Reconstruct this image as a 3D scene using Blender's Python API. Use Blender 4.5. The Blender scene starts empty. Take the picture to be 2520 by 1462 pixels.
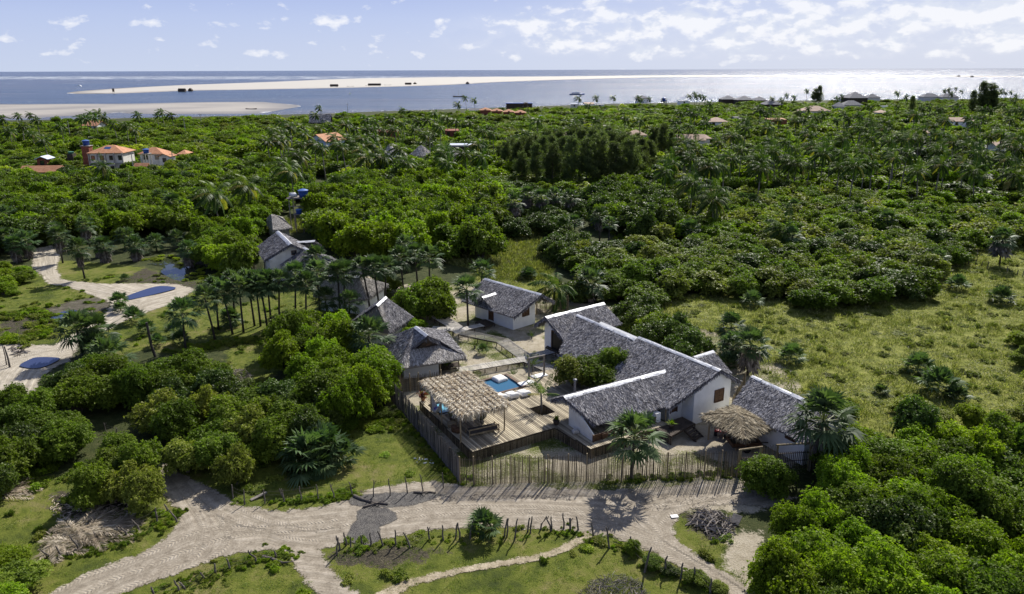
import bpy, bmesh, math, random
import numpy as np
from mathutils import Vector, Matrix
random.seed(7); RN=np.random.default_rng(11)
S=bpy.context.scene; COL=S.collection
# ------------------------------------------------------------------ camera
H=30.; F=740.; PITCH=math.atan((297-69.6)/F); ROLL=math.radians(-0.2)
cam=bpy.data.cameras.new('camera'); camo=bpy.data.objects.new('camera',cam); COL.objects.link(camo)
cam.sensor_width=36; cam.lens=36*F/1024; cam.clip_start=1; cam.clip_end=90000
camo.matrix_world=Matrix.Translation((0,0,H))@Matrix.Rotation(math.pi/2-PITCH,4,'X')@Matrix.Rotation(ROLL,4,'Z')
S.camera=camo
S.render.resolution_x=1024; S.render.resolution_y=594
S.view_settings.view_transform='Standard'; S.view_settings.look='None'; S.view_settings.gamma=1
S.view_settings.exposure=0.54
# ------------------------------------------------------------------ sun + sky
AZ=math.radians(24); EL=math.radians(41)
sd=Vector((math.sin(AZ)*math.cos(EL),math.cos(AZ)*math.cos(EL),math.sin(EL)))
sl=bpy.data.lights.new('sun','SUN'); sl.energy=5.0; sl.angle=math.radians(.5); sl.color=(1,.955,.88)
so=bpy.data.objects.new('sun',sl); COL.objects.link(so); so.rotation_euler=sd.to_track_quat('Z','Y').to_euler()
def nd(nt,typ,loc=None,**kw):
    n=nt.nodes.new(typ)
    for k,v in kw.items():
        if k.startswith('i_'): n.inputs[k[2:].replace('_',' ')].default_value=v
        elif k[0]=='n' and k[1:].isdigit(): n.inputs[int(k[1:])].default_value=v
        else: setattr(n,k,v)
    return n
def ln(nt,a,b): nt.links.new(a,b)
def ramp(nt,fac,stops,interp='LINEAR'):
    r=nd(nt,'ShaderNodeValToRGB'); r.color_ramp.interpolation=interp
    e=r.color_ramp.elements
    while len(e)<len(stops): e.new(.5)
    for i,(p,c) in enumerate(stops):
        e[i].position=p; e[i].color=(c,c,c,1) if isinstance(c,(int,float)) else (*c,1)
    ln(nt,fac,r.inputs[0]); return r.outputs[0]
def mth(nt,op,a,b=None,c=None,clamp=False):
    n=nd(nt,'ShaderNodeMath',operation=op,use_clamp=clamp)
    for i,v in enumerate((a,b,c)):
        if v is None: continue
        if isinstance(v,(int,float)): n.inputs[i].default_value=v
        else: ln(nt,v,n.inputs[i])
    return n.outputs[0]
def mixc(nt,f,a,b,mode='MIX'):
    n=nd(nt,'ShaderNodeMix',data_type='RGBA',blend_type=mode)
    for i,v in ((0,f),(6,a),(7,b)):
        if isinstance(v,(int,float)): n.inputs[i].default_value=v
        elif isinstance(v,tuple): n.inputs[i].default_value=(*v,1)
        else: ln(nt,v,n.inputs[i])
    return n.outputs[2]
def noise(nt,vec,scale,detail=3,rough=.55,dist=0):
    n=nd(nt,'ShaderNodeTexNoise'); n.inputs['Scale'].default_value=scale; n.inputs['Detail'].default_value=detail
    n.inputs['Roughness'].default_value=rough; n.inputs['Distortion'].default_value=dist
    if vec is not None: ln(nt,vec,n.inputs['Vector'])
    return n.outputs['Fac']
def mapping(nt,vec,scale=(1,1,1),rot=(0,0,0),loc=(0,0,0)):
    n=nd(nt,'ShaderNodeMapping'); n.inputs['Scale'].default_value=scale; n.inputs['Rotation'].default_value=rot; n.inputs['Location'].default_value=loc
    ln(nt,vec,n.inputs['Vector']); return n.outputs[0]
W=bpy.data.worlds.new('World'); S.world=W; W.use_nodes=True
def build_world():
    nt=W.node_tree; nt.nodes.clear()
    sky=nd(nt,'ShaderNodeTexSky',sky_type='NISHITA',sun_disc=False,sun_elevation=EL,sun_rotation=AZ,air_density=1.0,dust_density=1.6,ozone_density=2.2,altitude=10)
    tc=nd(nt,'ShaderNodeTexCoord'); vec=tc.outputs['Generated']
    sp=nd(nt,'ShaderNodeSeparateXYZ'); ln(nt,vec,sp.inputs[0])
    # azimuth / elevation coordinates of the direction for a bank of small cumulus
    az=mth(nt,'ARCTAN2',sp.outputs[0],sp.outputs[1]); el=mth(nt,'ARCSINE',sp.outputs[2])
    cb=nd(nt,'ShaderNodeCombineXYZ'); ln(nt,az,cb.inputs[0]); ln(nt,mth(nt,'MULTIPLY',el,1.9),cb.inputs[1])
    n1=noise(nt,mapping(nt,cb.outputs[0],(1,1,1),(0,0,0),(3.37,.41,0)),24,6,.56,.15)
    n2=noise(nt,mapping(nt,cb.outputs[0],(1,1,1),(0,0,0),(9.1,5,0)),5.5,2,.5)
    # coverage: more to the right and in a belt 1..7 degrees above the horizon
    cov=ramp(nt,mth(nt,'MULTIPLY_ADD',az,.75,.5),[(.0,.22),(.42,.30),(.60,.9),(1,1.1)])
    belt=ramp(nt,mth(nt,'MULTIPLY',el,180/math.pi/12),[(.0,.0),(.07,.5),(.13,1),(.27,1),(.36,.62),(.43,.4),(1,.4)])
    m=mth(nt,'ADD',n1,mth(nt,'MULTIPLY',mth(nt,'SUBTRACT',mth(nt,'MULTIPLY',cov,belt),.5),.26))
    m=mth(nt,'ADD',m,mth(nt,'MULTIPLY',mth(nt,'SUBTRACT',n2,.5),.28))
    a=ramp(nt,m,[(.515,0),(.56,.45),(.64,1)])
    faint=mth(nt,'MULTIPLY',ramp(nt,mth(nt,'MULTIPLY',cov,belt),[(.3,0),(.9,.5)]),ramp(nt,n1,[(.35,.2),(.55,1)]))
    a=mth(nt,'MAXIMUM',a,faint)
    n3=noise(nt,mapping(nt,cb.outputs[0],(1,1,1),(0,0,0),(3.37,.39,0)),24,6,.56,.15)
    shade=ramp(nt,mth(nt,'SUBTRACT',n3,n1),[(-.0,1.),(.06,.72)]) if False else None
    up=ramp(nt,mth(nt,'MULTIPLY_ADD',mth(nt,'SUBTRACT',n1,n3),5.,.5),[(.25,(8.6,9.1,10.2)),(.75,(11.2,11.2,11.4))])
    deg=mth(nt,'MULTIPLY',el,180/math.pi)
    low=ramp(nt,mth(nt,'DIVIDE',deg,16),[(0,(7.0,8.0,10.3)),(.22,(5.6,6.7,10.0)),(.34,(4.5,5.6,9.5)),(1,(2.0,3.0,7.6))])
    low=mixc(nt,ramp(nt,mth(nt,'MULTIPLY_ADD',az,.8,.4),[(.3,0),(1,.42)]),low,(8.8,9.1,9.9))
    base=mixc(nt,ramp(nt,mth(nt,'DIVIDE',deg,50),[(.3,.88),(.8,.25)]),sky.outputs[0],low)
    col=mixc(nt,mth(nt,'MULTIPLY',a,.75),base,up)
    bg=nd(nt,'ShaderNodeBackground'); bg.inputs[1].default_value=.062; ln(nt,col,bg.inputs[0])
    o=nd(nt,'ShaderNodeOutputWorld'); ln(nt,bg.outputs[0],o.inputs[0])
build_world()
# ------------------------------------------------------------------ picture reading helpers (used to find where things stand on the ground)
def ray(dx,dy):
    x=(dx*1024/2519-512)/F; y=-(dy*594/1462-297)/F
    c,s=math.cos(ROLL),math.sin(ROLL); x,y=x*c-y*s,x*s+y*c
    cp,sp=math.cos(PITCH),math.sin(PITCH)
    return Vector((x,cp+y*sp,-sp+y*cp))
def P(dx,dy,z=0.):
    r=ray(dx,dy); return Vector((0,0,H))+r*((z-H)/r.z)
ZR={'a':(1400,1050,2.249),'b':(2100,1050,2.249),'c':(1500,1400,2.249),'d':(2400,1400,2.249),'e':(0,850,2.249),'f':(800,750,2.249),'g':(0,1700,2.1),'h':(1100,1700,2.1),'i':(2200,1700,2.1),'j':(0,200,2.2909),'k':(1000,200,2.2909),'l':(2000,200,2.2909),'m':(2996,200,2.2909),'n':(2900,800,1.6246),
 'q':(1650,1480,3.952),'r':(2050,1440,3.952),'s':(2640,1560,2.3333),'t':(1000,1400,1.4),'v':(1900,700,1.2067),'w':(0,620,1.2067),'x':(3000,1650,1.155),'y':(0,1350,1.292)}
def Dz(k,x,y):
    a,b,s=ZR[k]; return ((a+x/s)/1.626,(b+y/s)/1.626)
def Z(k,x,y,z=0.): return P(*Dz(k,x,y),z)
def proj(x,y,z):
    cp,sp=math.cos(PITCH),math.sin(PITCH); dz=z-H
    f=y*cp-dz*sp; X=x/f; Y=(y*sp+dz*cp)/f
    c,s=math.cos(ROLL),math.sin(ROLL); X,Y=X*c+Y*s,-X*s+Y*c
    return (X*F+512)*2519/1024,(297-Y*F)*1462/594
def onplane(k,x,y,p0,n):
    r=ray(*Dz(k,x,y)); o=Vector((0,0,H)); t=(p0-o).dot(n)/r.dot(n); return o+r*t
# ------------------------------------------------------------------ object helpers
def setp(o,label=None,cat=None,group=None,kind=None):
    if label: o['label']=label
    if cat: o['category']=cat
    if group: o['group']=group
    if kind: o['kind']=kind
    return o
def link(name,me,mat=None,parent=None,smooth=False):
    o=bpy.data.objects.new(name,me); COL.objects.link(o)
    if mat is not None and len(me.materials)==0: me.materials.append(mat)
    if smooth: me.polygons.foreach_set('use_smooth',[True]*len(me.polygons))
    if parent is not None: o.parent=parent; o.matrix_parent_inverse=parent.matrix_world.inverted() if False else Matrix.Translation(-parent.location) if not parent.rotation_euler.z else (Matrix.Translation(parent.location)@parent.rotation_euler.to_matrix().to_4x4()).inverted()
    return o
def empty(name,loc,label,cat,group=None,rz=0):
    o=bpy.data.objects.new(name,None); COL.objects.link(o); o.location=loc; o.rotation_euler=(0,0,rz); o.empty_display_size=.2
    return setp(o,label,cat,group)
def npmesh(name,verts,faces,fattr=None,mats=None,midx=None):
    """faces: (n,k) int array, k = 3 or 4"""
    me=bpy.data.meshes.new(name); v=np.asarray(verts,np.float32); f=np.asarray(faces,np.int32)
    n,k=f.shape
    me.vertices.add(len(v)); me.vertices.foreach_set('co',v.ravel())
    me.loops.add(n*k); me.loops.foreach_set('vertex_index',f.ravel())
    me.polygons.add(n); me.polygons.foreach_set('loop_start',np.arange(0,n*k,k,dtype=np.int32)); me.polygons.foreach_set('loop_total',np.full(n,k,np.int32))
    if mats:
        for m in mats: me.materials.append(m)
    if midx is not None: me.polygons.foreach_set('material_index',np.asarray(midx,np.int32))
    if fattr is not None:
        a=me.attributes.new('rnd','FLOAT','FACE'); a.data.foreach_set('value',np.asarray(fattr,np.float32))
    me.update(calc_edges=True); return me
class MB:
    """collects boxes, tubes and polygons for ONE mesh object"""
    def __init__(s): s.v=[]; s.f=[]
    def poly(s,pts,rev=False):
        i=len(s.v); s.v+= [tuple(p) for p in pts]; ids=list(range(i,i+len(pts))); s.f.append(tuple(ids[::-1] if rev else ids))
    def box(s,c,size,rz=0,ax=None):
        cx,cy,cz=c; hx,hy,hz=[a/2 for a in size]; co,si=math.cos(rz),math.sin(rz); i=len(s.v)
        for z in(-hz,hz):
            for x,y in((-hx,-hy),(hx,-hy),(hx,hy),(-hx,hy)):
                s.v.append((cx+x*co-y*si,cy+x*si+y*co,cz+z))
        s.f+=[(i,i+3,i+2,i+1),(i+4,i+5,i+6,i+7)]+[(i+a,i+(a+1)%4,i+4+(a+1)%4,i+4+a) for a in range(4)]
        return s
    def bar(s,a,b,w,h,up=(0,0,1)):
        a,b=Vector(a),Vector(b); d=(b-a).normalized(); u=Vector(up); si=d.cross(u)
        if si.length<1e-3: si=d.cross(Vector((1,0,0)))
        si.normalize(); u=si.cross(d); i=len(s.v)
        for p in(a,b):
            for x,y in((-1,-1),(1,-1),(1,1),(-1,1)): s.v.append(tuple(p+si*x*w/2+u*y*h/2))
        s.f+=[(i,i+1,i+2,i+3),(i+7,i+6,i+5,i+4)]+[(i+(a+1)%4,i+a,i+4+a,i+4+(a+1)%4) for a in range(4)]
        return s
    def tube(s,pts,r,n=6,cap=True):
        pts=[Vector(p) for p in pts]; r=r if isinstance(r,(list,tuple)) else [r]*len(pts); i0=len(s.v)
        for j,p in enumerate(pts):
            d=(pts[min(j+1,len(pts)-1)]-pts[max(j-1,0)]).normalized(); ref=Vector((0,0,1)) if abs(d.z)<.9 else Vector((1,0,0))
            a=d.cross(ref).normalized(); b=d.cross(a)
            for k in range(n):
                t=2*math.pi*k/n; s.v.append(tuple(p+(a*math.cos(t)+b*math.sin(t))*r[j]))
        for j in range(len(pts)-1):
            for k in range(n):
                a=i0+j*n+k; b=i0+j*n+(k+1)%n; s.f.append((a,b,b+n,a+n))
        if cap:
            s.f.append(tuple(range(i0,i0+n))[::-1] if False else tuple(i0+n-1-k for k in range(n))); e=i0+(len(pts)-1)*n; s.f.append(tuple(e+k for k in range(n)))
        return s
    def lathe(s,c,prof,n=12):
        i0=len(s.v); c=Vector(c)
        for r,z in prof:
            for k in range(n):
                t=2*math.pi*k/n; s.v.append((c.x+r*math.cos(t),c.y+r*math.sin(t),c.z+z))
        for j in range(len(prof)-1):
            for k in range(n):
                a=i0+j*n+k; b=i0+j*n+(k+1)%n; s.f.append((a,b,b+n,a+n))
        s.f.append(tuple(i0+n-1-k for k in range(n))); e=i0+(len(prof)-1)*n; s.f.append(tuple(e+k for k in range(n)))
        return s
    def build(s,name,mat,parent=None,smooth=False,bevel=0):
        me=bpy.data.meshes.new(name); me.from_pydata(s.v,[],s.f); me.update()
        o=link(name,me,mat,parent,smooth)
        if bevel:
            b=o.modifiers.new('bevel','BEVEL'); b.width=bevel; b.segments=2; b.limit_method='ANGLE'
        return o
def inpoly(x,y,poly):
    x=np.asarray(x,float); y=np.asarray(y,float); r=np.zeros(x.shape,bool); n=len(poly)
    for i in range(n):
        x1,y1=poly[i][:2]; x2,y2=poly[(i+1)%n][:2]
        if y1==y2: continue
        c=((y1>y)!=(y2>y))&(x<(x2-x1)*(y-y1)/(y2-y1)+x1); r^=c
    return r
def sdist(x,y,poly,closed=True):
    """signed distance, positive inside (unsigned to a line when not closed)"""
    x=np.asarray(x,float); y=np.asarray(y,float); d=np.full(x.shape,1e9); n=len(poly)
    for i in range(n if closed else n-1):
        x1,y1=poly[i][:2]; x2,y2=poly[(i+1)%n][:2]; L=(x2-x1)**2+(y2-y1)**2+1e-12
        t=np.clip(((x-x1)*(x2-x1)+(y-y1)*(y2-y1))/L,0,1); d=np.minimum(d,np.hypot(x-x1-t*(x2-x1),y-y1-t*(y2-y1)))
    return np.where(inpoly(x,y,poly),d,-d) if closed else d
def spline(pts,n=8,closed=False):
    pts=[Vector(p) for p in pts]; out=[]; m=len(pts)
    for i in range(m if closed else m-1):
        p0=pts[(i-1)%m] if closed or i else pts[i]; p1=pts[i]; p2=pts[(i+1)%m]; p3=pts[(i+2)%m] if closed or i+2<m else pts[i+1]
        for k in range(n):
            t=k/n; out.append(.5*((2*p1)+(p2-p0)*t+(2*p0-5*p1+4*p2-p3)*t*t+(3*p1-p0-3*p2+p3)*t**3))
    if not closed: out.append(pts[-1])
    return out
def vnoise(x,y,s,seed=0):
    r=np.random.default_rng(seed); o=np.zeros(np.shape(x))
    for i in range(6):
        a=r.uniform(0,2*np.pi); k=2*np.pi/s*r.uniform(.6,1.6); o=o+np.sin((np.cos(a)*x+np.sin(a)*y)*k+r.uniform(0,6.3))
    return o/6
def gz(x,y): return .10*vnoise(x,y,14,3)+.05*vnoise(x,y,5,4)
# ------------------------------------------------------------------ materials
def newmat(name):
    m=bpy.data.materials.new(name); m.use_nodes=True; nt=m.node_tree; b=nt.nodes['Principled BSDF']; return m,nt,b
def mat(name,c1,c2=None,scale=3,rough=.85,bump=0,bscale=None,spec=.3,stretch=(1,1,1),metal=0,detail=4,contrast=(.3,.7),island=0):
    m,nt,b=newmat(name); tc=nd(nt,'ShaderNodeTexCoord'); v=mapping(nt,tc.outputs['Object'],stretch)
    b.inputs['Roughness'].default_value=rough; b.inputs['Specular IOR Level'].default_value=spec; b.inputs['Metallic'].default_value=metal
    if c2 is None: b.inputs['Base Color'].default_value=(*c1,1)
    else:
        f=noise(nt,v,scale,detail)
        if island:
            g=nd(nt,'ShaderNodeNewGeometry'); f=mth(nt,'ADD',mth(nt,'MULTIPLY',f,1-island),mth(nt,'MULTIPLY',g.outputs['Random Per Island'],island))
        ln(nt,ramp(nt,f,[(contrast[0],c1),(contrast[1],c2)]),b.inputs['Base Color'])
    if bump:
        bn=nd(nt,'ShaderNodeBump'); bn.inputs['Strength'].default_value=bump; bn.inputs['Distance'].default_value=.05
        ln(nt,noise(nt,v,bscale or scale*3,5),bn.inputs['Height']); ln(nt,bn.outputs[0],b.inputs['Normal'])
    return m
def leafmat(name,stops,transl=.3,rough=.45,hue=.0,spec=.4):
    """leaf colours vary per leaf (face attribute) and per plant (object random)"""
    m,nt,b=newmat(name); at=nd(nt,'ShaderNodeAttribute',attribute_name='rnd'); oi=nd(nt,'ShaderNodeObjectInfo')
    c=ramp(nt,at.outputs['Fac'],stops)
    hs=nd(nt,'ShaderNodeHueSaturation'); ln(nt,mth(nt,'MULTIPLY_ADD',oi.outputs['Random'],.022,.487),hs.inputs['Hue'])
    wn=nd(nt,'ShaderNodeTexWhiteNoise',noise_dimensions='1D'); ln(nt,mth(nt,'MULTIPLY',oi.outputs['Random'],77.),wn.inputs[1])
    ln(nt,mth(nt,'MULTIPLY_ADD',wn.outputs[0],.5,.78),hs.inputs['Value']); hs.inputs['Saturation'].default_value=1.0; ln(nt,c,hs.inputs['Color'])
    ln(nt,hs.outputs[0],b.inputs['Base Color']); b.inputs['Roughness'].default_value=rough; b.inputs['Specular IOR Level'].default_value=spec
    tr=nd(nt,'ShaderNodeBsdfTranslucent'); ln(nt,mixc(nt,1.,hs.outputs[0],(1.25,1.5,.5),'MULTIPLY'),tr.inputs[0])
    mx=nd(nt,'ShaderNodeMixShader'); mx.inputs[0].default_value=transl; ln(nt,b.outputs[0],mx.inputs[1]); ln(nt,tr.outputs[0],mx.inputs[2])
    ln(nt,mx.outputs[0],nt.nodes['Material Output'].inputs[0]); return m
LM={
 'bright':leafmat('leaf_bright',[(0,(.07,.11,.006)),(.5,(.15,.22,.012)),(.9,(.24,.31,.025)),(1,(.40,.42,.08))],.42,.55,spec=.15),
 'dark':leafmat('leaf_dark',[(0,(.028,.050,.009)),(.6,(.07,.108,.017)),(.94,(.13,.175,.035)),(1,(.22,.24,.08))],.3,.5,spec=.2),
 'mid':leafmat('leaf_mid',[(0,(.05,.082,.008)),(.6,(.115,.165,.016)),(.92,(.19,.24,.035)),(1,(.34,.35,.10))],.38,.55,spec=.15),
 'olive':leafmat('leaf_olive',[(0,(.07,.09,.014)),(.55,(.16,.185,.028)),(.9,(.25,.27,.055)),(1,(.42,.37,.13))],.34,.55,spec=.15),
 'yellow':leafmat('leaf_yellow',[(0,(.13,.17,.012)),(.6,(.26,.31,.024)),(1,(.44,.44,.05))],.4,.5,spec=.15),
}
M_core=mat('crown_core_painted_shade',(.015,.028,.005),(.035,.058,.010),2,.95)  # opaque filler lumps inside the crowns, inner shade put into their dark colour
M_fan=leafmat('fan_palm_leaf',[(0,(.028,.055,.020)),(.5,(.07,.115,.045)),(.9,(.14,.19,.085)),(1,(.26,.27,.12))],.28,.5,spec=.2)
M_coco=leafmat('coconut_leaf',[(0,(.022,.05,.008)),(.6,(.065,.11,.016)),(.92,(.13,.16,.03)),(1,(.28,.24,.06))],.3,.5,spec=.18)
M_casu=leafmat('casuarina_needles',[(0,(.05,.07,.026)),(.6,(.11,.14,.05)),(1,(.20,.23,.08))],.3,.6,spec=.15)
M_bark=mat('bark',(.05,.04,.032),(.13,.11,.09),6,.9,.6)
M_palmbark=mat('palm_bark',(.025,.022,.02),(.075,.065,.055),5,.95,.8,stretch=(1,1,4))
M_cocobark=mat('coconut_bark',(.12,.11,.095),(.22,.2,.17),4,.95,.6,stretch=(1,1,5))
M_skirt=leafmat('dead_palm_leaves',[(0,(.05,.042,.035)),(.6,(.12,.10,.085)),(1,(.24,.21,.18))],.1,.8)
M_dead=leafmat('dry_frond',[(0,(.12,.09,.06)),(.5,(.32,.26,.18)),(1,(.58,.51,.40))],.15,.7)
M_white=mat('white_limewash',(.70,.70,.68),(.82,.82,.80),1.2,.9,.35,22,.2)
M_render=mat('old_white_render',(.55,.52,.46),(.72,.70,.64),1.0,.95,.4,14,.2)
M_wood=mat('dark_timber',(.055,.028,.015),(.14,.075,.04),2.5,.7,.4,stretch=(1,1,8))
M_darkwood=mat('weathered_dark_wood',(.03,.022,.016),(.08,.06,.045),3,.85,.4)
M_log=mat('pale_eucalyptus_pole',(.16,.12,.07),(.34,.27,.16),4,.8,.3,stretch=(1,1,.3))
M_oldpost=mat('grey_weathered_post',(.06,.05,.042),(.17,.15,.13),5,.95,.6)
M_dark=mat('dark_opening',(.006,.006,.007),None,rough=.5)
M_glass=mat('window_glass',(.02,.025,.03),None,rough=.08,spec=.8)
M_metal=mat('aluminium_ridge_sheet',(.36,.37,.40),(.56,.57,.60),2.5,.5,.5,6,.5,metal=.2)
M_tile=mat('terracotta_tile',(.34,.15,.075),(.52,.27,.15),1.2,.85,.3,9)
M_tileold=mat('faded_terracotta_tile',(.36,.25,.18),(.50,.36,.27),1.2,.85,.3,9)
M_brick=mat('red_brick',(.16,.05,.03),(.28,.10,.06),2,.9,.2)
M_blue=mat('blue_tank_plastic',(.015,.05,.22),(.02,.07,.30),1,.45)
M_fabric=mat('white_canvas',(.74,.73,.70),(.82,.81,.78),5,.9,.2)
M_concrete=mat('concrete',(.25,.24,.22),(.38,.36,.33),3,.9,.3)
# ------------------------------------------------------------------ ground, sea, roads
def DW(pts,z=0.): return [P(x,y,z)[:2] for x,y in pts]
def ZW(k,pts,z=0.): return [Z(k,x,y,z)[:2] for x,y in pts]
coast=DW([(-900,300),(0,297),(180,294),(600,285),(760,281),(900,276),(1150,268),(1500,256),(1900,249),(2519,240),(3500,236)],-1)
cx_=np.array([c[0] for c in coast]); cy_=np.array([c[1] for c in coast])
def coast_y(x): return np.interp(x,cx_,cy_)
# polygons of open ground read off the photograph, as world coordinates
YARD=DW([(960,930),(1135,1200),(1400,1215),(1800,1195),(1990,1160),(2010,1100),(1960,920),(1800,830),(1560,760),(1400,742),(1330,730),(1165,690),(1060,715),(1000,700),(900,715),(905,745),(985,760),(870,810),(930,900)])
SANDY=[DW([(1160,790),(1210,795),(1320,830),(1420,860),(1400,900),(1350,880),(1300,860),(1250,830)]),DW([(1640,1060),(1780,1040),(1960,1140),(1900,1185),(1700,1110),(1600,1100)]),DW([(960,930),(1040,925),(1040,1000),(985,990)]),DW([(860,630),(920,640),(930,690),(850,690)]),DW([(2210,470),(2330,465),(2340,482),(2210,488)]),DW([(2500,260),(2560,260),(2560,275),(2500,275)]),ZW('i',[(1480,900),(1760,900),(1800,1450),(1650,1380),(1480,1180)]),ZW('i',[(1050,700),(1500,640),(1800,650),(1700,740),(1400,720),(1200,730)])]
LAWN=[ZW('i',[(1020,800),(1150,720),(1560,740),(1560,960),(1480,1080),(1330,1140),(1180,1060),(1060,950)]),DW([(-300,1165),(150,1175),(420,1160),(640,1150),(820,1060),(940,1040),(1010,1040),(1140,1215),(1460,1225),(1700,1300),(1900,1470),(2100,1900),(-800,1900)]),
 DW([(0,650),(90,655),(150,640),(330,655),(520,690),(560,760),(760,700),(900,800),(880,860),(700,880),(600,850),(450,880),(360,860),(300,870),(240,830),(100,850),(-50,850),(-50,650)]),
 DW([(560,850),(700,840),(720,890),(640,950),(560,940)])]
MEADOW=[DW([(1600,770),(1640,735),(1800,715),(1900,735),(2040,750),(2200,735),(2290,705),(2310,640),(2350,600),(2700,600),(2900,1100),(2300,1120),(2150,1090),(2000,1010),(1830,910),(1700,850)]),DW([(2120,520),(2300,480),(2519,480),(2519,530),(2300,540)]),DW([(1160,680),(1260,650),(1340,660),(1400,720),(1300,740),(1180,700)])]
REED=[DW([(1060,600),(1200,585),(1370,560),(1370,590),(1370,650),(1340,690),(1200,690),(1150,660),(1060,640)]),DW([(860,230),(861,230),(861,231)]),DW([(640,545),(700,540),(900,545),(900,560),(700,575),(640,570)])]
MUD=[ZW('e',[(0,1000),(200,900),(450,850),(700,770),(900,770),(980,830),(830,980),(560,980),(300,1060),(100,1150),(0,1150)]),ZW('e',[(1050,640),(1300,500),(1500,560),(1750,620),(1950,600),(1900,700),(1650,690),(1350,640)]),ZW('e',[(1700,400),(2300,480),(2300,560),(1950,600),(1700,600)]),ZW('h',[(600,590),(1150,560),(1250,620),(1100,700),(760,700),(640,660)]),ZW('h',[(420,1080),(1000,1010),(1400,1080),(900,1200),(500,1180)]),
 ZW('i',[(1100,740),(1450,720),(1560,800),(1530,940),(1350,970),(1180,860)]),ZW('g',[(450,560),(1000,560),(1150,700),(700,800),(430,700)])]
def msk(x,y,polys,soft):
    m=np.zeros(x.shape)
    for p in polys: m=np.maximum(m,np.clip(.5+sdist(x,y,p)/(2*soft),0,1))
    return m
def build_ground():
    xs=np.concatenate([np.arange(-1500,-110,45),np.arange(-110,-45,1.),np.arange(-45,45,.4),np.arange(45,125,1.),np.arange(125,1600,45)])
    ys=np.concatenate([np.arange(-60,24,6),np.arange(24,95,.4),np.arange(95,190,1.),np.arange(190,780,9)])
    X,Y=np.meshgrid(xs,ys); x=X.ravel(); y=Y.ravel()
    z=gz(x,y); z=z*np.clip((400-y)/200,0,1)
    z=np.where(y>coast_y(x)-15,z-(y-coast_y(x)+15)*.07,z)
    pond=msk(x,y,[PONDP],.8); z=z-pond*.35
    nx,ny=len(xs),len(ys); i=np.arange(nx*ny).reshape(ny,nx)
    f=np.stack([i[:-1,:-1],i[:-1,1:],i[1:,1:],i[1:,:-1]],-1).reshape(-1,4)
    me=npmesh('ground',np.stack([x,y,z],-1),f)
    near=(x>-120)&(x<130)&(y<260)
    def put(n,v): a=me.attributes.new(n,'FLOAT','POINT'); a.data.foreach_set('value',np.asarray(v,np.float32))
    def M(polys,soft):
        o=np.zeros(x.shape); o[near]=msk(x[near],y[near],polys,soft); return o
    put('lawn',M(LAWN,1.5)); put('meadow',M(MEADOW,2)); put('reed',M(REED,1.5)); put('mud',M(MUD,1.2))
    put('yard',M([YARD],1.)); 
    sd_=M(SANDY,.9); beach=np.clip((y-coast_y(x)+14)/8,0,1); put('sand',np.maximum(sd_,beach))
    m,nt,b=newmat('ground'); tc=nd(nt,'ShaderNodeTexCoord'); v=tc.outputs['Object']
    A=lambda n: nd(nt,'ShaderNodeAttribute',attribute_name=n).outputs['Fac']
    big=noise(nt,v,.22,4); med=noise(nt,v,1.1,5,.6); fine=noise(nt,v,7,4,.7); vf=noise(nt,v,24,3,.7)
    base=ramp(nt,mth(nt,'ADD',mth(nt,'MULTIPLY',med,.5),mth(nt,'MULTIPLY',fine,.5)),[(.35,(.018,.028,.008)),(.55,(.05,.06,.018)),(.7,(.13,.11,.06))])
    gmix=mth(nt,'ADD',mth(nt,'MULTIPLY',big,.45),mth(nt,'ADD',mth(nt,'MULTIPLY',med,.3),mth(nt,'MULTIPLY',vf,.25)))
    lawn=ramp(nt,gmix,[(.38,(.035,.05,.010)),(.45,(.075,.095,.014)),(.51,(.12,.14,.02)),(.57,(.155,.15,.042)),(.64,(.24,.195,.10))])
    mead=ramp(nt,mth(nt,'ADD',mth(nt,'MULTIPLY',med,.45),mth(nt,'MULTIPLY',fine,.55)),[(.34,(.055,.062,.012)),(.45,(.13,.15,.026)),(.55,(.21,.22,.042)),(.66,(.40,.37,.15))])
    reed=ramp(nt,mth(nt,'ADD',mth(nt,'MULTIPLY',med,.5),mth(nt,'MULTIPLY',fine,.5)),[(.35,(.03,.035,.008)),(.55,(.085,.085,.018)),(.72,(.16,.16,.03))])
    sand=ramp(nt,mth(nt,'ADD',mth(nt,'MULTIPLY',med,.5),mth(nt,'MULTIPLY',fine,.5)),[(.33,(.22,.185,.125)),(.5,(.36,.315,.235)),(.7,(.48,.43,.34))])
    mud=ramp(nt,fine,[(.35,(.022,.02,.016)),(.55,(.07,.06,.04)),(.72,(.16,.14,.09))])
    def over(c,n,col,w=.5):
        k=mth(nt,'ADD',A(n),mth(nt,'MULTIPLY',mth(nt,'SUBTRACT',mth(nt,'ADD',mth(nt,'MULTIPLY',med,.6),mth(nt,'MULTIPLY',fine,.4)),.5),w*2.4))
        k=mth(nt,'MULTIPLY',ramp(nt,k,[(.40,0),(.60,1)]),ramp(nt,A(n),[(0.01,0),(.06,1)]))
        return mixc(nt,k,c,col)
    c=over(base,'lawn',lawn,.6); c=over(c,'meadow',mead,.6); c=over(c,'reed',reed,.4)
    yardc=mixc(nt,ramp(nt,mth(nt,'ADD',mth(nt,'MULTIPLY',big,.6),mth(nt,'MULTIPLY',fine,.4)),[(.44,0),(.53,1)]),lawn,sand)
    c=over(c,'yard',yardc,.5); c=over(c,'mud',mud,1.1); c=over(c,'sand',sand,.9)
    ln(nt,c,b.inputs['Base Color']); b.inputs['Roughness'].default_value=.95; b.inputs['Specular IOR Level'].default_value=.15
    bn=nd(nt,'ShaderNodeBump'); bn.inputs['Strength'].default_value=.9; bn.inputs['Distance'].default_value=.10
    ln(nt,mth(nt,'ADD',fine,mth(nt,'MULTIPLY',vf,.6)),bn.inputs['Height']); ln(nt,bn.outputs[0],b.inputs['Normal'])
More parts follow.
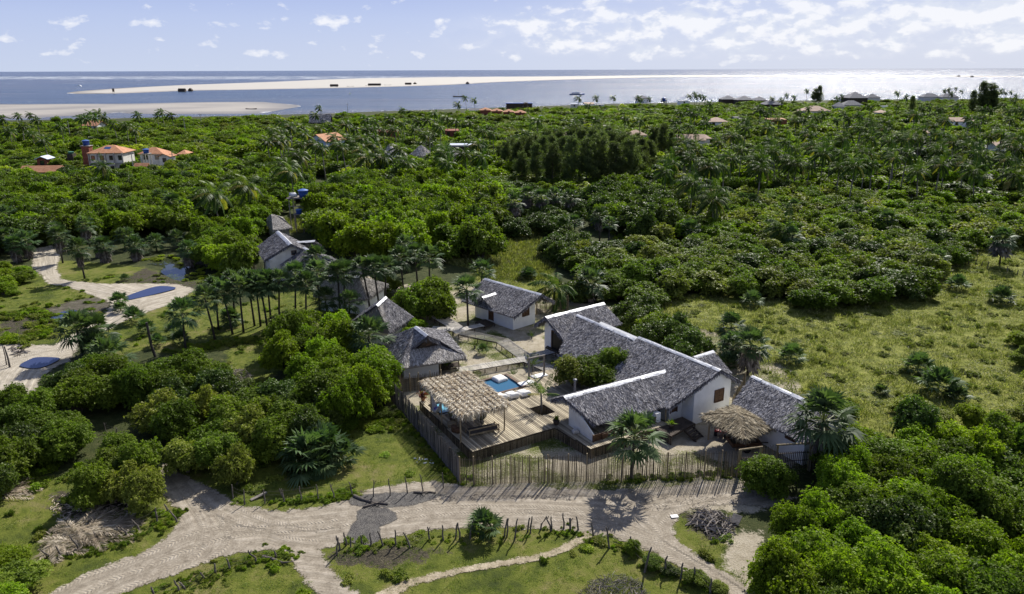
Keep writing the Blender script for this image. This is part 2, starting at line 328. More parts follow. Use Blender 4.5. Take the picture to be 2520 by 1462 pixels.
    o=link('ground',me,m); setp(o,'sandy and grassy ground under the houses and thickets','ground',kind='structure')
PONDP=ZW('e',[(1310,455),(1440,440),(1480,395),(1560,400),(1620,470),(1700,450),(1900,480),(2200,500),(2250,560),(2000,590),(1850,570),(1740,600),(1600,605),(1500,565),(1440,520),(1460,485)])
build_ground()
def waterm(name,c,rough,bs,bst,wave=1.):
    m,nt,b=newmat(name); b.inputs['Base Color'].default_value=(*c,1); b.inputs['Roughness'].default_value=rough; b.inputs['IOR'].default_value=1.33
    tc=nd(nt,'ShaderNodeTexCoord'); bn=nd(nt,'ShaderNodeBump'); bn.inputs['Strength'].default_value=bst; bn.inputs['Distance'].default_value=wave
    ln(nt,noise(nt,tc.outputs['Object'],bs,3),bn.inputs['Height']); ln(nt,bn.outputs[0],b.inputs['Normal']); return m
def build_sea():
    m,nt,b=newmat('sea_water'); tc=nd(nt,'ShaderNodeTexCoord'); v=tc.outputs['Object']
    sp=nd(nt,'ShaderNodeSeparateXYZ'); ln(nt,v,sp.inputs[0]); X,Y=sp.outputs[0],sp.outputs[1]
    # beyond the bar the water runs in long streaks; wavy texture
    n=noise(nt,mapping(nt,v,(.006,.03,1)),1,5,.6)
    col=ramp(nt,n,[(.35,(.028,.05,.09)),(.5,(.045,.075,.12)),(.65,(.075,.10,.14))])
    n2=noise(nt,mapping(nt,v,(.0012,.006,1)),1,3); col=mixc(nt,ramp(nt,n2,[(.45,0),(.62,.55)]),col,(.14,.125,.115))
    # breakers: foam streaks in a belt beyond the bar, thinner elsewhere
    fo=noise(nt,mapping(nt,v,(.010,.035,1)),1,6,.62,.3)
    d=mth(nt,'ADD',Y,mth(nt,'MULTIPLY',X,.33))
    belt=ramp(nt,mth(nt,'DIVIDE',d,6000),[(.33,0),(.40,.6),(.47,1),(.60,.9),(.75,.15),(1,0)])
    lef=ramp(nt,mth(nt,'MULTIPLY_ADD',mth(nt,'DIVIDE',X,Y),.8,.5),[(.2,1),(.45,.85),(.6,.35),(1,.1)])
    f=mth(nt,'MULTIPLY',ramp(nt,mth(nt,'ADD',fo,mth(nt,'MULTIPLY',mth(nt,'MULTIPLY',belt,lef),.17)),[(.66,0),(.74,.85)]),mth(nt,'GREATER_THAN',d,1500))
    wc=noise(nt,mapping(nt,v,(.05,.12,1)),1,3,.6); f=mth(nt,'MAXIMUM',f,ramp(nt,wc,[(.715,0),(.75,.7)]))
    c=mixc(nt,f,col,(.75,.78,.8)); ln(nt,c,b.inputs['Base Color'])
    ln(nt,mth(nt,'MULTIPLY_ADD',f,.5,.22),b.inputs['Roughness']); b.inputs['Specular IOR Level'].default_value=.25; b.inputs['IOR'].default_value=1.33
    b1=nd(nt,'ShaderNodeBump'); b1.inputs['Strength'].default_value=1; b1.inputs['Distance'].default_value=1.5
    h=mth(nt,'ADD',noise(nt,mapping(nt,v,(.22,.5,1)),1,5,.65),mth(nt,'MULTIPLY',noise(nt,mapping(nt,v,(.05,.11,1)),1,2),2.))
    ln(nt,h,b1.inputs['Height']); ln(nt,b1.outputs[0],b.inputs['Normal'])
    xs=np.concatenate([-np.geomspace(60000,2000,12),np.linspace(-1800,2500,12),np.geomspace(3000,60000,12)]); ys=np.concatenate([np.linspace(150,2000,10),np.geomspace(2300,75000,14)])
    X,Y=np.meshgrid(xs,ys); i=np.arange(X.size).reshape(X.shape); f=np.stack([i[:-1,:-1],i[:-1,1:],i[1:,1:],i[1:,:-1]],-1).reshape(-1,4)
    o=link('sea',npmesh('sea',np.stack([X.ravel(),Y.ravel(),np.full(X.size,-1.)],-1),f),m); setp(o,'grey blue sea with white breakers and sun glitter reaching the horizon','sea',kind='structure')
build_sea()
def sheet(name,poly,zf,step,matr,label,cat,soft,margin=1.,extra=None,dist=None):
    p=np.array(poly); x0,y0=p.min(0)-margin; x1,y1=p.max(0)+margin
    xs=np.arange(x0,x1,step); ys=np.arange(y0,y1,step*(1 if not dist else dist)); X,Y=np.meshgrid(xs,ys); x,y=X.ravel(),Y.ravel()
    d=sdist(x,y,poly); keep=d>-margin; i=np.arange(X.size).reshape(X.shape)
    f=np.stack([i[:-1,:-1],i[:-1,1:],i[1:,1:],i[1:,:-1]],-1).reshape(-1,4); f=f[keep[f].any(1)]
    used=np.zeros(X.size,bool); used[f.ravel()]=True; remap=np.cumsum(used)-1; f=remap[f]; x,y,d=x[used],y[used],d[used]
    z=zf(x,y)
    me=npmesh(name,np.stack([x,y,z],-1),f); a=me.attributes.new('edge','FLOAT','POINT'); a.data.foreach_set('value',np.clip(.5+d/(2*soft),0,1).astype(np.float32))
    if extra: extra(me,x,y)
    o=link(name,me,matr,smooth=True); return setp(o,label,cat,kind='structure')
def softmat(name,colf,rough=.95,w=.9,bump=.8,bd=.08,tread=False,sc=1.):
    m,nt,b=newmat(name); tc=nd(nt,'ShaderNodeTexCoord'); v=tc.outputs['Object']
    med=noise(nt,v,1.3*sc,5,.6); fine=noise(nt,v,8*sc,4,.7); mix=mth(nt,'ADD',mth(nt,'MULTIPLY',med,.55),mth(nt,'MULTIPLY',fine,.45))
    c=ramp(nt,mix,colf); ht=mth(nt,'ADD',fine,mth(nt,'MULTIPLY',med,1.2))
    if tread:
        at=nd(nt,'ShaderNodeAttribute',attribute_name='track'); sp=nd(nt,'ShaderNodeSeparateXYZ'); ln(nt,at.outputs['Vector'],sp.inputs[0])
        u,vv,wt=sp.outputs
        ph=mth(nt,'MULTIPLY',mth(nt,'ADD',vv,mth(nt,'MULTIPLY',mth(nt,'ABSOLUTE',u),.7)),2*math.pi/.24)
        s=mth(nt,'MULTIPLY',mth(nt,'SINE',ph),wt); s=mth(nt,'MULTIPLY',s,ramp(nt,med,[(.42,.05),(.56,1)]))
        cu=nd(nt,'ShaderNodeCombineXYZ'); ln(nt,mth(nt,'MULTIPLY',u,2.6),cu.inputs[0]); ln(nt,mth(nt,'MULTIPLY',vv,.10),cu.inputs[1]); rut=noise(nt,cu.outputs[0],1,3,.6)
        c=mixc(nt,ramp(nt,rut,[(.40,0),(.62,.55)]),c,(.16,.135,.10))
        ht=mth(nt,'ADD',mth(nt,'ADD',mth(nt,'MULTIPLY',ht,.5),mth(nt,'MULTIPLY',rut,-2.)),mth(nt,'MULTIPLY',s,.42))
        # tyre tread bars are mixed towards a darker brown
        c=mixc(nt,mth(nt,'MULTIPLY',ramp(nt,s,[(.25,0),(.8,1)]),.2),c,(.17,.145,.11))
    ln(nt,c,b.inputs['Base Color']); b.inputs['Roughness'].default_value=rough; b.inputs['Specular IOR Level'].default_value=.25
    bn=nd(nt,'ShaderNodeBump'); bn.inputs['Strength'].default_value=bump; bn.inputs['Distance'].default_value=bd
    ln(nt,ht,bn.inputs['Height']); ln(nt,bn.outputs[0],b.inputs['Normal'])
    A=nd(nt,'ShaderNodeAttribute',attribute_name='edge').outputs['Fac']
    k=mth(nt,'ADD',A,mth(nt,'MULTIPLY',mth(nt,'SUBTRACT',mix,.5),w*2)); al=mth(nt,'MULTIPLY',ramp(nt,k,[(.42,0),(.60,1)]),ramp(nt,A,[(.02,0),(.15,1)]))
    tr=nd(nt,'ShaderNodeBsdfTransparent'); mx=nd(nt,'ShaderNodeMixShader'); ln(nt,al,mx.inputs[0]); ln(nt,tr.outputs[0],mx.inputs[1]); ln(nt,b.outputs[0],mx.inputs[2]); ln(nt,mx.outputs[0],nt.nodes['Material Output'].inputs[0])
    return m
SANDC=[(.34,(.13,.108,.08)),(.45,(.24,.205,.158)),(.55,(.33,.288,.228)),(.68,(.42,.375,.31))]
M_road=softmat('sand_road',SANDC,tread=True,bd=.055,bump=.7)
M_track=softmat('sand_track',[(.34,(.24,.21,.155)),(.5,(.41,.365,.29)),(.64,(.52,.47,.385))],tread=True,sc=.7,bd=.07)
M_wet=softmat('wet_mud',[(.34,(.018,.016,.015)),(.5,(.045,.04,.036)),(.64,(.10,.09,.075))],rough=.42,w=.5,bump=.9,bd=.05,sc=1.6)
M_path=softmat('trail_sand',[(.34,(.16,.13,.08)),(.5,(.30,.25,.17)),(.64,(.44,.38,.28))],w=.8)
M_puddle=waterm('puddle_water',(.03,.04,.09),.04,3.,.25,.02)
def rz_(x,y): return gz(x,y)+.035
ROAD=DW([(100,1475),(230,1402),(330,1368),(400,1333),(440,1292),(438,1255),(405,1222),(385,1185),(360,1150),(410,1140),(450,1170),(500,1195),(560,1225),(600,1248),(700,1258),(800,1245),(860,1226),(900,1208),(1000,1190),(1070,1185),(1130,1197),(1500,1207),(1700,1192),(1850,1190),(1960,1225),(1900,1250),(1800,1240),(1715,1248),(1672,1268),(1655,1300),(1669,1332),(1704,1359),(1763,1397),(1822,1432),(1880,1485),(1790,1485),(1716,1426),(1663,1391),(1596,1356),(1540,1335),(1500,1318),(1441,1312),(1353,1303),(1292,1300),(1174,1297),(1028,1309),(940,1327),(864,1327),(815,1345),(790,1352),(800,1380),(830,1420),(900,1480),(800,1480),(740,1420),(700,1352),(615,1356),(527,1376),(440,1409),(366,1435),(280,1475)])
def dens(poly,n=5): return [tuple(p[:2]) for p in spline([(a[0],a[1],0) for a in poly],n,False)]
TR=[[(60,1500),(200,1425),(300,1390),(400,1350),(470,1318),(560,1300),(700,1296),(900,1275),(1100,1250),(1300,1250),(1500,1258),(1700,1235),(1850,1222)],
 [(110,1510),(250,1440),(350,1402),(450,1362),(520,1335),(600,1318),(720,1312),(900,1290),(1100,1268),(1300,1268),(1500,1275)],
 [(170,1510),(300,1455),(400,1412),(480,1372),(500,1330),(495,1290),(470,1250),(440,1210),(410,1175)],
 [(230,1520),(350,1462),(440,1415),(530,1368),(560,1335),(552,1300),(530,1265),(500,1235),(465,1200)],
 [(600,1262),(660,1285),(760,1305),(830,1300)],[(520,1262),(600,1292),(700,1325),(780,1335)],
 [(1300,1262),(1420,1272),(1520,1295),(1600,1325),(1680,1365),(1760,1410),(1850,1470),(1900,1510)],
 [(1330,1282),(1430,1290),(1500,1305),(1570,1332),(1640,1365),(1700,1400),(1800,1470)],
 [(1540,1262),(1600,1290),(1640,1330),(1690,1365),(1750,1400),(1830,1450),(1900,1500)],
 [(1860,1222),(1740,1240),(1660,1262),(1630,1295),(1640,1325)]]
def tracks(trs,hw):
    lines=[dens(DW(t),6) for t in trs]
    def ex(me,x,y):
        bu=np.full(x.shape,9.); bv=np.zeros(x.shape); lo=np.full(x.shape,1e9)
        for L in lines:
            s=0.
            for (x1,y1),(x2,y2) in zip(L[:-1],L[1:]):
                l=math.hypot(x2-x1,y2-y1)+1e-9; tx,ty=(x2-x1)/l,(y2-y1)/l
                a=(x-x1)*tx+(y-y1)*ty; q=-(x-x1)*ty+(y-y1)*tx; ac=np.clip(a,0,l); d=np.hypot(x-x1-ac*tx,y-y1-ac*ty)
                k=d<lo; lo[k]=d[k]; bu[k]=q[k]; bv[k]=(s+a)[k]; s+=l
        w=np.clip((hw-np.abs(bu))/(hw*.35),0,1)*(lo<hw*1.3)
        a=me.attributes.new('track','FLOAT_VECTOR','POINT'); a.data.foreach_set('vector',np.stack([np.clip(bu,-9,9),bv,w],-1).astype(np.float32).ravel())
    return ex
sheet('sand_road',ROAD,rz_,.13,M_road,'pale sand road with tractor tyre tracks in front of the stick fence','road',.55,1.2,tracks(TR,.30))
TRACK=ZW('e',[(300,330),(470,295),(540,400),(510,500),(550,600),(700,625),(950,645),(1100,640),(1350,640),(1600,650),(1760,690),(1660,760),(1480,850),(1280,920),(1100,990),(960,1060),(800,1120),(700,1200),(640,1330),(480,1400),(380,1480),(250,1700),(-100,1800),(-200,1400),(-100,1190),(200,1190),(480,1200),(640,1100),(820,1000),(960,900),(1000,830),(900,780),(780,720),(600,670),(430,640),(370,560),(290,500),(300,420)])
def e2(pts): return [Dz('e',*p) for p in pts]
sheet('sand_track',TRACK,rz_,.25,M_track,'pale sand track curving past puddles and young palms','track',.8,1.5,tracks([e2(t) for t in [[(400,330),(420,450),(430,560),(520,630),(800,690),(1050,760),(1200,850),(1280,870)],[(450,330),(470,450),(480,560),(600,625),(850,660),(1100,730),(1350,770),(1600,710)],[(1600,740),(1300,830),(1000,1000),(700,1180),(400,1250),(100,1330),(-100,1450)],[(1500,800),(1250,880),(950,1050),(650,1230),(350,1310),(60,1400),(-100,1600)]]],.4))
sheet('wet_mud_patch',ZW('h',[(600,960),(640,850),(690,800),(690,730),(760,690),(930,700),(1010,740),(1030,800),(880,860),(890,950),(840,1010),(700,1020)]),lambda x,y:gz(x,y)+.06,.12,M_wet,'dark wet mud patch across the sand road','mud',.35,.8)
sheet('muddy_ground',ZW('h',[(590,600),(800,590),(1200,560),(1420,590),(1300,640),(1120,690),(800,700),(640,680)]),lambda x,y:gz(x,y)+.055,.15,M_wet,'churned dark mud beside the fallen branches','mud',.5,.8)
sheet('dark_mud',ZW('e',[(380,960),(450,870),(650,800),(850,765),(960,790),(980,850),(880,920),(760,960),(560,990)]),lambda x,y:gz(x,y)+.06,.3,softmat('black_mud',[(.34,(.03,.027,.02)),(.5,(.075,.065,.045)),(.64,(.15,.135,.1))],w=.7),'dark muddy ground around the puddle left of the track','mud',.8,1.5)
sheet('footpath',dens(DW([(1441,1306),(1455,1322),(1405,1352),(1330,1380),(1240,1396),(1150,1410),(1010,1442),(950,1490),(890,1490),(990,1428),(1150,1396),(1235,1382),(1325,1366),(1395,1338)]),2),lambda x,y:gz(x,y)+.04,.12,M_path,'narrow trodden sand footpath crossing the grass','path',.4,.7)
def pool_sheet(name,poly,z,label,m=None):
    b=MB(); pts=[(p[0],p[1],z) for p in spline([(a[0],a[1],0) for a in poly],5,True)]
    b.poly(pts if sum((pts[i][0]*pts[(i+1)%len(pts)][1]-pts[(i+1)%len(pts)][0]*pts[i][1]) for i in range(len(pts)))>0 else pts[::-1])
    return setp(b.build(name,m or M_puddle),label,'water',kind='structure')
def meanz(poly): return sum(float(gz(p[0],p[1])) for p in poly)/len(poly)
for pl,lb in (([(1130,772),(1200,740),(1350,690),(1450,672),(1560,680),(1570,700),(1400,745),(1220,785),(1145,795)],'long blue puddle on the curve of the sand track'),([(450,970),(500,925),(600,890),(690,888),(700,925),(640,945),(520,968)],'small blue puddle in the dark mud left of the track'),([(180,1390),(260,1340),(340,1315),(530,1320),(510,1350),(400,1400),(290,1415)],'shallow grey blue puddle by the leaning posts')):
    w=ZW('e',pl); sheet('wet_sand',w,lambda x,y:gz(x,y)+.065,.3,M_wet,'dark wet rim of sand around the '+lb[:18].strip(),'mud',.6,1.)
    pool_sheet('puddle',w,meanz(w)+.13,lb)
pool_sheet('pond',PONDP,-.16,'dark pond mirroring the sky beside the fan palms',waterm('pond_water',(.03,.035,.02),.03,1.2,.1,.02))
# sand bars out in the sea
def bar(name,pts,label,z=-.92,top=.5,mt=None):
    w=DW(pts,-1.); p=np.array(w); L=spline([(a[0],a[1],0) for a in w],4,True); cxm,cym=p.mean(0)
    xs=np.linspace(p[:,0].min()-5,p[:,0].max()+5,160); ys=np.linspace(p[:,1].min()-5,p[:,1].max()+5,90); X,Y=np.meshgrid(xs,ys); x,y=X.ravel(),Y.ravel()
    d=sdist(x,y,[(a.x,a.y) for a in L]); zz=-1.3+1.3*np.clip((d+30)/60,0,1.)*(.62+.2*top)+.35*vnoise(x,y,90,8)*np.clip(d/60,0,1)
    i=np.arange(X.size).reshape(X.shape); f=np.stack([i[:-1,:-1],i[:-1,1:],i[1:,1:],i[1:,:-1]],-1).reshape(-1,4)
    o=link(name,npmesh(name,np.stack([x,y,zz],-1),f),mt,smooth=True); return setp(o,label,'sandbar',kind='structure')
M_bar=mat('bar_sand',(.36,.33,.28),(.50,.465,.41),.02,.95,0,None,.2)
M_bar=None
def barmat(name,dry,wet,sc):
    m,nt,b=newmat(name); tc=nd(nt,'ShaderNodeTexCoord'); v=tc.outputs['Object']; sp=nd(nt,'ShaderNodeSeparateXYZ'); ln(nt,v,sp.inputs[0])
    n=noise(nt,mapping(nt,v,(1,4,1)),sc,5,.6); z=mth(nt,'ADD',sp.outputs[2],mth(nt,'MULTIPLY',mth(nt,'SUBTRACT',n,.5),.9))
    c=ramp(nt,mth(nt,'ADD',z,1.2),[(.12,(.55,.56,.56)),(.20,wet),(.55,tuple(.5*(a+b_) for a,b_ in zip(dry,wet))),(.85,dry)]); ln(nt,c,b.inputs['Base Color']); b.inputs['Roughness'].default_value=.8; return m
M_bar=barmat('bar_sand',(.40,.375,.33),(.19,.165,.14),.012)
M_flat=barmat('wet_flat_sand',(.30,.275,.24),(.12,.115,.12),.010)
M_flat_=mat('wet_flat_sand',(.20,.17,.14),(.42,.37,.31),.012,.7,0,None,.3,stretch=(1,5,1))
def jz(k,pts): return [Dz(k,*p) for p in pts]
bar('sandbar',jz('j',[(720,390),(1000,362),(1650,324),(2500,293)])+jz('k',[(1000,262),(2000,248)])+jz('l',[(500,243),(1500,233),(2500,232)])+[(2150,185.5),(2480,187.3),(2480,189),(2100,189)]+jz('l',[(2500,244),(1500,250),(700,268),(0,292)])+jz('k',[(1800,318),(1100,340),(0,362)])+jz('j',[(1700,372),(1040,398),(800,400)]),'long pale sandbar with huts lying across the sea',mt=M_bar,top=1)
bar('beach_flat',[(-300,256),(0,257)]+jz('j',[(600,497),(1200,495),(1800,482),(2300,478)])+jz('k',[(100,485),(330,505),(360,525),(200,555),(0,575)])+jz('j',[(2300,578),(1900,580),(1300,578),(1150,560),(800,590),(400,610),(0,625)])+[(-300,280)],'wet sand flats on the shore at the left',mt=M_flat,top=.2)
# ------------------------------------------------------------------ plants
def unit(v): return v/(np.linalg.norm(v,axis=-1,keepdims=True)+1e-9)
def rdir(rng,n): return unit(rng.normal(size=(n,3)))
def diamonds(base,dr,side,L,Wd,droop=None):
    """leaf quads: base, two flanks, tip"""
    L=np.broadcast_to(np.asarray(L,float),(len(base),))[:,None]; Wd=np.broadcast_to(np.asarray(Wd,float),(len(base),))[:,None]
    tip=base+dr*L
    if droop is not None: tip=tip-np.array([0,0,1.])*np.broadcast_to(np.asarray(droop,float),(len(base),))[:,None]
    m=base+dr*L*.5
    v=np.stack([base,m-side*Wd/2,tip,m+side*Wd/2],1).reshape(-1,3)
    return v,np.arange(len(v)).reshape(-1,4)
def rosettes(rng,C,N,k,L,Wr=.55,flat=.5):
    m=len(C); ph=rng.uniform(0,2*np.pi,(m,k)); T=unit(np.cross(N,rdir(rng,m))); B=np.cross(N,T)
    a=rng.uniform(-.1,flat*2,(m,k))[...,None]
    d=unit(N[:,None]*a+T[:,None]*np.cos(ph)[...,None]+B[:,None]*np.sin(ph)[...,None]); d[...,2]+=rng.uniform(-.15,.2,(m,k)); d=unit(d)
    s=unit(np.cross(d,unit(N[:,None]+.5*rng.normal(size=(m,k,3)))))
    l=L*rng.uniform(.7,1.25,(m,k)); base=C[:,None]+d*l[...,None]*.12
    v,f=diamonds(base.reshape(-1,3),d.reshape(-1,3),s.reshape(-1,3),l.ravel(),l.ravel()*Wr,l.ravel()*.15)
    r=np.clip(.5*rng.uniform(0,1,(m,1))+.5*rng.uniform(0,1,(m,k)),0,1).ravel(); return v,f,r
ICO=None
def ico():
    global ICO
    if ICO is None:
        bm=bmesh.new(); bmesh.ops.create_icosphere(bm,subdivisions=1,radius=1); bm.verts.ensure_lookup_table()
        ICO=(np.array([v.co[:] for v in bm.verts]),np.array([[v.index for v in f.verts] for f in bm.faces])); bm.free()
    return ICO
def crown_mesh(name,seed,R,Hc,nl,nt,k,L,m,zlo=.12,flat=.5,Wr=.55,sparse=0.):
    rng=np.random.default_rng(seed); lr=R*rng.uniform(.20,.42,nl)
    th=rng.uniform(0,2*np.pi,nl); irr=.86+.22*np.sin(th*2+rng.uniform(0,6))+.14*np.sin(th*3+rng.uniform(0,6)); rad=np.sqrt(rng.uniform(0,1,nl))*(R-lr*.8)*irr; zmax=np.sqrt(np.clip(1-(rad/R)**2*.8,0,1))*Hc*rng.uniform(.74,1.06,nl)-lr*.9
    zz=zmax-(rng.uniform(0,1,nl)**2.2)*(zmax-Hc*zlo-lr*.3); C=np.stack([rad*np.cos(th),rad*np.sin(th),np.maximum(zz,Hc*zlo+lr*.25)],1)
    li=rng.choice(nl,nt*2,p=lr**2/np.sum(lr**2)); d=rdir(rng,nt*2); d[:,2]=np.where(d[:,2]<-.35,-d[:,2],d[:,2])
    bump=.66+.62*rng.uniform(0,1,nt*2)**2+.14*np.sin(d[:,0]*7+li)+.1*np.sin(d[:,2]*9+d[:,1]*8)
    p=C[li]+d*(lr[li]*bump)[:,None]*np.array([1,1,.85])
    D=np.linalg.norm(p[:,None]-C[None],axis=2)/lr[None]; D[np.arange(nt*2),li]=9; ok=(D.min(1)>.72)&(p[:,2]>.05)
    p,d,li=p[ok][:nt],d[ok][:nt],li[ok][:nt]
    N=unit(d*.8+np.array([0,0,.7])+.3*rng.normal(size=d.shape))
    v,f,r=rosettes(rng,p,N,k,L,Wr,flat)
    r=np.clip(r*.62+.38*np.repeat(rng.uniform(0,1,nl)[li],k),0,1)
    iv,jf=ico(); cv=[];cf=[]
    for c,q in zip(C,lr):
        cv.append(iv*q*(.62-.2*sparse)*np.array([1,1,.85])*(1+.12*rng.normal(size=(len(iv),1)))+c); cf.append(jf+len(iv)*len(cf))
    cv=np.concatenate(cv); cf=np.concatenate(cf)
    # core triangles stored as quads with a repeated corner are invalid: split into a second mesh part by polygons of 3
    me=bpy.data.meshes.new(name); V=np.concatenate([v,cv]).astype(np.float32); nq,ntri=len(f),len(cf)
    me.vertices.add(len(V)); me.vertices.foreach_set('co',V.ravel()); me.loops.add(nq*4+ntri*3)
    me.loops.foreach_set('vertex_index',np.concatenate([f.ravel(),(cf+len(v)).ravel()]).astype(np.int32)); me.polygons.add(nq+ntri)
    me.polygons.foreach_set('loop_start',np.concatenate([np.arange(nq)*4,nq*4+np.arange(ntri)*3]).astype(np.int32)); me.polygons.foreach_set('loop_total',np.concatenate([np.full(nq,4),np.full(ntri,3)]).astype(np.int32))
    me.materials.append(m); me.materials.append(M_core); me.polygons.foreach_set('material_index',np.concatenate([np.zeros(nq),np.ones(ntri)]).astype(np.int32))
    a=me.attributes.new('rnd','FLOAT','FACE'); a.data.foreach_set('value',np.concatenate([r,np.zeros(ntri)]).astype(np.float32)); me.update(calc_edges=True)
    b=MB()
    for c in C[:7]:
        q=Vector(c); b.tube([(q.x*.08,q.y*.08,-.1),(q.x*.3,q.y*.3,q.z*.45),tuple(q)],[.11,.07,.03],5)
    tm=bpy.data.meshes.new(name+'_trunk'); tm.from_pydata(b.v,[],b.f); tm.materials.append(M_bark)
    return me,tm
KN=['bright','dark','mid','olive','yellow']
TPL={}
for ki,kn in enumerate(KN):
    TPL[kn]={'near':[crown_mesh('crown',100+ki*10+s,2.4,3.3,26,3000 if kn!='olive' else 2500,7,.18 if kn!='dark' else .20,LM[kn],sparse=.5 if kn=='olive' else 0) for s in range(3)],
             'mid':[crown_mesh('crown',200+ki*10+s,2.4,3.3,22,1500,6,.27,LM[kn]) for s in range(3)],
             'far':[crown_mesh('crown',300+ki*10+s,2.4,3.0,15,600,5,.42,LM[kn]) for s in range(2)]}
def fan_leaf(rng,o,d,pet,rad,nseg,wide,out_v,out_r,fold=.25):
    """one costapalmate leaf: hub at the end of the petiole, pointed segments all round it"""
    up=np.array([0,0,1.]); s=unit(np.cross(d,up+1e-3)); n=unit(np.cross(s,d)); hub=o+d*pet
    a=np.linspace(-wide,wide,nseg)+rng.normal(0,.03,nseg); dr=unit(d*np.cos(a)[:,None]+s*np.sin(a)[:,None]+n*fold*(rng.uniform(-.3,.5,nseg)[:,None]))
    sd=unit(np.cross(dr,n)); L=rad*(1-.25*(np.abs(a)/wide)**2)*rng.uniform(.88,1.1,nseg)
    base=np.repeat(hub[None],nseg,0); w=rad*wide*2/nseg*.62
    m=base+dr*(L*.5)[:,None]; tip=base+dr*L[:,None]-up*(L*rng.uniform(.12,.42,nseg))[:,None]
    out_v.append(np.stack([base,m-sd*w/2+n*.02,tip,m+sd*w/2-n*.02],1).reshape(-1,3)); lr=rng.uniform(0,1); out_r.append(np.clip(lr*.75+.25*rng.uniform(0,1,nseg),0,1))
    ps=s*.022; out_v.append(np.stack([o-ps,o+ps,hub+ps*.6,hub-ps*.6],0)); out_r.append(np.array([.97]))
def fan_mesh(seed,n=34,pet=.95,rad=.85,lo=-45,nseg=15,wide=1.75,wind=.12):
    rng=np.random.default_rng(seed); V=[];Rr=[]
    for i in range(n):
        ph=i*2.39996+rng.uniform(-.2,.2); e=math.radians(lo+(88-lo)*((i+.5)/n)**.8+rng.uniform(-8,8))
        d=unit(np.array([math.cos(e)*math.cos(ph)-wind,math.cos(e)*math.sin(ph),math.sin(e)])); fan_leaf(rng,np.array([0,0,rng.uniform(-.15,.1)]),d,pet*rng.uniform(.75,1.15),rad*rng.uniform(.85,1.15),nseg,wide,V,Rr)
    v=np.concatenate(V); return npmesh('crown',v,np.arange(len(v)).reshape(-1,4),np.concatenate(Rr),[M_fan])
FAN=[fan_mesh(i) for i in (1,2,3)]; FANG=[fan_mesh(i,30,.8,.8,5,15,1.6,.05) for i in (11,12)]; FANL=[fan_mesh(i,26,.9,.85,-40,9,1.7) for i in (21,22)]
def skirt_mesh(seed,h=2.4,r=.75):
    rng=np.random.default_rng(seed); n=420; ph=rng.uniform(0,2*np.pi,n); z=-rng.uniform(0,h,n)*.8; rr=r*rng.uniform(.55,1,n)*(1-.25*(z/h)**2)
    base=np.stack([rr*np.cos(ph),rr*np.sin(ph),z],1); d=unit(np.stack([.25*np.cos(ph),.25*np.sin(ph),-np.ones(n)],1)+.2*rng.normal(size=(n,3))); s=unit(np.cross(d,np.stack([np.cos(ph),np.sin(ph),0*ph],1)))
    v,f=diamonds(base,d,s,rng.uniform(.5,1.,n),rng.uniform(.14,.3,n)); return npmesh('skirt',v,f,rng.uniform(0,1,n),[M_skirt])
SKIRT=[skirt_mesh(5),skirt_mesh(6)]
def coco_mesh(seed,nf=20,Lf=3.3,npair=30,wid=.11,young=False):
    rng=np.random.default_rng(seed); V=[];Rr=[]; up=np.array([0,0,1.])
    for i in range(nf):
        ph=i*2.39996+rng.uniform(-.3,.3); t=(i+.5)/nf; e=math.radians((-25 if not young else 30)+(105 if not young else 55)*t+rng.uniform(-8,8)); L=Lf*rng.uniform(.8,1.1)
        d=np.array([math.cos(e)*math.cos(ph),math.cos(e)*math.sin(ph),math.sin(e)]); p=np.zeros(3); pts=[p]; ds=[d]
        for j in range(12):
            d=unit(d+np.array([-.055,-.01,-.135 if not young else -.06])); p=p+d*L/12; pts.append(p); ds.append(d)
        pts=np.array(pts); ds=np.array(ds); u=np.linspace(.12,1,npair)*12; k=np.clip(u.astype(int),0,11); fr=(u-k)[:,None]; q=pts[k]*(1-fr)+pts[k+1]*fr; dd=ds[k]
        sd=unit(np.cross(dd,up)+1e-6); ll=.78*L/3.3*np.sin(np.pi*np.clip(np.linspace(.15,.97,npair),0,1))**.6; lr=rng.uniform(0,1); dead=rng.uniform()<.03
        for sg in(-1,1):
            dr=unit(sd*sg*.8+dd*.55-up*rng.uniform(.25,.75,npair)[:,None]); s2=unit(np.cross(dr,np.cross(dr,dd)+.3*up)); s2=unit(dd-dr*np.sum(dd*dr,1,keepdims=True))
            v,_=diamonds(q,dr,s2,ll*rng.uniform(.85,1.1,npair),wid,ll*.2); V.append(v); Rr.append(np.clip((.93 if dead else lr*.62)+.25*rng.uniform(0,1,npair),0,1))
        w=.03; s=unit(np.cross(ds[:-1],up)+1e-6)*w; V.append(np.stack([pts[:-1]-s,pts[:-1]+s,pts[1:]+s*.8,pts[1:]-s*.8],1).reshape(-1,3)); Rr.append(np.full(12,.9))
    v=np.concatenate(V); return npmesh('crown',v,np.arange(len(v)).reshape(-1,4),np.concatenate(Rr),[M_coco])
COCO=[coco_mesh(31),coco_mesh(32,18),coco_mesh(33,22)]; COCOL=[coco_mesh(41,16,3.3,15,.30),coco_mesh(42,15,3.3,15,.30)]
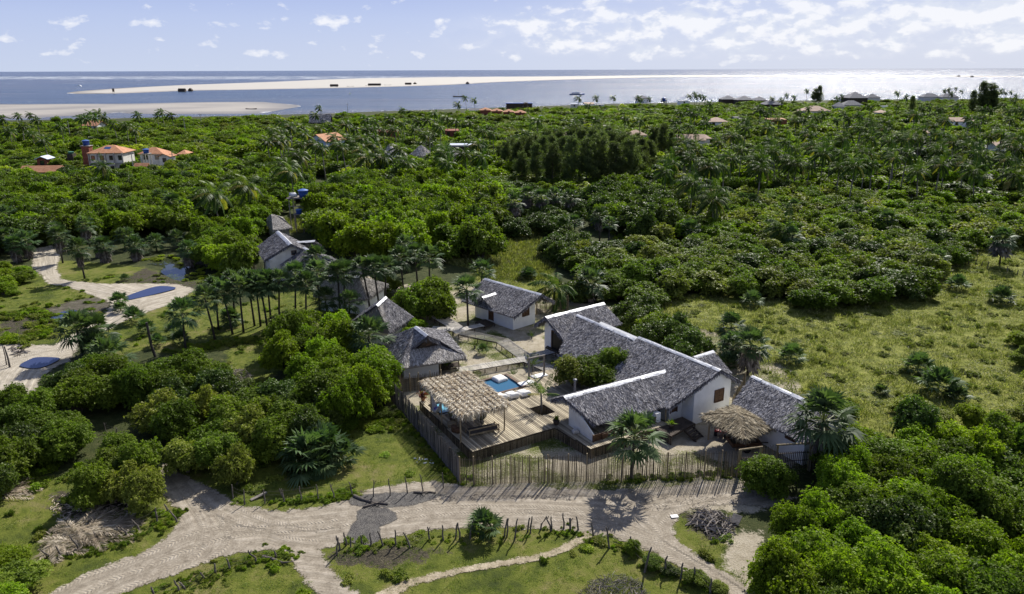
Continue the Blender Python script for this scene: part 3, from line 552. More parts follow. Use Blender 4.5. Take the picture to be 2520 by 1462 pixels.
def casu_mesh(seed,h=11.,r=4.6):
    rng=np.random.default_rng(seed); b=MB(); V=[];Rr=[]; b.tube([(0,0,-.2),(.1,0,h*.5),(-.1,.05,h*.97)],[.2,.12,.02],6)
    P_=[];N_=[]
    for i in range(110):
        z=h*(.1+.86*rng.uniform()**.8); ph=rng.uniform(0,6.28); L=r*(1-(z/h)*.9)**.8*rng.uniform(.35,1.2)+.3; e=math.radians(rng.uniform(25,60))
        d=np.array([math.cos(ph)*math.cos(e),math.sin(ph)*math.cos(e),math.sin(e)]); a=np.array([0,0,z]); 
        if i%2==0: b.tube([tuple(a),tuple(a+d*L*.9)],[.04,.012],4,False)
        m=int(6+L*9); t=rng.uniform(.35,1.08,m); P_.append(a+d*L*t[:,None]*np.array([1,1,.9])+.20*rng.normal(size=(m,3))); N_.append(np.repeat(d[None],m,0))
    Pp=np.concatenate(P_); N=unit(np.concatenate(N_)+.5*rng.normal(size=Pp.shape)+np.array([-.15,0,.1])); k=5
    d=unit(N[:,None]+.55*rng.normal(size=(len(Pp),k,3))).reshape(-1,3); s=unit(np.cross(d,rdir(rng,len(d)))); base=np.repeat(Pp,k,0)
    v,f=diamonds(base,d,s,rng.uniform(.35,.8,len(d)),.085,.12); r_=np.clip(np.repeat(rng.uniform(0,1,len(Pp)),k)*.7+.3*rng.uniform(0,1,len(d)),0,1)
    me=npmesh('crown',v,f,r_,[M_casu]); tm=bpy.data.meshes.new('trunk'); tm.from_pydata(b.v,[],b.f); tm.materials.append(M_bark); return me,tm
CASU=[casu_mesh(51),casu_mesh(52),casu_mesh(53,12,3.6)]
def put(me,name,parent,loc=(0,0,0),sc=(1,1,1),rz=0):
    o=bpy.data.objects.new(name,me); COL.objects.link(o); o.parent=parent; o.location=loc; o.scale=sc; o.rotation_euler=(0,0,rz); return o
def trunk_mesh(name,pts,rs,m,n=8):
    b=MB(); b.tube(pts,rs,n); me=bpy.data.meshes.new(name); me.from_pydata(b.v,[],b.f); me.materials.append(m); me.polygons.foreach_set('use_smooth',[True]*len(me.polygons)); return me
def gzv(x,y): return float(gz(x,y))
ENTRY=[]   # plants: (kind, object, x, y)
def bush(x,y,kn,lod,s,hs,phrase,group,z=None,name='bush',cat='bush',rz=None):
    me,tm=random.choice(TPL[kn][lod]); e=empty(name,(x,y,(gzv(x,y) if z is None else z)-.05),'','',group); e.rotation_euler=(0,0,random.uniform(0,6.28) if rz is None else rz)
    put(me,'crown',e,sc=(s,s,hs)); put(tm,'trunk',e,sc=(s,s,hs)); e['category']=cat; e['label']=phrase; ENTRY.append([kn,e,x,y,s,hs,phrase]); return e
def fanpalm(k,x,y,h,lab,s=1.,skirt=0,lean=(0,0),lod=0,grp=None,absD=False,z0=0.):
    """x,y = picture reading of the crown's centre, h = height of that centre above the ground"""
    w=P(x,y,h+z0) if absD else Z(k,x,y,h+z0); bx,by=w.x-lean[0],w.y-lean[1]; g=gzv(bx,by)+z0 if z0==0 else z0
    e=empty('fan_palm',(bx,by,g-.05),lab,'palm',grp)
    ml=FANG if h<.9 else (FANL if lod else FAN); c=put(random.choice(ml),'crown',e,(lean[0],lean[1],h+.05),(s,s,s),random.uniform(-.5,.5) if h>=.9 else random.uniform(0,6))
    if h>.5: 
        me=trunk_mesh('trunk',[(0,0,-.1),(lean[0]*.25,lean[1]*.25,h*.35),(lean[0]*.7,lean[1]*.7,h*.75),(lean[0],lean[1],h+.1)],[.15,.12,.11,.13],M_palmbark); put(me,'trunk',e)
    if skirt: put(random.choice(SKIRT),'dead_leaf_skirt',e,(lean[0],lean[1],h-.2),(skirt,skirt,min(1.,h/2.7)))
    return e
def cocopalm(k,x,y,h,lab,s=1.,lod=0,grp=None,lean=None):
    w=Z(k,x,y,h); lean=lean or (random.uniform(-.8,.3),random.uniform(-.4,.4)); bx,by=w.x-lean[0],w.y-lean[1]
    e=empty('coconut_palm',(bx,by,gzv(bx,by) if by<400 else 0),lab,'palm',grp)
    put(random.choice(COCOL if lod else COCO),'crown',e,(lean[0],lean[1],h),(s,s,s),random.uniform(-.35,.35))
    put(trunk_mesh('trunk',[(0,0,-.2),(lean[0]*.15,lean[1]*.15,h*.3),(lean[0]*.5,lean[1]*.5,h*.7),(lean[0],lean[1],h+.05)],[.20,.15,.12,.13],M_cocobark),'trunk',e); return e
AVOID=[]   # (x,y,r) kept clear of thicket plants
def scatter(poly,spacing,hmid,tries=30000,rng=None,world=False,avoid=True):
    rng=rng or RN; W=poly if world else DW(poly,hmid); p=np.array(W); x0,y0=p.min(0); x1,y1=p.max(0)
    n=min(tries,int((x1-x0)*(y1-y0)/spacing**2*7)+60); xs=rng.uniform(x0,x1,n); ys=rng.uniform(y0,y1,n); ok=inpoly(xs,ys,W); xs,ys=xs[ok],ys[ok]; out=[]; grid={}
    for x,y in zip(xs,ys):
        gx,gy=int(x//spacing),int(y//spacing); bad=False
        for a in(-1,0,1):
            for b in(-1,0,1):
                for q in grid.get((gx+a,gy+b),()):
                    if (q[0]-x)**2+(q[1]-y)**2<spacing**2: bad=True;break
                if bad: break
            if bad: break
        if bad: continue
        if avoid and any((x-a)**2+(y-b)**2<r*r for a,b,r in AVOID): continue
        grid.setdefault((gx,gy),[]).append((x,y)); out.append((x,y))
    return out
def gn_scatter(name,pts,protos,label,cat,kind='stuff'):
    """pts rows: x,y,z, rotation, scale xy, scale z, prototype index. One object of instances for growth nobody could count"""
    a=np.asarray(pts,np.float32); me=bpy.data.meshes.new(name); me.vertices.add(len(a)); me.vertices.foreach_set('co',a[:,:3].ravel())
    for n,c in (('rot',3),('sx',4),('sz',5)): t=me.attributes.new(n,'FLOAT','POINT'); t.data.foreach_set('value',a[:,c].copy())
    t=me.attributes.new('pick','INT','POINT'); t.data.foreach_set('value',a[:,6].astype(np.int32)); me.update()
    pc=bpy.data.collections.new(name+'_kinds')
    for i,m in enumerate(protos): pc.objects.link(bpy.data.objects.new('%s_kind_%02d'%(name,i),m))
    ng=bpy.data.node_groups.new(name,'GeometryNodeTree'); ng.interface.new_socket('Geometry',in_out='INPUT',socket_type='NodeSocketGeometry'); ng.interface.new_socket('Geometry',in_out='OUTPUT',socket_type='NodeSocketGeometry')
    gi=ng.nodes.new('NodeGroupInput'); go=ng.nodes.new('NodeGroupOutput'); ip=ng.nodes.new('GeometryNodeInstanceOnPoints'); ci=ng.nodes.new('GeometryNodeCollectionInfo')
    ci.inputs['Collection'].default_value=pc; ci.inputs['Separate Children'].default_value=True; ci.inputs['Reset Children'].default_value=True
    def at(n,t='FLOAT'):
        q=ng.nodes.new('GeometryNodeInputNamedAttribute'); q.data_type=t; q.inputs[0].default_value=n; return q.outputs[0]
    c1=ng.nodes.new('ShaderNodeCombineXYZ'); ng.links.new(at('rot'),c1.inputs[2]); c2=ng.nodes.new('ShaderNodeCombineXYZ'); s_=at('sx'); ng.links.new(s_,c2.inputs[0]); ng.links.new(s_,c2.inputs[1]); ng.links.new(at('sz'),c2.inputs[2])
    L=ng.links.new; L(gi.outputs[0],ip.inputs['Points']); L(ci.outputs[0],ip.inputs['Instance']); ip.inputs['Pick Instance'].default_value=True; L(at('pick','INT'),ip.inputs['Instance Index']); L(c1.outputs[0],ip.inputs['Rotation']); L(c2.outputs[0],ip.inputs['Scale']); L(ip.outputs[0],go.inputs[0])
    o=bpy.data.objects.new(name,me); COL.objects.link(o); md=o.modifiers.new('scatter','NODES'); md.node_group=ng; return setp(o,label,cat,kind=kind)
# ------------------------------------------------------------------ compound: thatched houses
def thatchmat(name,stops,rough=.9,transl=.0):
    m,nt,b=newmat(name); at=nd(nt,'ShaderNodeAttribute',attribute_name='rnd'); tc=nd(nt,'ShaderNodeTexCoord')
    n=noise(nt,tc.outputs['Object'],.9,4); f=mth(nt,'ADD',mth(nt,'MULTIPLY',at.outputs['Fac'],.8),mth(nt,'MULTIPLY',mth(nt,'SUBTRACT',n,.4),.55))
    ln(nt,ramp(nt,f,stops),b.inputs['Base Color']); b.inputs['Roughness'].default_value=rough; b.inputs['Specular IOR Level'].default_value=.25
    return m
M_th=thatchmat('grey_palm_thatch',[(0.05,(.038,.037,.044)),(.4,(.15,.145,.158)),(.75,(.42,.405,.41)),(1,(.78,.75,.73))])
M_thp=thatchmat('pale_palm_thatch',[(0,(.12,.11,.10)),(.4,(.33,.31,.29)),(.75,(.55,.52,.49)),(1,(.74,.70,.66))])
M_thb=thatchmat('brown_palm_thatch',[(0,(.06,.045,.028)),(.45,(.22,.18,.115)),(.8,(.42,.36,.25)),(1,(.60,.54,.42))])
UP=Vector((0,0,1))
def thatch(name,polys,m,parent,dens=260,L=.34,w=.05,th=.2,fr=60,frl=.42,lift=.14,seed=1,edges=None):
    """slab of laid palm leaves: every leaf blade is a small quad pointing down the slope, with a ragged fringe at the open edges"""
    rng=np.random.default_rng(seed+len(name)); V=[];F=[];Rn=[];nv=0
    def add(v,f,r):
        nonlocal nv
        V.append(v); F.append(f+nv); Rn.append(r); nv+=len(v)
    for pi_,poly in enumerate(polys):
        poly=[Vector(p) for p in poly]
        n=Vector((0,0,0))
        for i in range(len(poly)): n+= (poly[i]-poly[0]).cross(poly[(i+1)%len(poly)]-poly[0])
        n.normalize()
        if n.z<0: n=-n; poly=poly[::-1]
        d=(-UP+n*n.z).normalized(); s=n.cross(d); o=poly[0]
        N=np.array(n);D=np.array(d);Sx=np.array(s)
        uv=[((p-o).dot(d),(p-o).dot(s)) for p in poly]; a=np.array(uv); x0,y0=a.min(0); x1,y1=a.max(0)
        # slab
        k=len(poly); top=[np.array(p) for p in poly]; bot=[np.array(p-UP*th) for p in poly]
        for i in range(1,k-1): add(np.array([top[0],top[i],top[i+1],top[i+1]*.5+top[0]*.5]),np.array([[0,1,2,3]]),np.array([.15])); add(np.array([bot[0],bot[i+1]*.5+bot[0]*.5,bot[i+1],bot[i]]),np.array([[0,1,2,3]]),np.array([.05]))
        for i in range(k): j=(i+1)%k; add(np.array([top[i],bot[i],bot[j],top[j]]),np.array([[0,1,2,3]]),np.array([.15]))
        area=(x1-x0)*(y1-y0); m_=int(area*dens); u=rng.uniform(x0,x1,m_); v_=rng.uniform(y0,y1,m_); ok=inpoly(u,v_,uv); u,v_=u[ok],v_[ok]; m_=len(u)
        if m_:
            # plane offset by fitting each point on triangle fan is unnecessary: polygons are (nearly) flat
            base=np.array(o)+u[:,None]*D+v_[:,None]*Sx+N*(.015+.05*rng.uniform(0,1,m_)[:,None])
            dr=unit(D+Sx*rng.normal(0,.28,m_)[:,None]+N*rng.uniform(-.02,lift,m_)[:,None]); sd=unit(np.cross(dr,N+.35*rng.normal(size=(m_,3))))
            v,f=diamonds(base,dr,sd,L*rng.uniform(.6,1.25,m_),w*rng.uniform(.6,1.3,m_)); add(v,f,rng.uniform(0,1,m_))
        for i in range(k):
            if edges and not edges[pi_][i]: continue
            p,q=poly[i],poly[(i+1)%k]; e=q-p; 
            if e.length<.2: continue
            out=e.cross(n).normalized(); 
            drop=1. if abs(e.normalized().z)<.2 else .75
            mm=int(e.length*fr); t=rng.uniform(0,1,mm)[:,None]; base=np.array(p)+t*np.array(e)-np.array(out)*rng.uniform(0,.12,mm)[:,None]-np.array([0,0,1])*rng.uniform(0,th,mm)[:,None]
            hang=D*.45+np.array(out)*.3+np.array([0,0,-.75]); dr=unit(hang+.22*rng.normal(size=(mm,3))); sd=unit(np.cross(dr,np.array(out)+.4*rng.normal(size=(mm,3))))
            v,f=diamonds(base,dr,sd,frl*drop*rng.uniform(.5,1.2,mm),w*rng.uniform(.7,1.4,mm)); add(v,f,rng.uniform(0,.9,mm))
    return link(name,npmesh(name,np.concatenate(V),np.concatenate(F),np.concatenate(Rn),[m]),None,parent)
def ridgecap(parent,A,B,nearn,farn,w=.34,wf=.34,lift=.07,seed=3):
    r=random.Random(seed); A,B=Vector(A),Vector(B); L=(B-A).length; k=max(2,int(L/1.0)); b=MB()
    for i in range(k):
        t0,t1=i/k,(i+1.04)/k; jz=r.uniform(-.015,.02); p,q=A+(B-A)*t0+UP*(lift+jz),A+(B-A)*min(1.01,t1)+UP*(lift+jz+.012)
        e1=p+nearn*w*r.uniform(.92,1.08)+UP*r.uniform(-.02,.03); e2=q+nearn*w*r.uniform(.92,1.08)+UP*r.uniform(-.02,.03); f1=p+farn*wf; f2=q+farn*wf
        m1,m2=(p+e1)/2+UP*r.uniform(.0,.03),(q+e2)/2+UP*r.uniform(.0,.03)
        b.poly([p,m1,m2,q]); b.poly([m1,e1,e2,m2]); b.poly([f1,p,q,f2])
    o=b.build('ridge_cap',M_metal,parent); s=o.modifiers.new('solid','SOLIDIFY'); s.thickness=.012; return o
def wallring(name,ring,m,parent,z0=None):
    """ring: (x,y,ztop[,zbase])"""
    b=MB(); n=len(ring)
    for i in range(n):
        p,q=ring[i],ring[(i+1)%n]; zp=p[3] if len(p)>3 else -.1; zq=q[3] if len(q)>3 else -.1
        b.poly([(p[0],p[1],zp),(q[0],q[1],zq),(q[0],q[1],q[2]),(p[0],p[1],p[2])])
    b.poly([(p[0],p[1],p[2]) for p in ring]); return b.build(name,m,parent)
def opening(parent,P0,wd,z0,z1,w,kind='window',out=None,shutter=True,label=None,glassm=None):
    """window or door centred at P0 (xy on the wall line), wd = direction along the wall, out = outward normal"""
    P0=Vector((P0[0],P0[1],0)); wd=Vector((wd[0],wd[1],0)).normalized(); out=Vector((out[0],out[1],0)).normalized(); rz=math.atan2(wd.y,wd.x); zc=(z0+z1)/2
    b=MB(); t=.07
    for s in(-1,1): b.box(P0+wd*s*(w/2-t/2)+out*.03+UP*zc,(t,.10,z1-z0),rz)
    b.box(P0+out*.03+UP*(z1-t/2),(w-2*t,.10,t),rz)
    if kind=='window': b.box(P0+out*.045+UP*(z0+t/2),(w-2*t,.15,t),rz)
    f=b.build(kind,M_wood,parent)
    if label: f['label']=label
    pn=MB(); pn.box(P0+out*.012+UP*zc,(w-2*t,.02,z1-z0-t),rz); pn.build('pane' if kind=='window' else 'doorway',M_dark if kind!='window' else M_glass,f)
    if shutter:
        sh=MB(); hw=(w-2*t)/2 if kind=='window' else (w-2*t)
        for j in ((0,) if kind!='window' else (0,1)):
            c=P0+wd*((-hw/2+j*hw) if kind=='window' else 0)
            if kind=='window' and j==1 and shutter=='half': continue
            k=max(4,int((z1-z0)/.09)); 
            for i in range(k): sh.box(c+out*.035+UP*(z0+t+(i+.5)*(z1-z0-2*t)/k),(hw-.03,.025,(z1-z0)/k*.78),rz)
        sh.build('shutter' if kind=='window' else 'door_leaf',M_wood,f)
    return f
def hor(v): v=Vector((v.x,v.y,0)); return v.normalized()
def slope_n(A,B,near,tan):
    a=hor(B-A); h=Vector((a.y,-a.x,0)); 
    if h.dot(near)<0: h=-h
    dn=(h-UP*tan).normalized(); n=(B-A).cross(dn).normalized()
    return (n if n.z>0 else -n),h,dn
# ---------------- main house
TNV=Vector((-.857,-.515,0))
R2a,R2b=Z('b',1025,670,4.75),Z('b',1765,970,4.75); R1a,R1b=Z('b',475,470,4.5),Z('b',1012,700,4.5)
n2,h2,d2=slope_n(R2a,R2b,TNV,.5); n1,h1,d1=slope_n(R1a,R1b,TNV,.5)
cR=onplane('b',1300,1312,R2b,n2); cL=onplane('b',315,797,R1a,n1)
w2=(cR-R2b).dot(h2); w1=(cL-R1a).dot(h1); a2=hor(R2b-R2a)
def down(Pt,h,w,tan): return Pt+h*w-UP*w*tan
nf2,hf2,df2=slope_n(R2a,R2b,-TNV,.62)
MH=empty('thatched_house',(15.85,59.02,0),'largest white house with long grey thatched roof in two ridge levels and metal ridge sheets','house')
e2a=down(R2a,h2,w2,.5); e1b=down(R1b,h1,w2+.05,.5)
thatch('roof',[[R2a,R2b,cR,e2a],[R2a,R2b,down(R2b,hf2,2.9,.62),down(R2a,hf2,2.9,.62)]],M_th,MH,th=.28,edges=[[0,1,1,1],[0,1,1,1]])
thatch('roof',[[R1a,R1b,e1b,cL],[R1a,R1b,down(R1b,-h1,2.9,.62),down(R1a,-h1,2.9,.62)]],M_th,MH,th=.28,seed=4,edges=[[0,0,1,1],[0,0,1,1]])
ridgecap(MH,R2a,R2b,d2,df2); ridgecap(MH,R1a,R1b+ (R1b-R1a).normalized()*.5,d1,df2,seed=5)
# wing with wooden front
zW=onplane('b',1262,972,R2b,n2).z
Wa,Wb=Z('b',345,1210,zW),Z('b',1262,972,zW); U=hor(Wb-Wa); V=Vector((U.y,-U.x,0)); nW,hW,dW=slope_n(Wa,Wb,V,.52)
cW=onplane('b',622,1450,Wa,nW); wW=(cW-Wa).dot(hW); cWr=onplane('b',1250,1290,Wa,nW)
nWf,hWf,dWf=slope_n(Wa,Wb,-V,.52)
thatch('roof',[[Wa,Wb,cWr,cW],[Wa,Wb+U*1.5,down(Wb+U*1.5,hWf,1.9,.52),down(Wa,hWf,1.9,.52)]],M_th,MH,th=.28,seed=7,edges=[[0,1,1,1],[0,0,1,1]])
ridgecap(MH,Wa,Wb,dW,dWf,w=.4,seed=9)
# back wing at the left end
zB=4.5; Ba,Bb=Z('b',180,492,zB),Z('b',705,365,zB); nB,hB,dB=slope_n(Ba,Bb,V,.52)
UB=hor(Bb-Ba)
thatch('roof',[[Ba,Bb,down(Bb,hB,3.,.52),down(Ba,hB,3.2,.52)],[Ba,Bb,down(Bb,-hB,1.9,.75),down(Ba,-hB,1.9,.75)]],M_th,MH,th=.28,seed=11,edges=[[0,1,1,1],[0,1,1,1]])
ridgecap(MH,Ba,Bb,dB,(-hB-UP*.75).normalized(),w=.4,seed=12)
# small roof behind the long ridge
zS=4.3; Sa,Sb=Z('b',1515,850,zS),Z('b',1690,797,zS); nS,hS,dS=slope_n(Sa,Sb,V,.6)
thatch('roof',[[Sa,Sb,down(Sb,hS,2.3,.6),down(Sa,hS,2.,.6)],[Sa,Sb,down(Sb,-hS,1.6,.7),down(Sa,-hS,1.6,.7)]],M_th,MH,th=.25,seed=13,edges=[[0,1,1,1],[0,1,1,1]])
ridgecap(MH,Sa,Sb,dS,(-hS-UP*.7).normalized(),seed=14)
UM=Vector((math.cos(math.radians(31)),math.sin(math.radians(31)),0)); VM=Vector((UM.y,-UM.x,0)); N0=Vector((15.85,59.02,0))
def q2(p,z,zb=None): return (p.x,p.y,z) if zb is None else (p.x,p.y,z,zb)
wr=[q2(N0,2.95),q2(N0+UM*2.85,4.4),q2(N0+UM*4.45,3.35),q2(N0+UM*4.45-VM*17,3.3),q2(N0+UM*2.85-VM*17,4.15),q2(N0-UM*.4-VM*17,2.6),q2(N0-UM*.4-VM*4,2.8),q2(N0-UM*1.5-VM*4,2.3),q2(N0-UM*1.5-VM*1.4,2.3),q2(N0-VM*1.4,2.95)]
wallring('wall',wr,M_white,MH)
c=Z('d',1070,435,0); tt=3.05; opening(MH,N0+UM*3.02,UM,1.55,2.75,1.15,'window',VM,True,'wooden louvre window in the white gable wall')
opening(MH,N0-UM*1.0-VM*1.4,UM,.9,2.6,.85,'door',VM)
# wing walls
g0=Z('c',1738,682,.9); g1=Z('c',1960,828,.9); Wu=hor(Vector((Wb.x-Wa.x,Wb.y-Wa.y,0))); 
front=Vector((g1.x,g1.y,0)); back=front-V*3.5; wl=(Wb-Wa).dot(Wu)+.1
ridge_off=(Wa-front).dot(-V)  # distance from front wall back to the ridge
zt=lambda off: zW-.33-.52*abs(off-ridge_off)
wallring('wall',[q2(back,zt(3.5),.2),q2(front-V*ridge_off,zt(ridge_off),.2),q2(front,zt(0),.2),q2(front+Wu*.12,zt(0),.2),q2(back+Wu*.12,zt(3.5),.2)],M_render,MH)['label']='grey white rendered end wall'
lw=(cWr-cW).dot(Wu)-.7
b=MB()
zf=zt(0)
nb=int((zf-.9)/.15)
for i in range(nb): b.bar(front+Wu*.14+V*(.0+.012*(i%2))+UP*(.97+i*.15),front+Wu*(lw)+V*(.0+.012*(i%2))+UP*(.97+i*.15),.06,.142)
b.box(front+Wu*.02+V*.05+UP*((zf+.9)/2),(.14,.14,zf-.9),math.atan2(Wu.y,Wu.x))
b.build('timber_cladding',M_wood,MH)
for t in (.22,.62): opening(MH,front+Wu*(lw*t)+V*.05,Wu,zf-1.0,zf-.12,1.25,'window',V,'half')
wallring('wall',[q2(front+Wu*lw,zf+.2,.2),q2(front+Wu*(lw+.55),zf+.2,.2),q2(front+Wu*(lw+.55)-V*3.4,zf+.2,.2),q2(front+Wu*lw-V*3.4,zf+.2,.2)],M_white,MH)
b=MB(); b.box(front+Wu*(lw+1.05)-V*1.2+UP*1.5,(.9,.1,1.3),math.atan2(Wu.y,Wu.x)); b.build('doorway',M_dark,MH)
b=MB(); 
for q in (front+Wu*(lw+1.2)-V*.1,): b.tube([q+UP*.3,q+UP*2.2],.07,7)
b.build('porch_post',M_log,MH)
fl=MB(); fc=Z('r',983,490,3.3); fl.lathe((fc.x,fc.y,2.2),[(.10,0),(.10,2.1)],10); fl.lathe((fc.x,fc.y,4.30),[(.10,0),(.2,.02),(.16,.10),(.02,.16)],10); fl.build('stove_flue',mat('dull_steel',(.10,.10,.11),(.16,.16,.17),3,.5,0,None,.5,metal=.5),MH)
# back wing wall with the wide opening
bw=Z('b',195,752,0); bwr=Z('b',380,790,0)
ww=Ba+hB*1.0+UB*.9; 
k0=Vector((Ba.x,Ba.y,0))+UB*1.0-hB*1.3; k1=Vector((Ba.x,Ba.y,0))+UB*1.0+hB*2.2
wallring('wall',[q2(k0,zB-1.3),q2(Vector((Ba.x,Ba.y,0))+UB*1.0,zB-.35),q2(k1,zB-1.45),q2(k1+UB*7,zB-1.45),q2(Vector((Ba.x,Ba.y,0))+UB*8.0,zB-.35),q2(k0+UB*7,zB-1.3)],M_white,MH)
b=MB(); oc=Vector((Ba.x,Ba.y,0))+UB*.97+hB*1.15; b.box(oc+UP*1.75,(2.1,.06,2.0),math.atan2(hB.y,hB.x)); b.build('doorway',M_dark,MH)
b=MB(); b.box(oc-hB*1.1+UP*1.75-UB*.03,(.1,.14,2.1),math.atan2(hB.y,hB.x)); b.box(oc+UP*2.8-UB*.03,(2.2,.14,.1),math.atan2(hB.y,hB.x)); b.build('door_frame',M_wood,MH)
for kk,xx,yy in (('b',400,905),('b',530,930)):
    q=Z(kk,xx,yy,.1); b=MB(); b.tube([(q.x,q.y,0),(q.x,q.y,2.3)],.11,8); b.build('veranda_post',M_log,MH)
# ---------------- cabin
CB=empty('thatched_cabin',(.12,83.96,0),'white cabin with grey thatched roof, dark door and wooden window behind the boardwalk','house')
zC=4.3; Ca,Cb=Z('a',1213,145,zC),Z('a',1725,287,zC); nC,hC,dC=slope_n(Ca,Cb,TNV,.5); cc=onplane('a',1482,490,Cb,nC); wC=(cc-Cb).dot(hC)
rakeoff=cc-down(Cb,hC,wC,.5)
cl=onplane('a',1115,300,Ca,nC)
thatch('roof',[[Ca,Cb,cc,down(Ca,hC,wC,.5)],[Ca,Cb,down(Cb,-hC,2.3,.62),down(Ca,-hC,2.3,.62)]],M_th,CB,th=.26,seed=21,edges=[[0,1,1,1],[0,1,1,1]])
ridgecap(CB,Ca,Cb,dC,(-hC-UP*.62).normalized(),seed=22)
aC=hor(Cb-Ca); C0=Vector((.12,83.96,0)); CRr=Vector((2.83,86.51,0)); gw=hor(CRr-C0); gl=(CRr-C0).length; sw=Vector((-gw.y,gw.x,0)); ro=(Cb-C0).dot(gw)
zc_=lambda o: zC-.35-(.5*(ro-o) if o<ro else .62*(o-ro))
wallring('wall',[q2(C0,zc_(0)),q2(C0+gw*ro,zc_(ro)),q2(C0+gw*max(gl,ro+.3),zc_(max(gl,ro+.3))),q2(C0+gw*max(gl,ro+.3)+sw*7,zc_(gl)),q2(C0+gw*ro+sw*7,zc_(ro)),q2(C0+sw*7,zc_(0))],M_white,CB)
wc=Z('a',1565,530,0); opening(CB,C0+gw*(gl*.56),gw,1.35,2.35,1.2,'window',Vector((gw.y,-gw.x,0)),True)
dq=Z('a',1238,532,.3); dist=(dq-C0).dot(sw); opening(CB,C0+sw*dist,sw,.3,2.3,.9,'door',-gw,True)
zP=onplane('a',1305,278,Cb,nC).z+.05; Pb=Z('a',1305,278,zP); Pa=Z('a',1185,314,zP); pax=hor(Pb-Pa); nP,hP,dP=slope_n(Pa,Pb,Vector((1,-1,0)),.6)
thatch('roof',[[Pa,Pb,down(Pb,hP,1.9,.6)+pax*.2,down(Pa,hP,1.5,.6)],[Pa,Pb,down(Pb,-hP,1.3,.6),down(Pa,-hP,1.3,.6)]],M_th,CB,th=.2,seed=23,edges=[[0,1,1,1],[0,0,1,1]])
ridgecap(CB,Pa,Pb,dP,(-hP-UP*.6).normalized(),seed=24)
# ---------------- hut by the pool
HP=empty('thatched_hut',(-9,71,0),'white hut with hipped thatched roof and pale front slope beside the pool deck','house')
zH=4.55; Ha,Hb=Z('a',590,578,zH),Z('a',700,662,zH); E1,E2,E4=Z('a',440,948,2.1),Z('a',1042,852,2.1),Z('a',300,690,2.1); E3=E4+(E2-E1)
T1,T2=Z('a',548,775,3.15),Z('a',840,722,3.05)
thatch('roof',[[Ha,Hb,T1],[Ha,T1,E1],[Ha,E1,E4]],M_th,HP,seed=31,edges=[[0,1,0],[0,0,0],[0,1,0]],th=.3,frl=.5)
thatch('roof',[[Ha,Hb,T2],[Ha,T2,E2],[Ha,E2,E3],[Ha,E3,E4]],M_th,HP,seed=32,edges=[[0,1,0],[0,0,0],[0,1,0],[0,1,0]],th=.3,frl=.5)
mid=(T1+T2)/2-UP*.12
fo=thatch('front_roof_slope',[[T1-UP*.05,mid,E1],[mid,T2-UP*.05,E2],[mid,E2,E1]],M_thp,HP,seed=33,edges=[[1,0,0],[1,0,0],[0,1,0]],th=.3,frl=.5,dens=190); fo['label']='thatched front slope coloured paler as if sunlit'  # paler thatch, its colour partly standing in for sunlight on this slope
ridgecap(HP,Ha,Hb,(hor(T2-T1)*.8-UP*.55).normalized(),(-hor(T2-T1)*.8-UP*.55).normalized(),w=.3,wf=.3,seed=34)
b=MB(); gq=(T1+T2)/2; b.poly([Hb-UP*.3-(T1+T2-Hb*2)*.03,T1*.75+gq*.25-UP*.3,T2*.75+gq*.25-UP*.3]); b.build('gable_end',M_darkwood,HP)
b=MB(); vv=Hb*.35+gq*.65; 
for i in range(5): b.box(vv-UP*(.28)+UP*(i*.07)+hor(Hb-Ha)*.12,(.5,.03,.045),math.atan2((T2-T1).y,(T2-T1).x))
b.build('vent_louvre',M_wood,HP)
f1,f2=Z('a',485,1052,0),Z('a',800,1012,0); hu=hor(f2-f1); hv=Vector((hu.y,-hu.x,0)); 
wallring('wall',[q2(f1,2.25),q2(f2,2.25),q2(f2-hv*1.6,2.25),q2(f2-hv*1.6+hu*1.7,2.25),q2(f2-hv*6.4+hu*1.7,2.25),q2(f1-hv*6.4,2.25)],M_white,HP)
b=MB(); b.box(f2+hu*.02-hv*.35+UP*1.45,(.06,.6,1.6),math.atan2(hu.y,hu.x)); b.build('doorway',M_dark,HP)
for i,(x,y,t) in enumerate(((980,988,870),(462,1055,935),(815,1020,900))):
    q=Z('a',x,y,.3); b=MB(); b.tube([(q.x,q.y,-.1),(q.x,q.y,2.2)],.06,8); b.build('post',M_log,HP)
def boards(name,poly,z,ax,parent,w=.155,gap=.042,th=.04,holes=(),m=None,jit=0.):
    """parallel boards along ax clipped to the polygon, gaps between them are real"""
    ax=Vector(ax).normalized(); pr=Vector((-ax.y,ax.x,0)); P_=[Vector((p[0],p[1],0)) for p in poly]; a=[p.dot(ax) for p in P_]; c=[p.dot(pr) for p in P_]
    k0,k1=math.floor(min(c)/(w+gap)),math.ceil(max(c)/(w+gap)); s=np.arange(min(a)-.05,max(a)+.05,.04); b=MB(); pl=[(p.x,p.y) for p in P_]; r=random.Random(3)
    for k in range(k0,k1+1):
        cc=(k+.5)*(w+gap); x=s*ax.x+cc*pr.x; y=s*ax.y+cc*pr.y; ins=inpoly(x,y,pl)
        for h in holes: ins&=~inpoly(x,y,h)
        e=np.flatnonzero(np.diff(np.concatenate([[0],ins.astype(int),[0]])))
        for i,j in zip(e[::2],e[1::2]):
            if j-i<4: continue
            A=ax*s[i]+pr*cc; B=ax*s[min(j,len(s)-1)]+pr*cc; dz=r.uniform(-.004,.004); b.bar(A+UP*(z-th/2+dz),B+UP*(z-th/2+dz),w*r.uniform(.95,1.),th)
    return b.build(name,m or M_deck,parent)
M_deck=mat('sun_bleached_deck_board',(.17,.14,.095),(.46,.395,.28),1.6,.8,.3,20,.3,island=.55,contrast=(.25,.75))
M_walk=mat('pale_grey_boards',(.44,.41,.36),(.72,.68,.61),1.6,.8,.3,20,.3,island=.5,contrast=(.25,.75))
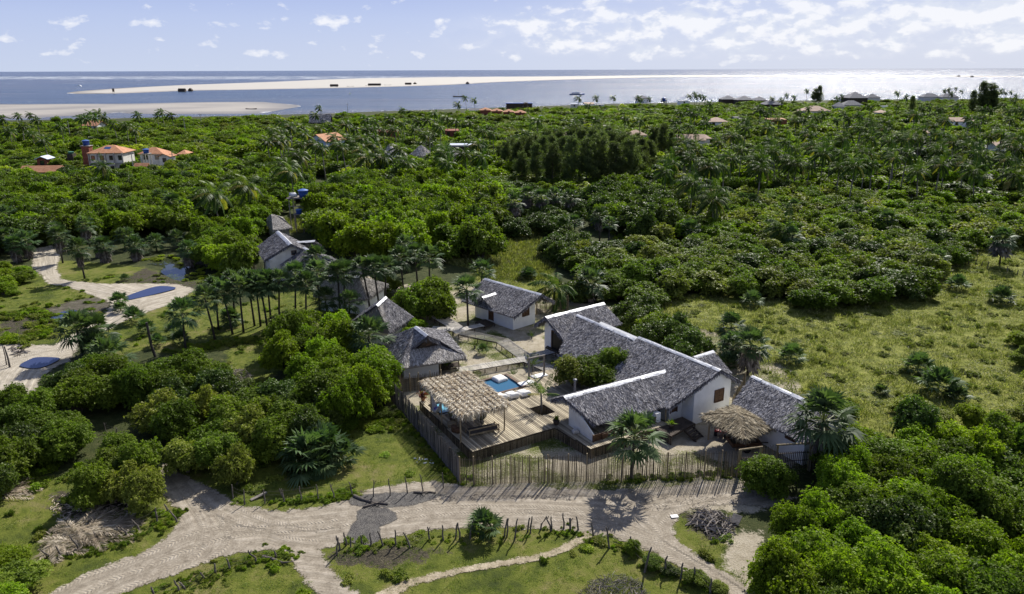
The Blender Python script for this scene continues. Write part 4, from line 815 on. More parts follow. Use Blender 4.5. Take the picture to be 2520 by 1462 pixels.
def sticks(name,A,B,h0,h1,m,parent,sp=.06,r=.019,lean=.03,hz=.12,z0=None,seed=1,wob=.02,bh=0.):
    """row of upright sticks from A to B: ONE mesh (the infill of a fence)"""
    rd=random.Random(seed); A,B=Vector(A),Vector(B); L=(B-A).length; n=int(L/sp); b=MB(); d=(B-A).normalized()
    for i in range(n):
        p=A+d*(i*sp+rd.uniform(-.012,.012)); g=(gzv(p.x,p.y) if z0 is None else z0); H_=(h0+(h1-h0)*i/n)*(1+rd.uniform(-hz,hz)*.5); l=Vector((rd.uniform(-lean,lean),rd.uniform(-lean,lean),0))*H_; rr=r*rd.uniform(.6,1.25)
        b.tube([p+UP*(g-.05+bh),p+l*.5+UP*(g+bh+H_*.5)+Vector((rd.uniform(-wob,wob),rd.uniform(-wob,wob),0)),p+l+UP*(g+bh+H_)],[rr,rr*.9,rr*.65],4,False)
    return b.build(name,m,parent)
M_stick=mat('dry_stick',(.035,.03,.024),(.23,.185,.12),3,.9,0,None,.2,island=.75,contrast=(.2,.8))
M_stickg=mat('grey_stick',(.03,.028,.028),(.20,.18,.16),3,.9,0,None,.25,island=.75,contrast=(.2,.8))
# ---------------- pool deck
DL,DC,DR,DR2=Vector((-8.53,62.24,0)),Vector((-3.26,52.75,0)),Vector((3.61,56.92,0)),Vector((6.31,53.18,0))
pA,pB=Vector((-.66,68.13,0)),Vector((.97,65.44,0)); vd=hor(pB-pA); ud=Vector((-vd.y,vd.x,0)); 
POOL=[pA,pB,pB-ud*3.1,pA-ud*3.1]; POOL=[(p.x,p.y) for p in POOL]
def outset(q,m):
    c=Vector((sum(p[0] for p in q)/4,sum(p[1] for p in q)/4)); return [(p[0]+(1 if (p[0]-c.x)*ud.x+(p[1]-c.y)*ud.y>0 else -1)*ud.x*m+(1 if (p[0]-c.x)*vd.x+(p[1]-c.y)*vd.y>0 else -1)*vd.x*m,p[1]+(1 if (p[0]-c.x)*ud.x+(p[1]-c.y)*ud.y>0 else -1)*ud.y*m+(1 if (p[0]-c.x)*vd.x+(p[1]-c.y)*vd.y>0 else -1)*vd.y*m) for p in q]
tb=Z('q',470,600,.9); TUB=[(tb+ud*a*.75+vd*c*1.15)[:2] for a,c in((-1,-1),(1,-1),(1,1),(-1,1))]
HOLE=[Z('q',x,y,.9)[:2] for x,y in((1850,603),(2070,545),(2262,665),(2035,727))]
ZD=.9
dk=[DL,DC,DR,DR2,DR2+ud*8.2,DR2+ud*8.2-vd*2.2,Vector((8.2,62.5,0)),Vector((7.2,68.2,0)),Vector((5.3,70.1,0)),Vector((.3,68.36,0)),pA+ud*.3-vd*.3,pA-ud*3.4-vd*.3,Vector((-4.9,64.4,0))]
DK=empty('pool_deck',(0,60,0),'large raised timber deck around the small blue pool','deck')
boards('deck_boards',[(p.x,p.y) for p in dk],ZD,vd,DK,holes=(outset(POOL,.28),outset(TUB,.1),HOLE))
b=MB()
for p,q in ((DL,DC),(DC,DR),(DR,DR2),(DR2,DR2+ud*8.2)): b.bar(p+UP*(ZD-.09)+(q-p).normalized()*.02,q+UP*(ZD-.09),.05,.09)
for i in range(len(HOLE)): p,q=Vector((*HOLE[i],ZD-.1)),Vector((*HOLE[(i+1)%4],ZD-.1)); b.bar(p,q,.05,.1)
b.build('edge_beam',M_darkwood,DK)
for i,(p,q) in enumerate(((DL,DC),(DC,DR),(DR,DR2),(DR2,DR2+ud*8.2),(Vector((-4.9,64.4,0)),DL))): sticks('stick_skirting',p,q,.86,.86,M_stick,DK,.045,.02,.015,.03,seed=40+i)
for i in range(4): sticks('planter_lining',(*HOLE[i],0),(*HOLE[(i+1)%4],0),.8,.8,M_stick,DK,.05,.02,.01,.02,seed=60+i)
PL=empty('swimming_pool',(pA.x,pA.y,0),'small square swimming pool with dark timber edge and blue water','pool')
o_=outset(POOL,.28); b=MB()
for i in range(4): b.poly([(*o_[i],ZD+.015),(*o_[(i+1)%4],ZD+.015),(*POOL[(i+1)%4],ZD+.015),(*POOL[i],ZD+.015)]); b.poly([(*POOL[i],ZD+.015),(*POOL[(i+1)%4],ZD+.015),(*POOL[(i+1)%4],ZD-.8),(*POOL[i],ZD-.8)])
b.poly([(*p,ZD-.8) for p in POOL]); b.build('basin',mat('dark_pool_lining',(.05,.085,.11),(.07,.11,.14),2,.6),PL)
cop=MB()
for i in range(4): p,q=Vector((*POOL[i],ZD+.03)),Vector((*POOL[(i+1)%4],ZD+.03)); e=(q-p).normalized(); nn=Vector((e.y,-e.x,0)); nn=nn if nn.dot(p-Vector((sum(x[0] for x in POOL)/4,sum(x[1] for x in POOL)/4,0)))>0 else -nn; cop.bar(p+nn*.14-e*.28,q+nn*.14+e*.0,.27,.05)
cop.build('coping',M_wood,PL)
b=MB(); b.poly([(*p,ZD-.10) for p in POOL]); b.build('water',waterm('pool_water',(.035,.115,.20),.08,4,.12,.02),PL)
TB=empty('plunge_tub',(tb.x,tb.y,0),'small plunge pool with pale blue water under the left side of the pavilion','pool')
b=MB(); 
for i in range(4): p,q=Vector((*TUB[i],ZD+.04)),Vector((*TUB[(i+1)%4],ZD+.04)); b.bar(p,q,.12,.08)
b.build('rim',M_darkwood,TB); b=MB(); b.poly([(*p,ZD-.06) for p in TUB]); b.build('water',waterm('tub_water',(.16,.42,.55),.08,4,.15,.02),TB)
# ---------------- boardwalks
def walk(label,line,w,z=.6,k='a',post=True,z0=None):
    L=[Z(k,x,y,z) for x,y in line]; e=empty('boardwalk',(L[0].x,L[0].y,0),label,'boardwalk','raised plank paths through the garden'); b=MB(); un=MB(); r=random.Random(len(line))
    for i in range(len(L)-1):
        p,q=L[i],L[i+1]; d=hor(q-p); nn=Vector((-d.y,d.x,0)); n=max(1,round((q-p).length/.13)); 
        n0=nn if i==0 else (nn+hor(L[i]-L[i-1]).cross(UP)*-1).normalized(); n1=nn if i==len(L)-2 else (nn+Vector((-hor(L[i+2]-q).y,hor(L[i+2]-q).x,0))).normalized()
        for j in range(n):
            def cr(t,side):
                c=p+(q-p)*t; a=p+n0*(w/2/max(.5,n0.dot(nn)))*side; bb=q+n1*(w/2/max(.5,n1.dot(nn)))*side; return a+(bb-a)*t
            t0,t1=j/n+.012,(j+1)/n-.012; dz=r.uniform(-.004,.004); pts=[cr(t0,-1),cr(t0,1),cr(t1,1),cr(t1,-1)]; i0=len(b.v)
            b.v+=[tuple(v+UP*dz) for v in pts]+[tuple(v-UP*.035) for v in pts]; b.f+=[(i0+3,i0+2,i0+1,i0),(i0+4,i0+5,i0+6,i0+7)]+[(i0+a,i0+(a+1)%4,i0+4+(a+1)%4,i0+4+a) for a in range(4)]
        for s in(-1,1): un.bar(p+nn*s*(w/2-.12)-UP*.10+d*.03,q+nn*s*(w/2-.12)-UP*.10-d*.03,.06,.12)
        for j in range(int((q-p).length/1.3)+1):
            for s in(-1,1):
                c=p+d*(j*1.3+.1)+nn*s*(w/2-.12); un.tube([c-UP*.13,(c.x,c.y,-.1)],.05,6)
    b.build('boards',M_walk,e); un.build('joist_frame',M_darkwood,e); return e
walk('long boardwalk curving from the shady garden past the cabin to the house',[(560,350),(680,420),(905,548),(1005,625),(1370,700),(1600,862)],1.75)
walk('straight boardwalk from the pool hut to the junction by the wooden frame',[(975,968),(1600,862)],1.4)
walk('short boardwalk running down from the junction into the pool deck',[(1610,875),(1835,975)],1.6)
walk('shaded boardwalk link from the junction to the dark veranda of the house',[(1640,835),(1870,783)],1.3)
walk('short side boardwalk with slatted edge behind the pool hut',[(735,588),(925,600)],1.2)
walk('dark shaded boardwalk in front of the cabin door',[(1015,600),(1190,560)],1.1)
def deckbox(name,label,corners,z,ax,cat='porch deck'):
    e=empty(name,(corners[0][0],corners[0][1],0),label,cat); boards('deck_boards',corners,z,ax,e,m=M_darkwood)
    b=MB(); 
    for i in range(len(corners)): p,q=Vector((*corners[i][:2],z-.1)),Vector((*corners[(i+1)%len(corners)][:2],z-.1)); b.bar(p,q,.05,.14)
    for p in corners: b.tube([(p[0],p[1],-.1),(p[0],p[1],z-.05)],.05,6)
    b.build('frame',M_darkwood,e); return e
cp=[Z('a',*p,.5)[:2] for p in((1130,530),(1215,580),(1300,545),(1215,510))]; deckbox('porch_deck','small dark porch deck at the cabin door',cp,.5,(1,0,0))
hp=[tuple((f2+hu*a+hv*c)[:2]) for a,c in((.1,-.1),(2.4,-.1),(2.4,-1.6),(.1,-1.6))]; deckbox('porch_deck','dark porch deck at the corner of the pool hut',hp,.55,hu)
vp=[Z('a',*p,.75)[:2] for p in((1760,760),(1890,820),(1960,760),(1800,735))]; deckbox('porch_deck','dark shaded deck at the wide opening of the house back wing',vp,.75,(1,0,0))
# house porch deck with stairs
pp=[N0-VM*.2-UM*.05,N0-VM*.2-UM*.05+VM*.3-UM*.2]
PQ=[Z('d',x,y,.85) for x,y in((460,690),(640,775),(855,660),(740,600))]
e=deckbox('porch_deck','dark raised porch deck between the wooden wing and the white gable',[tuple(p[:2]) for p in PQ],.85,VM)
sticks('stick_skirting',(PQ[0].x,PQ[0].y,0),(PQ[1].x,PQ[1].y,0),.8,.8,M_stick,e,.05,.02,.01,.02,seed=71)
st=empty('stairs',Z('d',800,730,0),'short flight of dark wooden steps leading down from the house porch','stairs')
s0=Z('d',790,690,.85); sdv=hor(Z('d',860,770,.2)-Z('d',800,700,.7)); sn=Vector((-sdv.y,sdv.x,0)); b=MB()
for i in range(4):
    c=s0+sdv*(i*.28+.1)+UP*(.68-i*.17-.85); b.box((c.x,c.y,c.z+.0),(.26,1.25,.05),math.atan2(sdv.y,sdv.x))
b.build('treads',M_darkwood,st); b=MB()
for s in(-.6,.6): b.bar(Vector((s0.x,s0.y,.72))+sn*s,Vector((s0.x,s0.y,.0))+sdv*1.2+sn*s,.05,.2)
b.build('stringers',M_darkwood,st)
# ---------------- storage house at the right
SH=empty('thatched_outbuilding',(22,56,0),'low white outbuilding with grey thatched roof at the right end of the yard','house')
zS=4.1; Sa,Sb=Z('d',1372,236,zS),Z('d',1372,236,zS)+(Z('d',1900,472,zS)-Z('d',1372,236,zS))*1.38; nS,hS,dS=slope_n(Sa,Sb,TNV,.52); ca=onplane('d',1185,495,Sa,nS); wS=(ca-Sa).dot(hS)
thatch('roof',[[Sa,Sb,down(Sb,hS,wS,.52),ca],[Sa,Sb,down(Sb,-hS,2.2,.6),down(Sa,-hS,2.2,.6)]],M_th,SH,th=.26,seed=51,edges=[[0,1,1,1],[0,1,1,1]])
ridgecap(SH,Sa,Sb,dS,(-hS-UP*.6).normalized(),seed=52)
aS=hor(Sb-Sa); ws=wS-.55; z_=zS-.33-.52*ws; q0=Vector((Sa.x,Sa.y,0))+aS*.5+hS*ws; LS=(Sb-Sa).length-1.
wallring('wall',[q2(q0,z_),q2(q0+aS*LS,z_),q2(q0+aS*LS-hS*ws,zS-.33),q2(q0+aS*LS-hS*(ws+1.7),zS-1.35),q2(q0-hS*(ws+1.7),zS-1.35),q2(q0-hS*ws,zS-.33)],M_white,SH)
wq=Z('d',1772,812,1.4); opening(SH,q0+aS*((wq-q0).dot(aS)),aS,z_-.75,z_-.15,1.0,'window',hS,True)
# ------------------------------------------------------------------ pavilion, furniture, carport
PV=empty('pavilion',(-4.2,58.7,ZD),'open pavilion with corrugated roof of golden dried palm fronds on thin posts','pavilion')
A_,B_,C_,D_=Vector((-8.12,61.16,3.3)),Vector((-4.11,63.36,3.3)),Vector((-.36,56.83,3.12)),Vector((-4.24,54.71,3.12))
def frond_roof(parent,A,B,C,D,nr,m,seed=5):
    rng=np.random.default_rng(seed); V=[];F=[];R_=[];nv=0; A,B,C,D=[np.array(v) for v in(A,B,C,D)]
    def add(v,f,r):
        nonlocal nv
        V.append(v);F.append(f+nv);R_.append(r);nv+=len(v)
    for i in range(nr):
        t=(i+.5)/nr; p=A+(B-A)*t; q=D+(C-D)*t; ax=unit(q-p); L=np.linalg.norm(q-p); side=unit((B-A)); hw=np.linalg.norm(B-A)/nr/2
        k=24; wob=np.cumsum(rng.normal(0,.012,k+1)); u=np.linspace(0,1,k+1)[:,None]; c=p+(q-p)*u+side*wob[:,None]+np.array([0,0,.17])*(1+.35*np.sin(u*9+i)); l=c-side*hw*1.05-np.array([0,0,.34]); r=c+side*hw*1.05-np.array([0,0,.34])
        for x,y in((l,c),(c,r)):
            v=np.stack([x[:-1],x[1:],y[1:],y[:-1]],1).reshape(-1,3); add(v,np.arange(len(v)).reshape(-1,4),np.full(k,.12))
        n=int(L*230); tt=rng.uniform(-.02,1.03,n); sg=rng.choice([-1,1],n); base=p+(q-p)*tt[:,None]+side*(sg*rng.uniform(0,hw*.8,n))[:,None]; hgt=.20-.30*np.abs((base-(p+(q-p)*tt[:,None]))@side)/hw; base[:,2]+=hgt+rng.uniform(0,.07,n)
        dr=unit(side*(sg*rng.uniform(.3,1,n))[:,None]+ax*rng.uniform(.0,1.,n)[:,None]+np.array([0,0,1])*rng.uniform(-.45,.12,n)[:,None]); sd=unit(np.cross(dr,np.array([0,0,1])+.5*rng.normal(size=(n,3))))
        v,f=diamonds(base,dr,sd,rng.uniform(.25,.65,n),rng.uniform(.025,.06,n),rng.uniform(0,.1,n)); add(v,f,np.clip(rng.uniform(.1,1,n)-.25*(np.abs(tt*1-.35)<.02),0,1))
    for a,b,den in((A,B,75),(B,C,60),(C,D,95),(D,A,80)):
        e=b-a; L=np.linalg.norm(e); n=int(L*den); t=rng.uniform(0,1,n)[:,None]; o=unit(np.cross(e,[0,0,1])); base=a+e*t-np.array([0,0,1])*rng.uniform(0,.2,n)[:,None]
        dr=unit(o*rng.uniform(-.1,.9,n)[:,None]-np.array([0,0,1])*rng.uniform(.4,1.3,n)[:,None]+.25*rng.normal(size=(n,3))); sd=unit(np.cross(dr,o+.5*rng.normal(size=(n,3)))); v,f=diamonds(base,dr,sd,rng.uniform(.25,.8,n),rng.uniform(.03,.06,n)); add(v,f,rng.uniform(0,1,n))
    return link('roof',npmesh('roof',np.concatenate(V),np.concatenate(F),np.concatenate(R_),[m]),None,parent)
M_gold=thatchmat('golden_dry_fronds',[(0,(.13,.085,.045)),(.25,(.34,.25,.15)),(.5,(.58,.51,.38)),(1,(.86,.81,.69))])
frond_roof(PV,A_,B_,C_,D_,9,M_gold)
for x,y,z1 in ((505,560,3.1),(600,670,3.0),(770,832,3.0),(1163,722,3.0),(1000,540,3.1),(850,400,3.1)):
    q=Z('c',x,y,.9); b=MB(); b.tube([(q.x,q.y,.86),(q.x+.02,q.y,2.),(q.x,q.y,z1)],[.065,.06,.055],8); b.build('post',M_log,PV)
b=MB(); 
for t in (.03,.35,.68,.97): b.tube([A_+(D_-A_)*t-UP*.27,B_+(C_-B_)*t-UP*.27],.045,6)
for P0,P1 in((A_,D_),(B_,C_)): b.tube([P0+(B_-A_)*(.05 if P0==A_ else -.05)-UP*.34,P1+(B_-A_)*(.05 if P0==A_ else -.05)-UP*.34],.05,6)
b.build('rafter_frame',M_log,PV)
def soft(name,label,cat,c,size,rz,m,prof=None,group=None,bev=.12):
    """cushion like block; prof gives heights at far/near end"""
    e=MB(); hx,hy=size[0]/2,size[1]/2; h0,h1=(size[2],size[2]) if prof is None else prof; co,si=math.cos(rz),math.sin(rz)
    def w(x,y,z): return (c[0]+x*co-y*si,c[1]+x*si+y*co,c[2]+z)
    nx,ny=7,8; r=random.Random(int(c[0]*100)); top=[[0]*(ny+1) for _ in range(nx+1)]; bot=[[0]*(ny+1) for _ in range(nx+1)]
    for i in range(nx+1):
        for j in range(ny+1):
            x=-hx+2*hx*i/nx; y=-hy+2*hy*j/ny; t=j/ny; ed=(1-abs(2*i/nx-1)**6)*(1-abs(2*j/ny-1)**6); hh=h0+(h1-h0)*max(0,(t-.35)/.65)**1.2
            top[i][j]=len(e.v); e.v.append(w(x*.97,y*.98,hh*(.72+.28*ed)+r.uniform(-.015,.015))); bot[i][j]=len(e.v); e.v.append(w(x,y,0))
    for i in range(nx):
        for j in range(ny):
            e.f.append((top[i][j],top[i+1][j],top[i+1][j+1],top[i][j+1])); e.f.append((bot[i][j+1],bot[i+1][j+1],bot[i+1][j],bot[i][j]))
    for i in range(nx): e.f.append((bot[i][0],bot[i+1][0],top[i+1][0],top[i][0])); e.f.append((bot[i+1][ny],bot[i][ny],top[i][ny],top[i+1][ny]))
    for j in range(ny): e.f.append((bot[0][j+1],bot[0][j],top[0][j],top[0][j+1])); e.f.append((bot[nx][j],bot[nx][j+1],top[nx][j+1],top[nx][j]))
    o=e.build(name,m,None,True); s=o.modifiers.new('s','SUBSURF'); s.levels=s.render_levels=1; return setp(o,label,cat,group)
rv=math.atan2(vd.y,vd.x)-math.pi/2
for (x,y),lb in zip(((1232,412),(1338,395),(1125,428)),('white bean bag lounger in the middle of the row beside the pool','rightmost white bean bag lounger, nearest the palm sapling','white bean bag lounger half hidden under the pavilion roof edge')):
    q=Z('c',x,y,.95); soft('bean_bag_lounger',lb,'lounger',(q.x,q.y,.905),(.95,1.35,.4),rv,M_fabric,(.30,.60),'white bean bag loungers by the pool')
q=Z('c',1122,262,.9); soft('floating_cushion','large white square cushion floating in the pool','float',(q.x,q.y,.76),(1.25,1.25,.42),rv+.12,M_fabric,(.42,.36))
for (x,y),lb in zip(((1362,300),(1478,235)),('white sunbathing mat on the deck corner beside the pool','white mat lying under the wooden frame')):
    q=Z('c',x,y,.9); soft('sun_mat',lb,'mat',(q.x,q.y,.905),(.85,1.7,.10),rv+math.pi/2,M_fabric,None,'white mats on the deck')
AR=empty('timber_arch',Z('c',1452,245,.9),'tall grey timber goalpost frame standing at the deck edge by the pool','frame')
a0,a1=Z('c',1385,262,.9),Z('c',1520,232,.9); M_gt=mat('grey_timber',(.12,.105,.09),(.24,.215,.19),4,.85,.4)
for q in(a0,a1): b=MB(); b.box((q.x,q.y,.9+1.05),(.15,.15,2.1),rv); b.build('post',M_gt,AR)
b=MB(); b.bar(a0+UP*2.16-(a1-a0).normalized()*.08,a1+UP*2.16+(a1-a0).normalized()*.08,.16,.13); b.build('beam',M_gt,AR)
# daybed
l0,l1=Z('c',852,795,.9),Z('c',1115,737,.9); du=hor(l1-l0); dv=Vector((-du.y,du.x,0)); LL=(l1-l0).length
SB=empty('daybed',(l0.x,l0.y,.9),'long low daybed with pale wooden frame and dark cushions in the pavilion shade','sofa')
for t in(0,1):
    for s,h in((0,.72),(.95,.55)): q=l0+du*LL*t+dv*s; b=MB(); b.box((q.x,q.y,.9+h/2),(.07,.07,h),math.atan2(du.y,du.x)); b.build('leg',M_log,SB)
b=MB(); b.bar(l0+UP*.70,l1+UP*.70,.07,.09); b.bar(l0+UP*.26,l1+UP*.26,.06,.12); b.bar(l0+dv*.95+UP*.26,l1+dv*.95+UP*.26,.06,.12)
for t in(0,1): b.bar(l0+du*LL*t+UP*.55,l0+du*LL*t+dv*.95+UP*.53,.06,.06)
b.build('rail_frame',M_log,SB)
M_cush=mat('charcoal_cushion',(.03,.028,.03),(.06,.055,.055),4,.95); b=MB(); c=(l0+l1)/2+dv*.5; b.box((c.x,c.y,1.25),(LL-.1,.85,.16),math.atan2(du.y,du.x)); b.box((c.x-dv.x*.38,c.y-dv.y*.38,1.42),(LL-.2,.12,.3),math.atan2(du.y,du.x)); b.build('cushion',M_cush,SB,bevel=.03)
def thing1(mb,name,label,cat,m,loc=None,smooth=False,group=None,kind=None,bevel=0): return setp(mb.build(name,m,None,smooth,bevel),label,cat,group,kind)
# hanging chair
hc=Z('c',948,590,1.35); HC=empty('hanging_chair',(hc.x,hc.y,.95),'dark olive hanging nest chair with rope under the pavilion edge','chair')
b=MB(); b.lathe((hc.x,hc.y,1.0),[(.05,0),(.35,.06),(.52,.25),(.56,.5),(.50,.72),(.47,.70),(.52,.48),(.46,.25),(.05,.10)],16); b.build('basket',mat('olive_canvas',(.03,.035,.018),(.06,.065,.035),5,.9),HC,True)
b=MB()
for a in range(3): t=a*2.09; b.tube([(hc.x+.48*math.cos(t),hc.y+.48*math.sin(t),1.7),(hc.x,hc.y,2.6)],.012,4)
b.tube([(hc.x,hc.y,2.6),(hc.x,hc.y,3.0)],.015,4); b.build('rope',M_log,HC)
# hammock
h0,h1=Z('c',505,400,2.3),Z('c',590,470,2.3); mm=Z('c',560,560,1.05); b=MB(); n=14; prev=None; rr=[]
for i in range(n+1):
    t=i/n; p=h0.lerp(h1,t); p=Vector((p.x,p.y,2.3-1.35*math.sin(math.pi*t)**.8)); w=.36*math.sin(math.pi*min(.97,max(.03,t)))**.7; dd=hor(h1-h0); nn=Vector((-dd.y,dd.x,0)); rr.append([p-nn*w+UP*.12*w/.36*1.6,p-nn*w*.5,p,p+nn*w*.5,p+nn*w+UP*.12*w/.36*1.6])
for i in range(n):
    for j in range(4): b.poly([rr[i][j],rr[i+1][j],rr[i+1][j+1],rr[i][j+1]])
HM=thing1(b,'hammock','white cloth hammock slung between the left pavilion posts','hammock',M_fabric,smooth=True); HM.modifiers.new('s','SOLIDIFY').thickness=.02
q=Z('c',557,530,1.2); soft('cloth_bundle','purple blue cloth lying in the hammock','cloth',(q.x,q.y,1.12),(.5,.4,.22),.4,mat('purple_cloth',(.16,.15,.42),(.26,.24,.55),6,.9))
for (x,y),r_,h,lb,m in (((690,690),.38,.38,'round pale wicker table in the shade of the pavilion',M_log),((712,735),.26,.5,'brown woven stool left of the daybed',M_wood),((742,745),.27,.42,'second brown woven stool, touching the daybed corner',M_wood)):
    q=Z('c',x,y,.9); b=MB(); b.lathe((q.x,q.y,.9),[(r_*.8,0),(r_,h*.3),(r_*.95,h*.8),(r_*1.02,h),(r_*.9,h+.02)],14); thing1(b,'stool' if r_<.3 else 'side_table',lb,'stool' if r_<.3 else 'table',m,smooth=True)
def potplant(x,y,z,r,h,label,kind,k='c',potm=None,leafL=.5,n=26):
    q=Z(k,x,y,z); e=empty('potted_plant',(q.x,q.y,z),label,'plant'); b=MB(); b.lathe((q.x,q.y,z),[(r*.65,0),(r,h*.7),(r*1.06,h),(r*.9,h),(r*.85,h*.9),(.02,h*.85)],14); b.build('pot',potm or M_tile,e,True)
    rng=np.random.default_rng(int(x)); 
    if kind=='blade':
        ph=rng.uniform(0,6.28,n); el=rng.uniform(.2,1.3,n); dr=np.stack([np.cos(ph)*np.cos(el),np.sin(ph)*np.cos(el),np.sin(el)],1); base=np.repeat([[q.x,q.y,z+h]],n,0); sd=unit(np.cross(dr,[0,0,1])); v,f=diamonds(base,dr,sd,leafL*rng.uniform(.7,1.2,n),.09,.12); link('leaves',npmesh('leaves',v,f,rng.uniform(0,1,n),[LM['bright']]),None,e)
    else:
        c=np.array([q.x,q.y,z+h+.15])+rng.normal(0,.16,(n*3,3)); v,f,r_=rosettes(rng,c,unit(rng.normal(size=(n*3,3))+[0,0,.6]),5,.16,.7); link('leaves',npmesh('leaves',v,f,r_,[kind]),None,e)
    return e
potplant(432,455,.9,.24,.38,'red leaved plant in a clay pot at the left corner of the deck',leafmat('red_leaf',[(0,(.06,.02,.015)),(.6,(.20,.05,.03)),(1,(.12,.14,.03))]))
potplant(1630,672,.9,.28,.42,'bromeliad like plant in a dark pot at the deck corner near the wooden wing','blade',potm=M_darkwood,leafL=.55,n=34)
potplant(700,640,.9,.3,.6,'tall dark planter standing in the pavilion shade','blade',potm=M_darkwood,leafL=.6)
potplant(652,165,.6,.22,.4,'round dark pot beside the wall of the pool hut',LM['dark'],potm=M_darkwood,n=8)
potplant(640,700,.9,.25,.3,'spiky grey green agave on the dark house porch','blade','d',potm=M_darkwood,leafL=.6,n=40)
q=Z('c',1803,748,.9); soft('sack','crumpled pale sack lying against the end wall of the wing','sack',(q.x,q.y,.905),(.55,.45,.32),.3,mat('pale_sack',(.36,.33,.29),(.52,.49,.44),6,.9))
def sapling(k,x,y,z,h,s,label,name='palm_sapling'):
    w=Z(k,x,y,z); e=empty(name,(w.x,w.y,z),label,'palm'); put(random.choice(YCOCO),'crown',e,(0,0,h),(s,s,s),random.uniform(0,6)); put(trunk_mesh('trunk',[(0,0,-.1),(.05,0,h*.5),(0,0,h+.1)],[.13,.10,.07],M_cocobark),'trunk',e); return e
YCOCO=[coco_mesh(71,9,2.4,24,.07,True),coco_mesh(72,8,2.4,24,.07,True)]
sapling('c',1492,585,0.1,2.0,.85,'yellow green coconut sapling growing out of the square planter hole in the deck')
sapling('c',1415,235,0.1,1.2,.6,'small yellowish palm sapling behind the sun mats')
sapling('c',1245,240,0.1,.15,.35,'little palm seedling at the far corner of the pool'); sapling('a',1120,770,0,.2,.35,'thin palm seedling on the grass inside the boardwalk loop'); sapling('a',1632,690,0,.3,.35,'single banana like seedling on the sand in front of the cabin')
# carport
CP=empty('carport',(18.5,55.5,0),'square shelter roofed with layered brown palm thatch in front of the outbuilding','shelter')
k1,k2,k3,k4=Z('d',918,592,2.3),Z('d',1300,800,2.15),Z('d',1565,672,2.25),Z('d',1225,500,2.55)
pk=(k1+k3)/2+UP*.62; 
thatch('roof',[[pk,k1,k2],[pk,k2,k3],[pk,k3,k4],[pk,k4,k1]],M_thb,CP,dens=170,L=.5,w=.055,th=.14,fr=70,frl=.5,lift=.22,seed=61,edges=[[0,1,0]]*4)
for x,y,h in ((972,815,2.15),(1220,905,2.1),(1530,835,2.2),(1410,830,2.2)):
    q=Z('d',x,y,0); b=MB(); b.tube([(q.x,q.y,-.1),(q.x,q.y,h)],.07,8); b.build('post',M_log,CP)
b=MB(); 
for p,q in((k1,k2),(k2,k3),(k3,k4),(k4,k1)): b.tube([p.lerp(pk,.12)-UP*.3,q.lerp(pk,.12)-UP*.3],.05,6)
b.build('beam_frame',M_log,CP)
# quad bike
QB=empty('quad_bike',Z('d',1100,760,0),'dark red quad bike with black balloon tyres parked under the carport','quad bike'); c=Z('d',1100,760,0); fx=Vector((.5,.866,0)); sx=Vector((.866,-.5,0)); M_red=mat('red_plastic',(.30,.012,.012),(.36,.02,.018),3,.35); M_rub=mat('tyre_rubber',(.012,.012,.012),(.03,.03,.03),9,.9)
for a in(-.6,.6):
    for s in(-.42,.42):
        q=c+fx*a+sx*s; b=MB(); b.tube([q+UP*.28-sx*.12,q+UP*.28-sx*.10,q+UP*.28+sx*.10,q+UP*.28+sx*.12],[.20,.28,.28,.20],16); w_=b.build('wheel',M_rub,QB); b=MB(); b.tube([q+UP*.28-sx*.125,q+UP*.28+sx*.125],.12,12); b.build('rim',M_metal,w_)
b=MB(); rzq=math.atan2(fx.y,fx.x)
for a,l,h,z in((.6,.6,.16,.62),(-.6,.6,.16,.62)): q=c+fx*a; b.box((q.x,q.y,z),(l,1.0,h),rzq)
b.box((c.x,c.y,.55),(.9,.36,.34),rzq); q=c+fx*.35; b.box((q.x,q.y,.78),(.35,.3,.2),rzq); b.build('body',M_red,QB,bevel=.05)
b=MB(); q=c-fx*.25; b.box((q.x,q.y,.80),(.75,.34,.13),rzq); b.build('seat',M_rub,QB,bevel=.04)
b=MB(); q=c+fx*.38; b.tube([q+UP*.85,q+UP*1.02-fx*.08],.02,6); b.tube([q+UP*1.03-fx*.1-sx*.38,q+UP*1.03-fx*.02,q+UP*1.03-fx*.1+sx*.38],.018,6); b.build('handlebar',M_rub,QB)
for a in(.62,-.68):
    b=MB()
    for s in(-.35,-.12,.12,.35): b.tube([c+fx*(a-.22)+sx*s+UP*.74,c+fx*(a+.22)+sx*s+UP*.74],.012,5)
    b.build('cargo_rack',M_darkwood,QB)
# wooden cart
CT=empty('farm_cart',Z('d',1250,850,0),'low wooden trailer cart with plank sides under the carport roof','cart'); p0,p1,p2=Z('d',1120,790,.45),Z('d',1190,885,.45),Z('d',1385,865,.45); ca_=hor(p1-p0); cb_=hor(p2-p1); cb_=(cb_-ca_*cb_.dot(ca_)).normalized(); LA,LB=1.5,2.4; o0=p1-ca_*LA
b=MB(); c=o0+ca_*LA/2+cb_*LB/2; b.box((c.x,c.y,.5),(LB,LA,.06),math.atan2(cb_.y,cb_.x)); b.build('bed',M_darkwood,CT)
for a,bb,nm in((o0,o0+ca_*LA,'end_board'),(o0+cb_*LB,o0+cb_*LB+ca_*LA,'end_board'),(o0,o0+cb_*LB,'side_board'),(o0+ca_*LA,o0+ca_*LA+cb_*LB,'side_board')):
    b=MB(); b.bar(Vector((a.x,a.y,.63)),Vector((bb.x,bb.y,.63)),.035,.12); b.bar(Vector((a.x,a.y,.79)),Vector((bb.x,bb.y,.79)),.035,.12)
    for t in(.02,.5,.98): qq=a.lerp(bb,t); b.box((qq.x,qq.y,.7),(.06,.06,.36),0)
    b.build(nm,M_wood,CT)
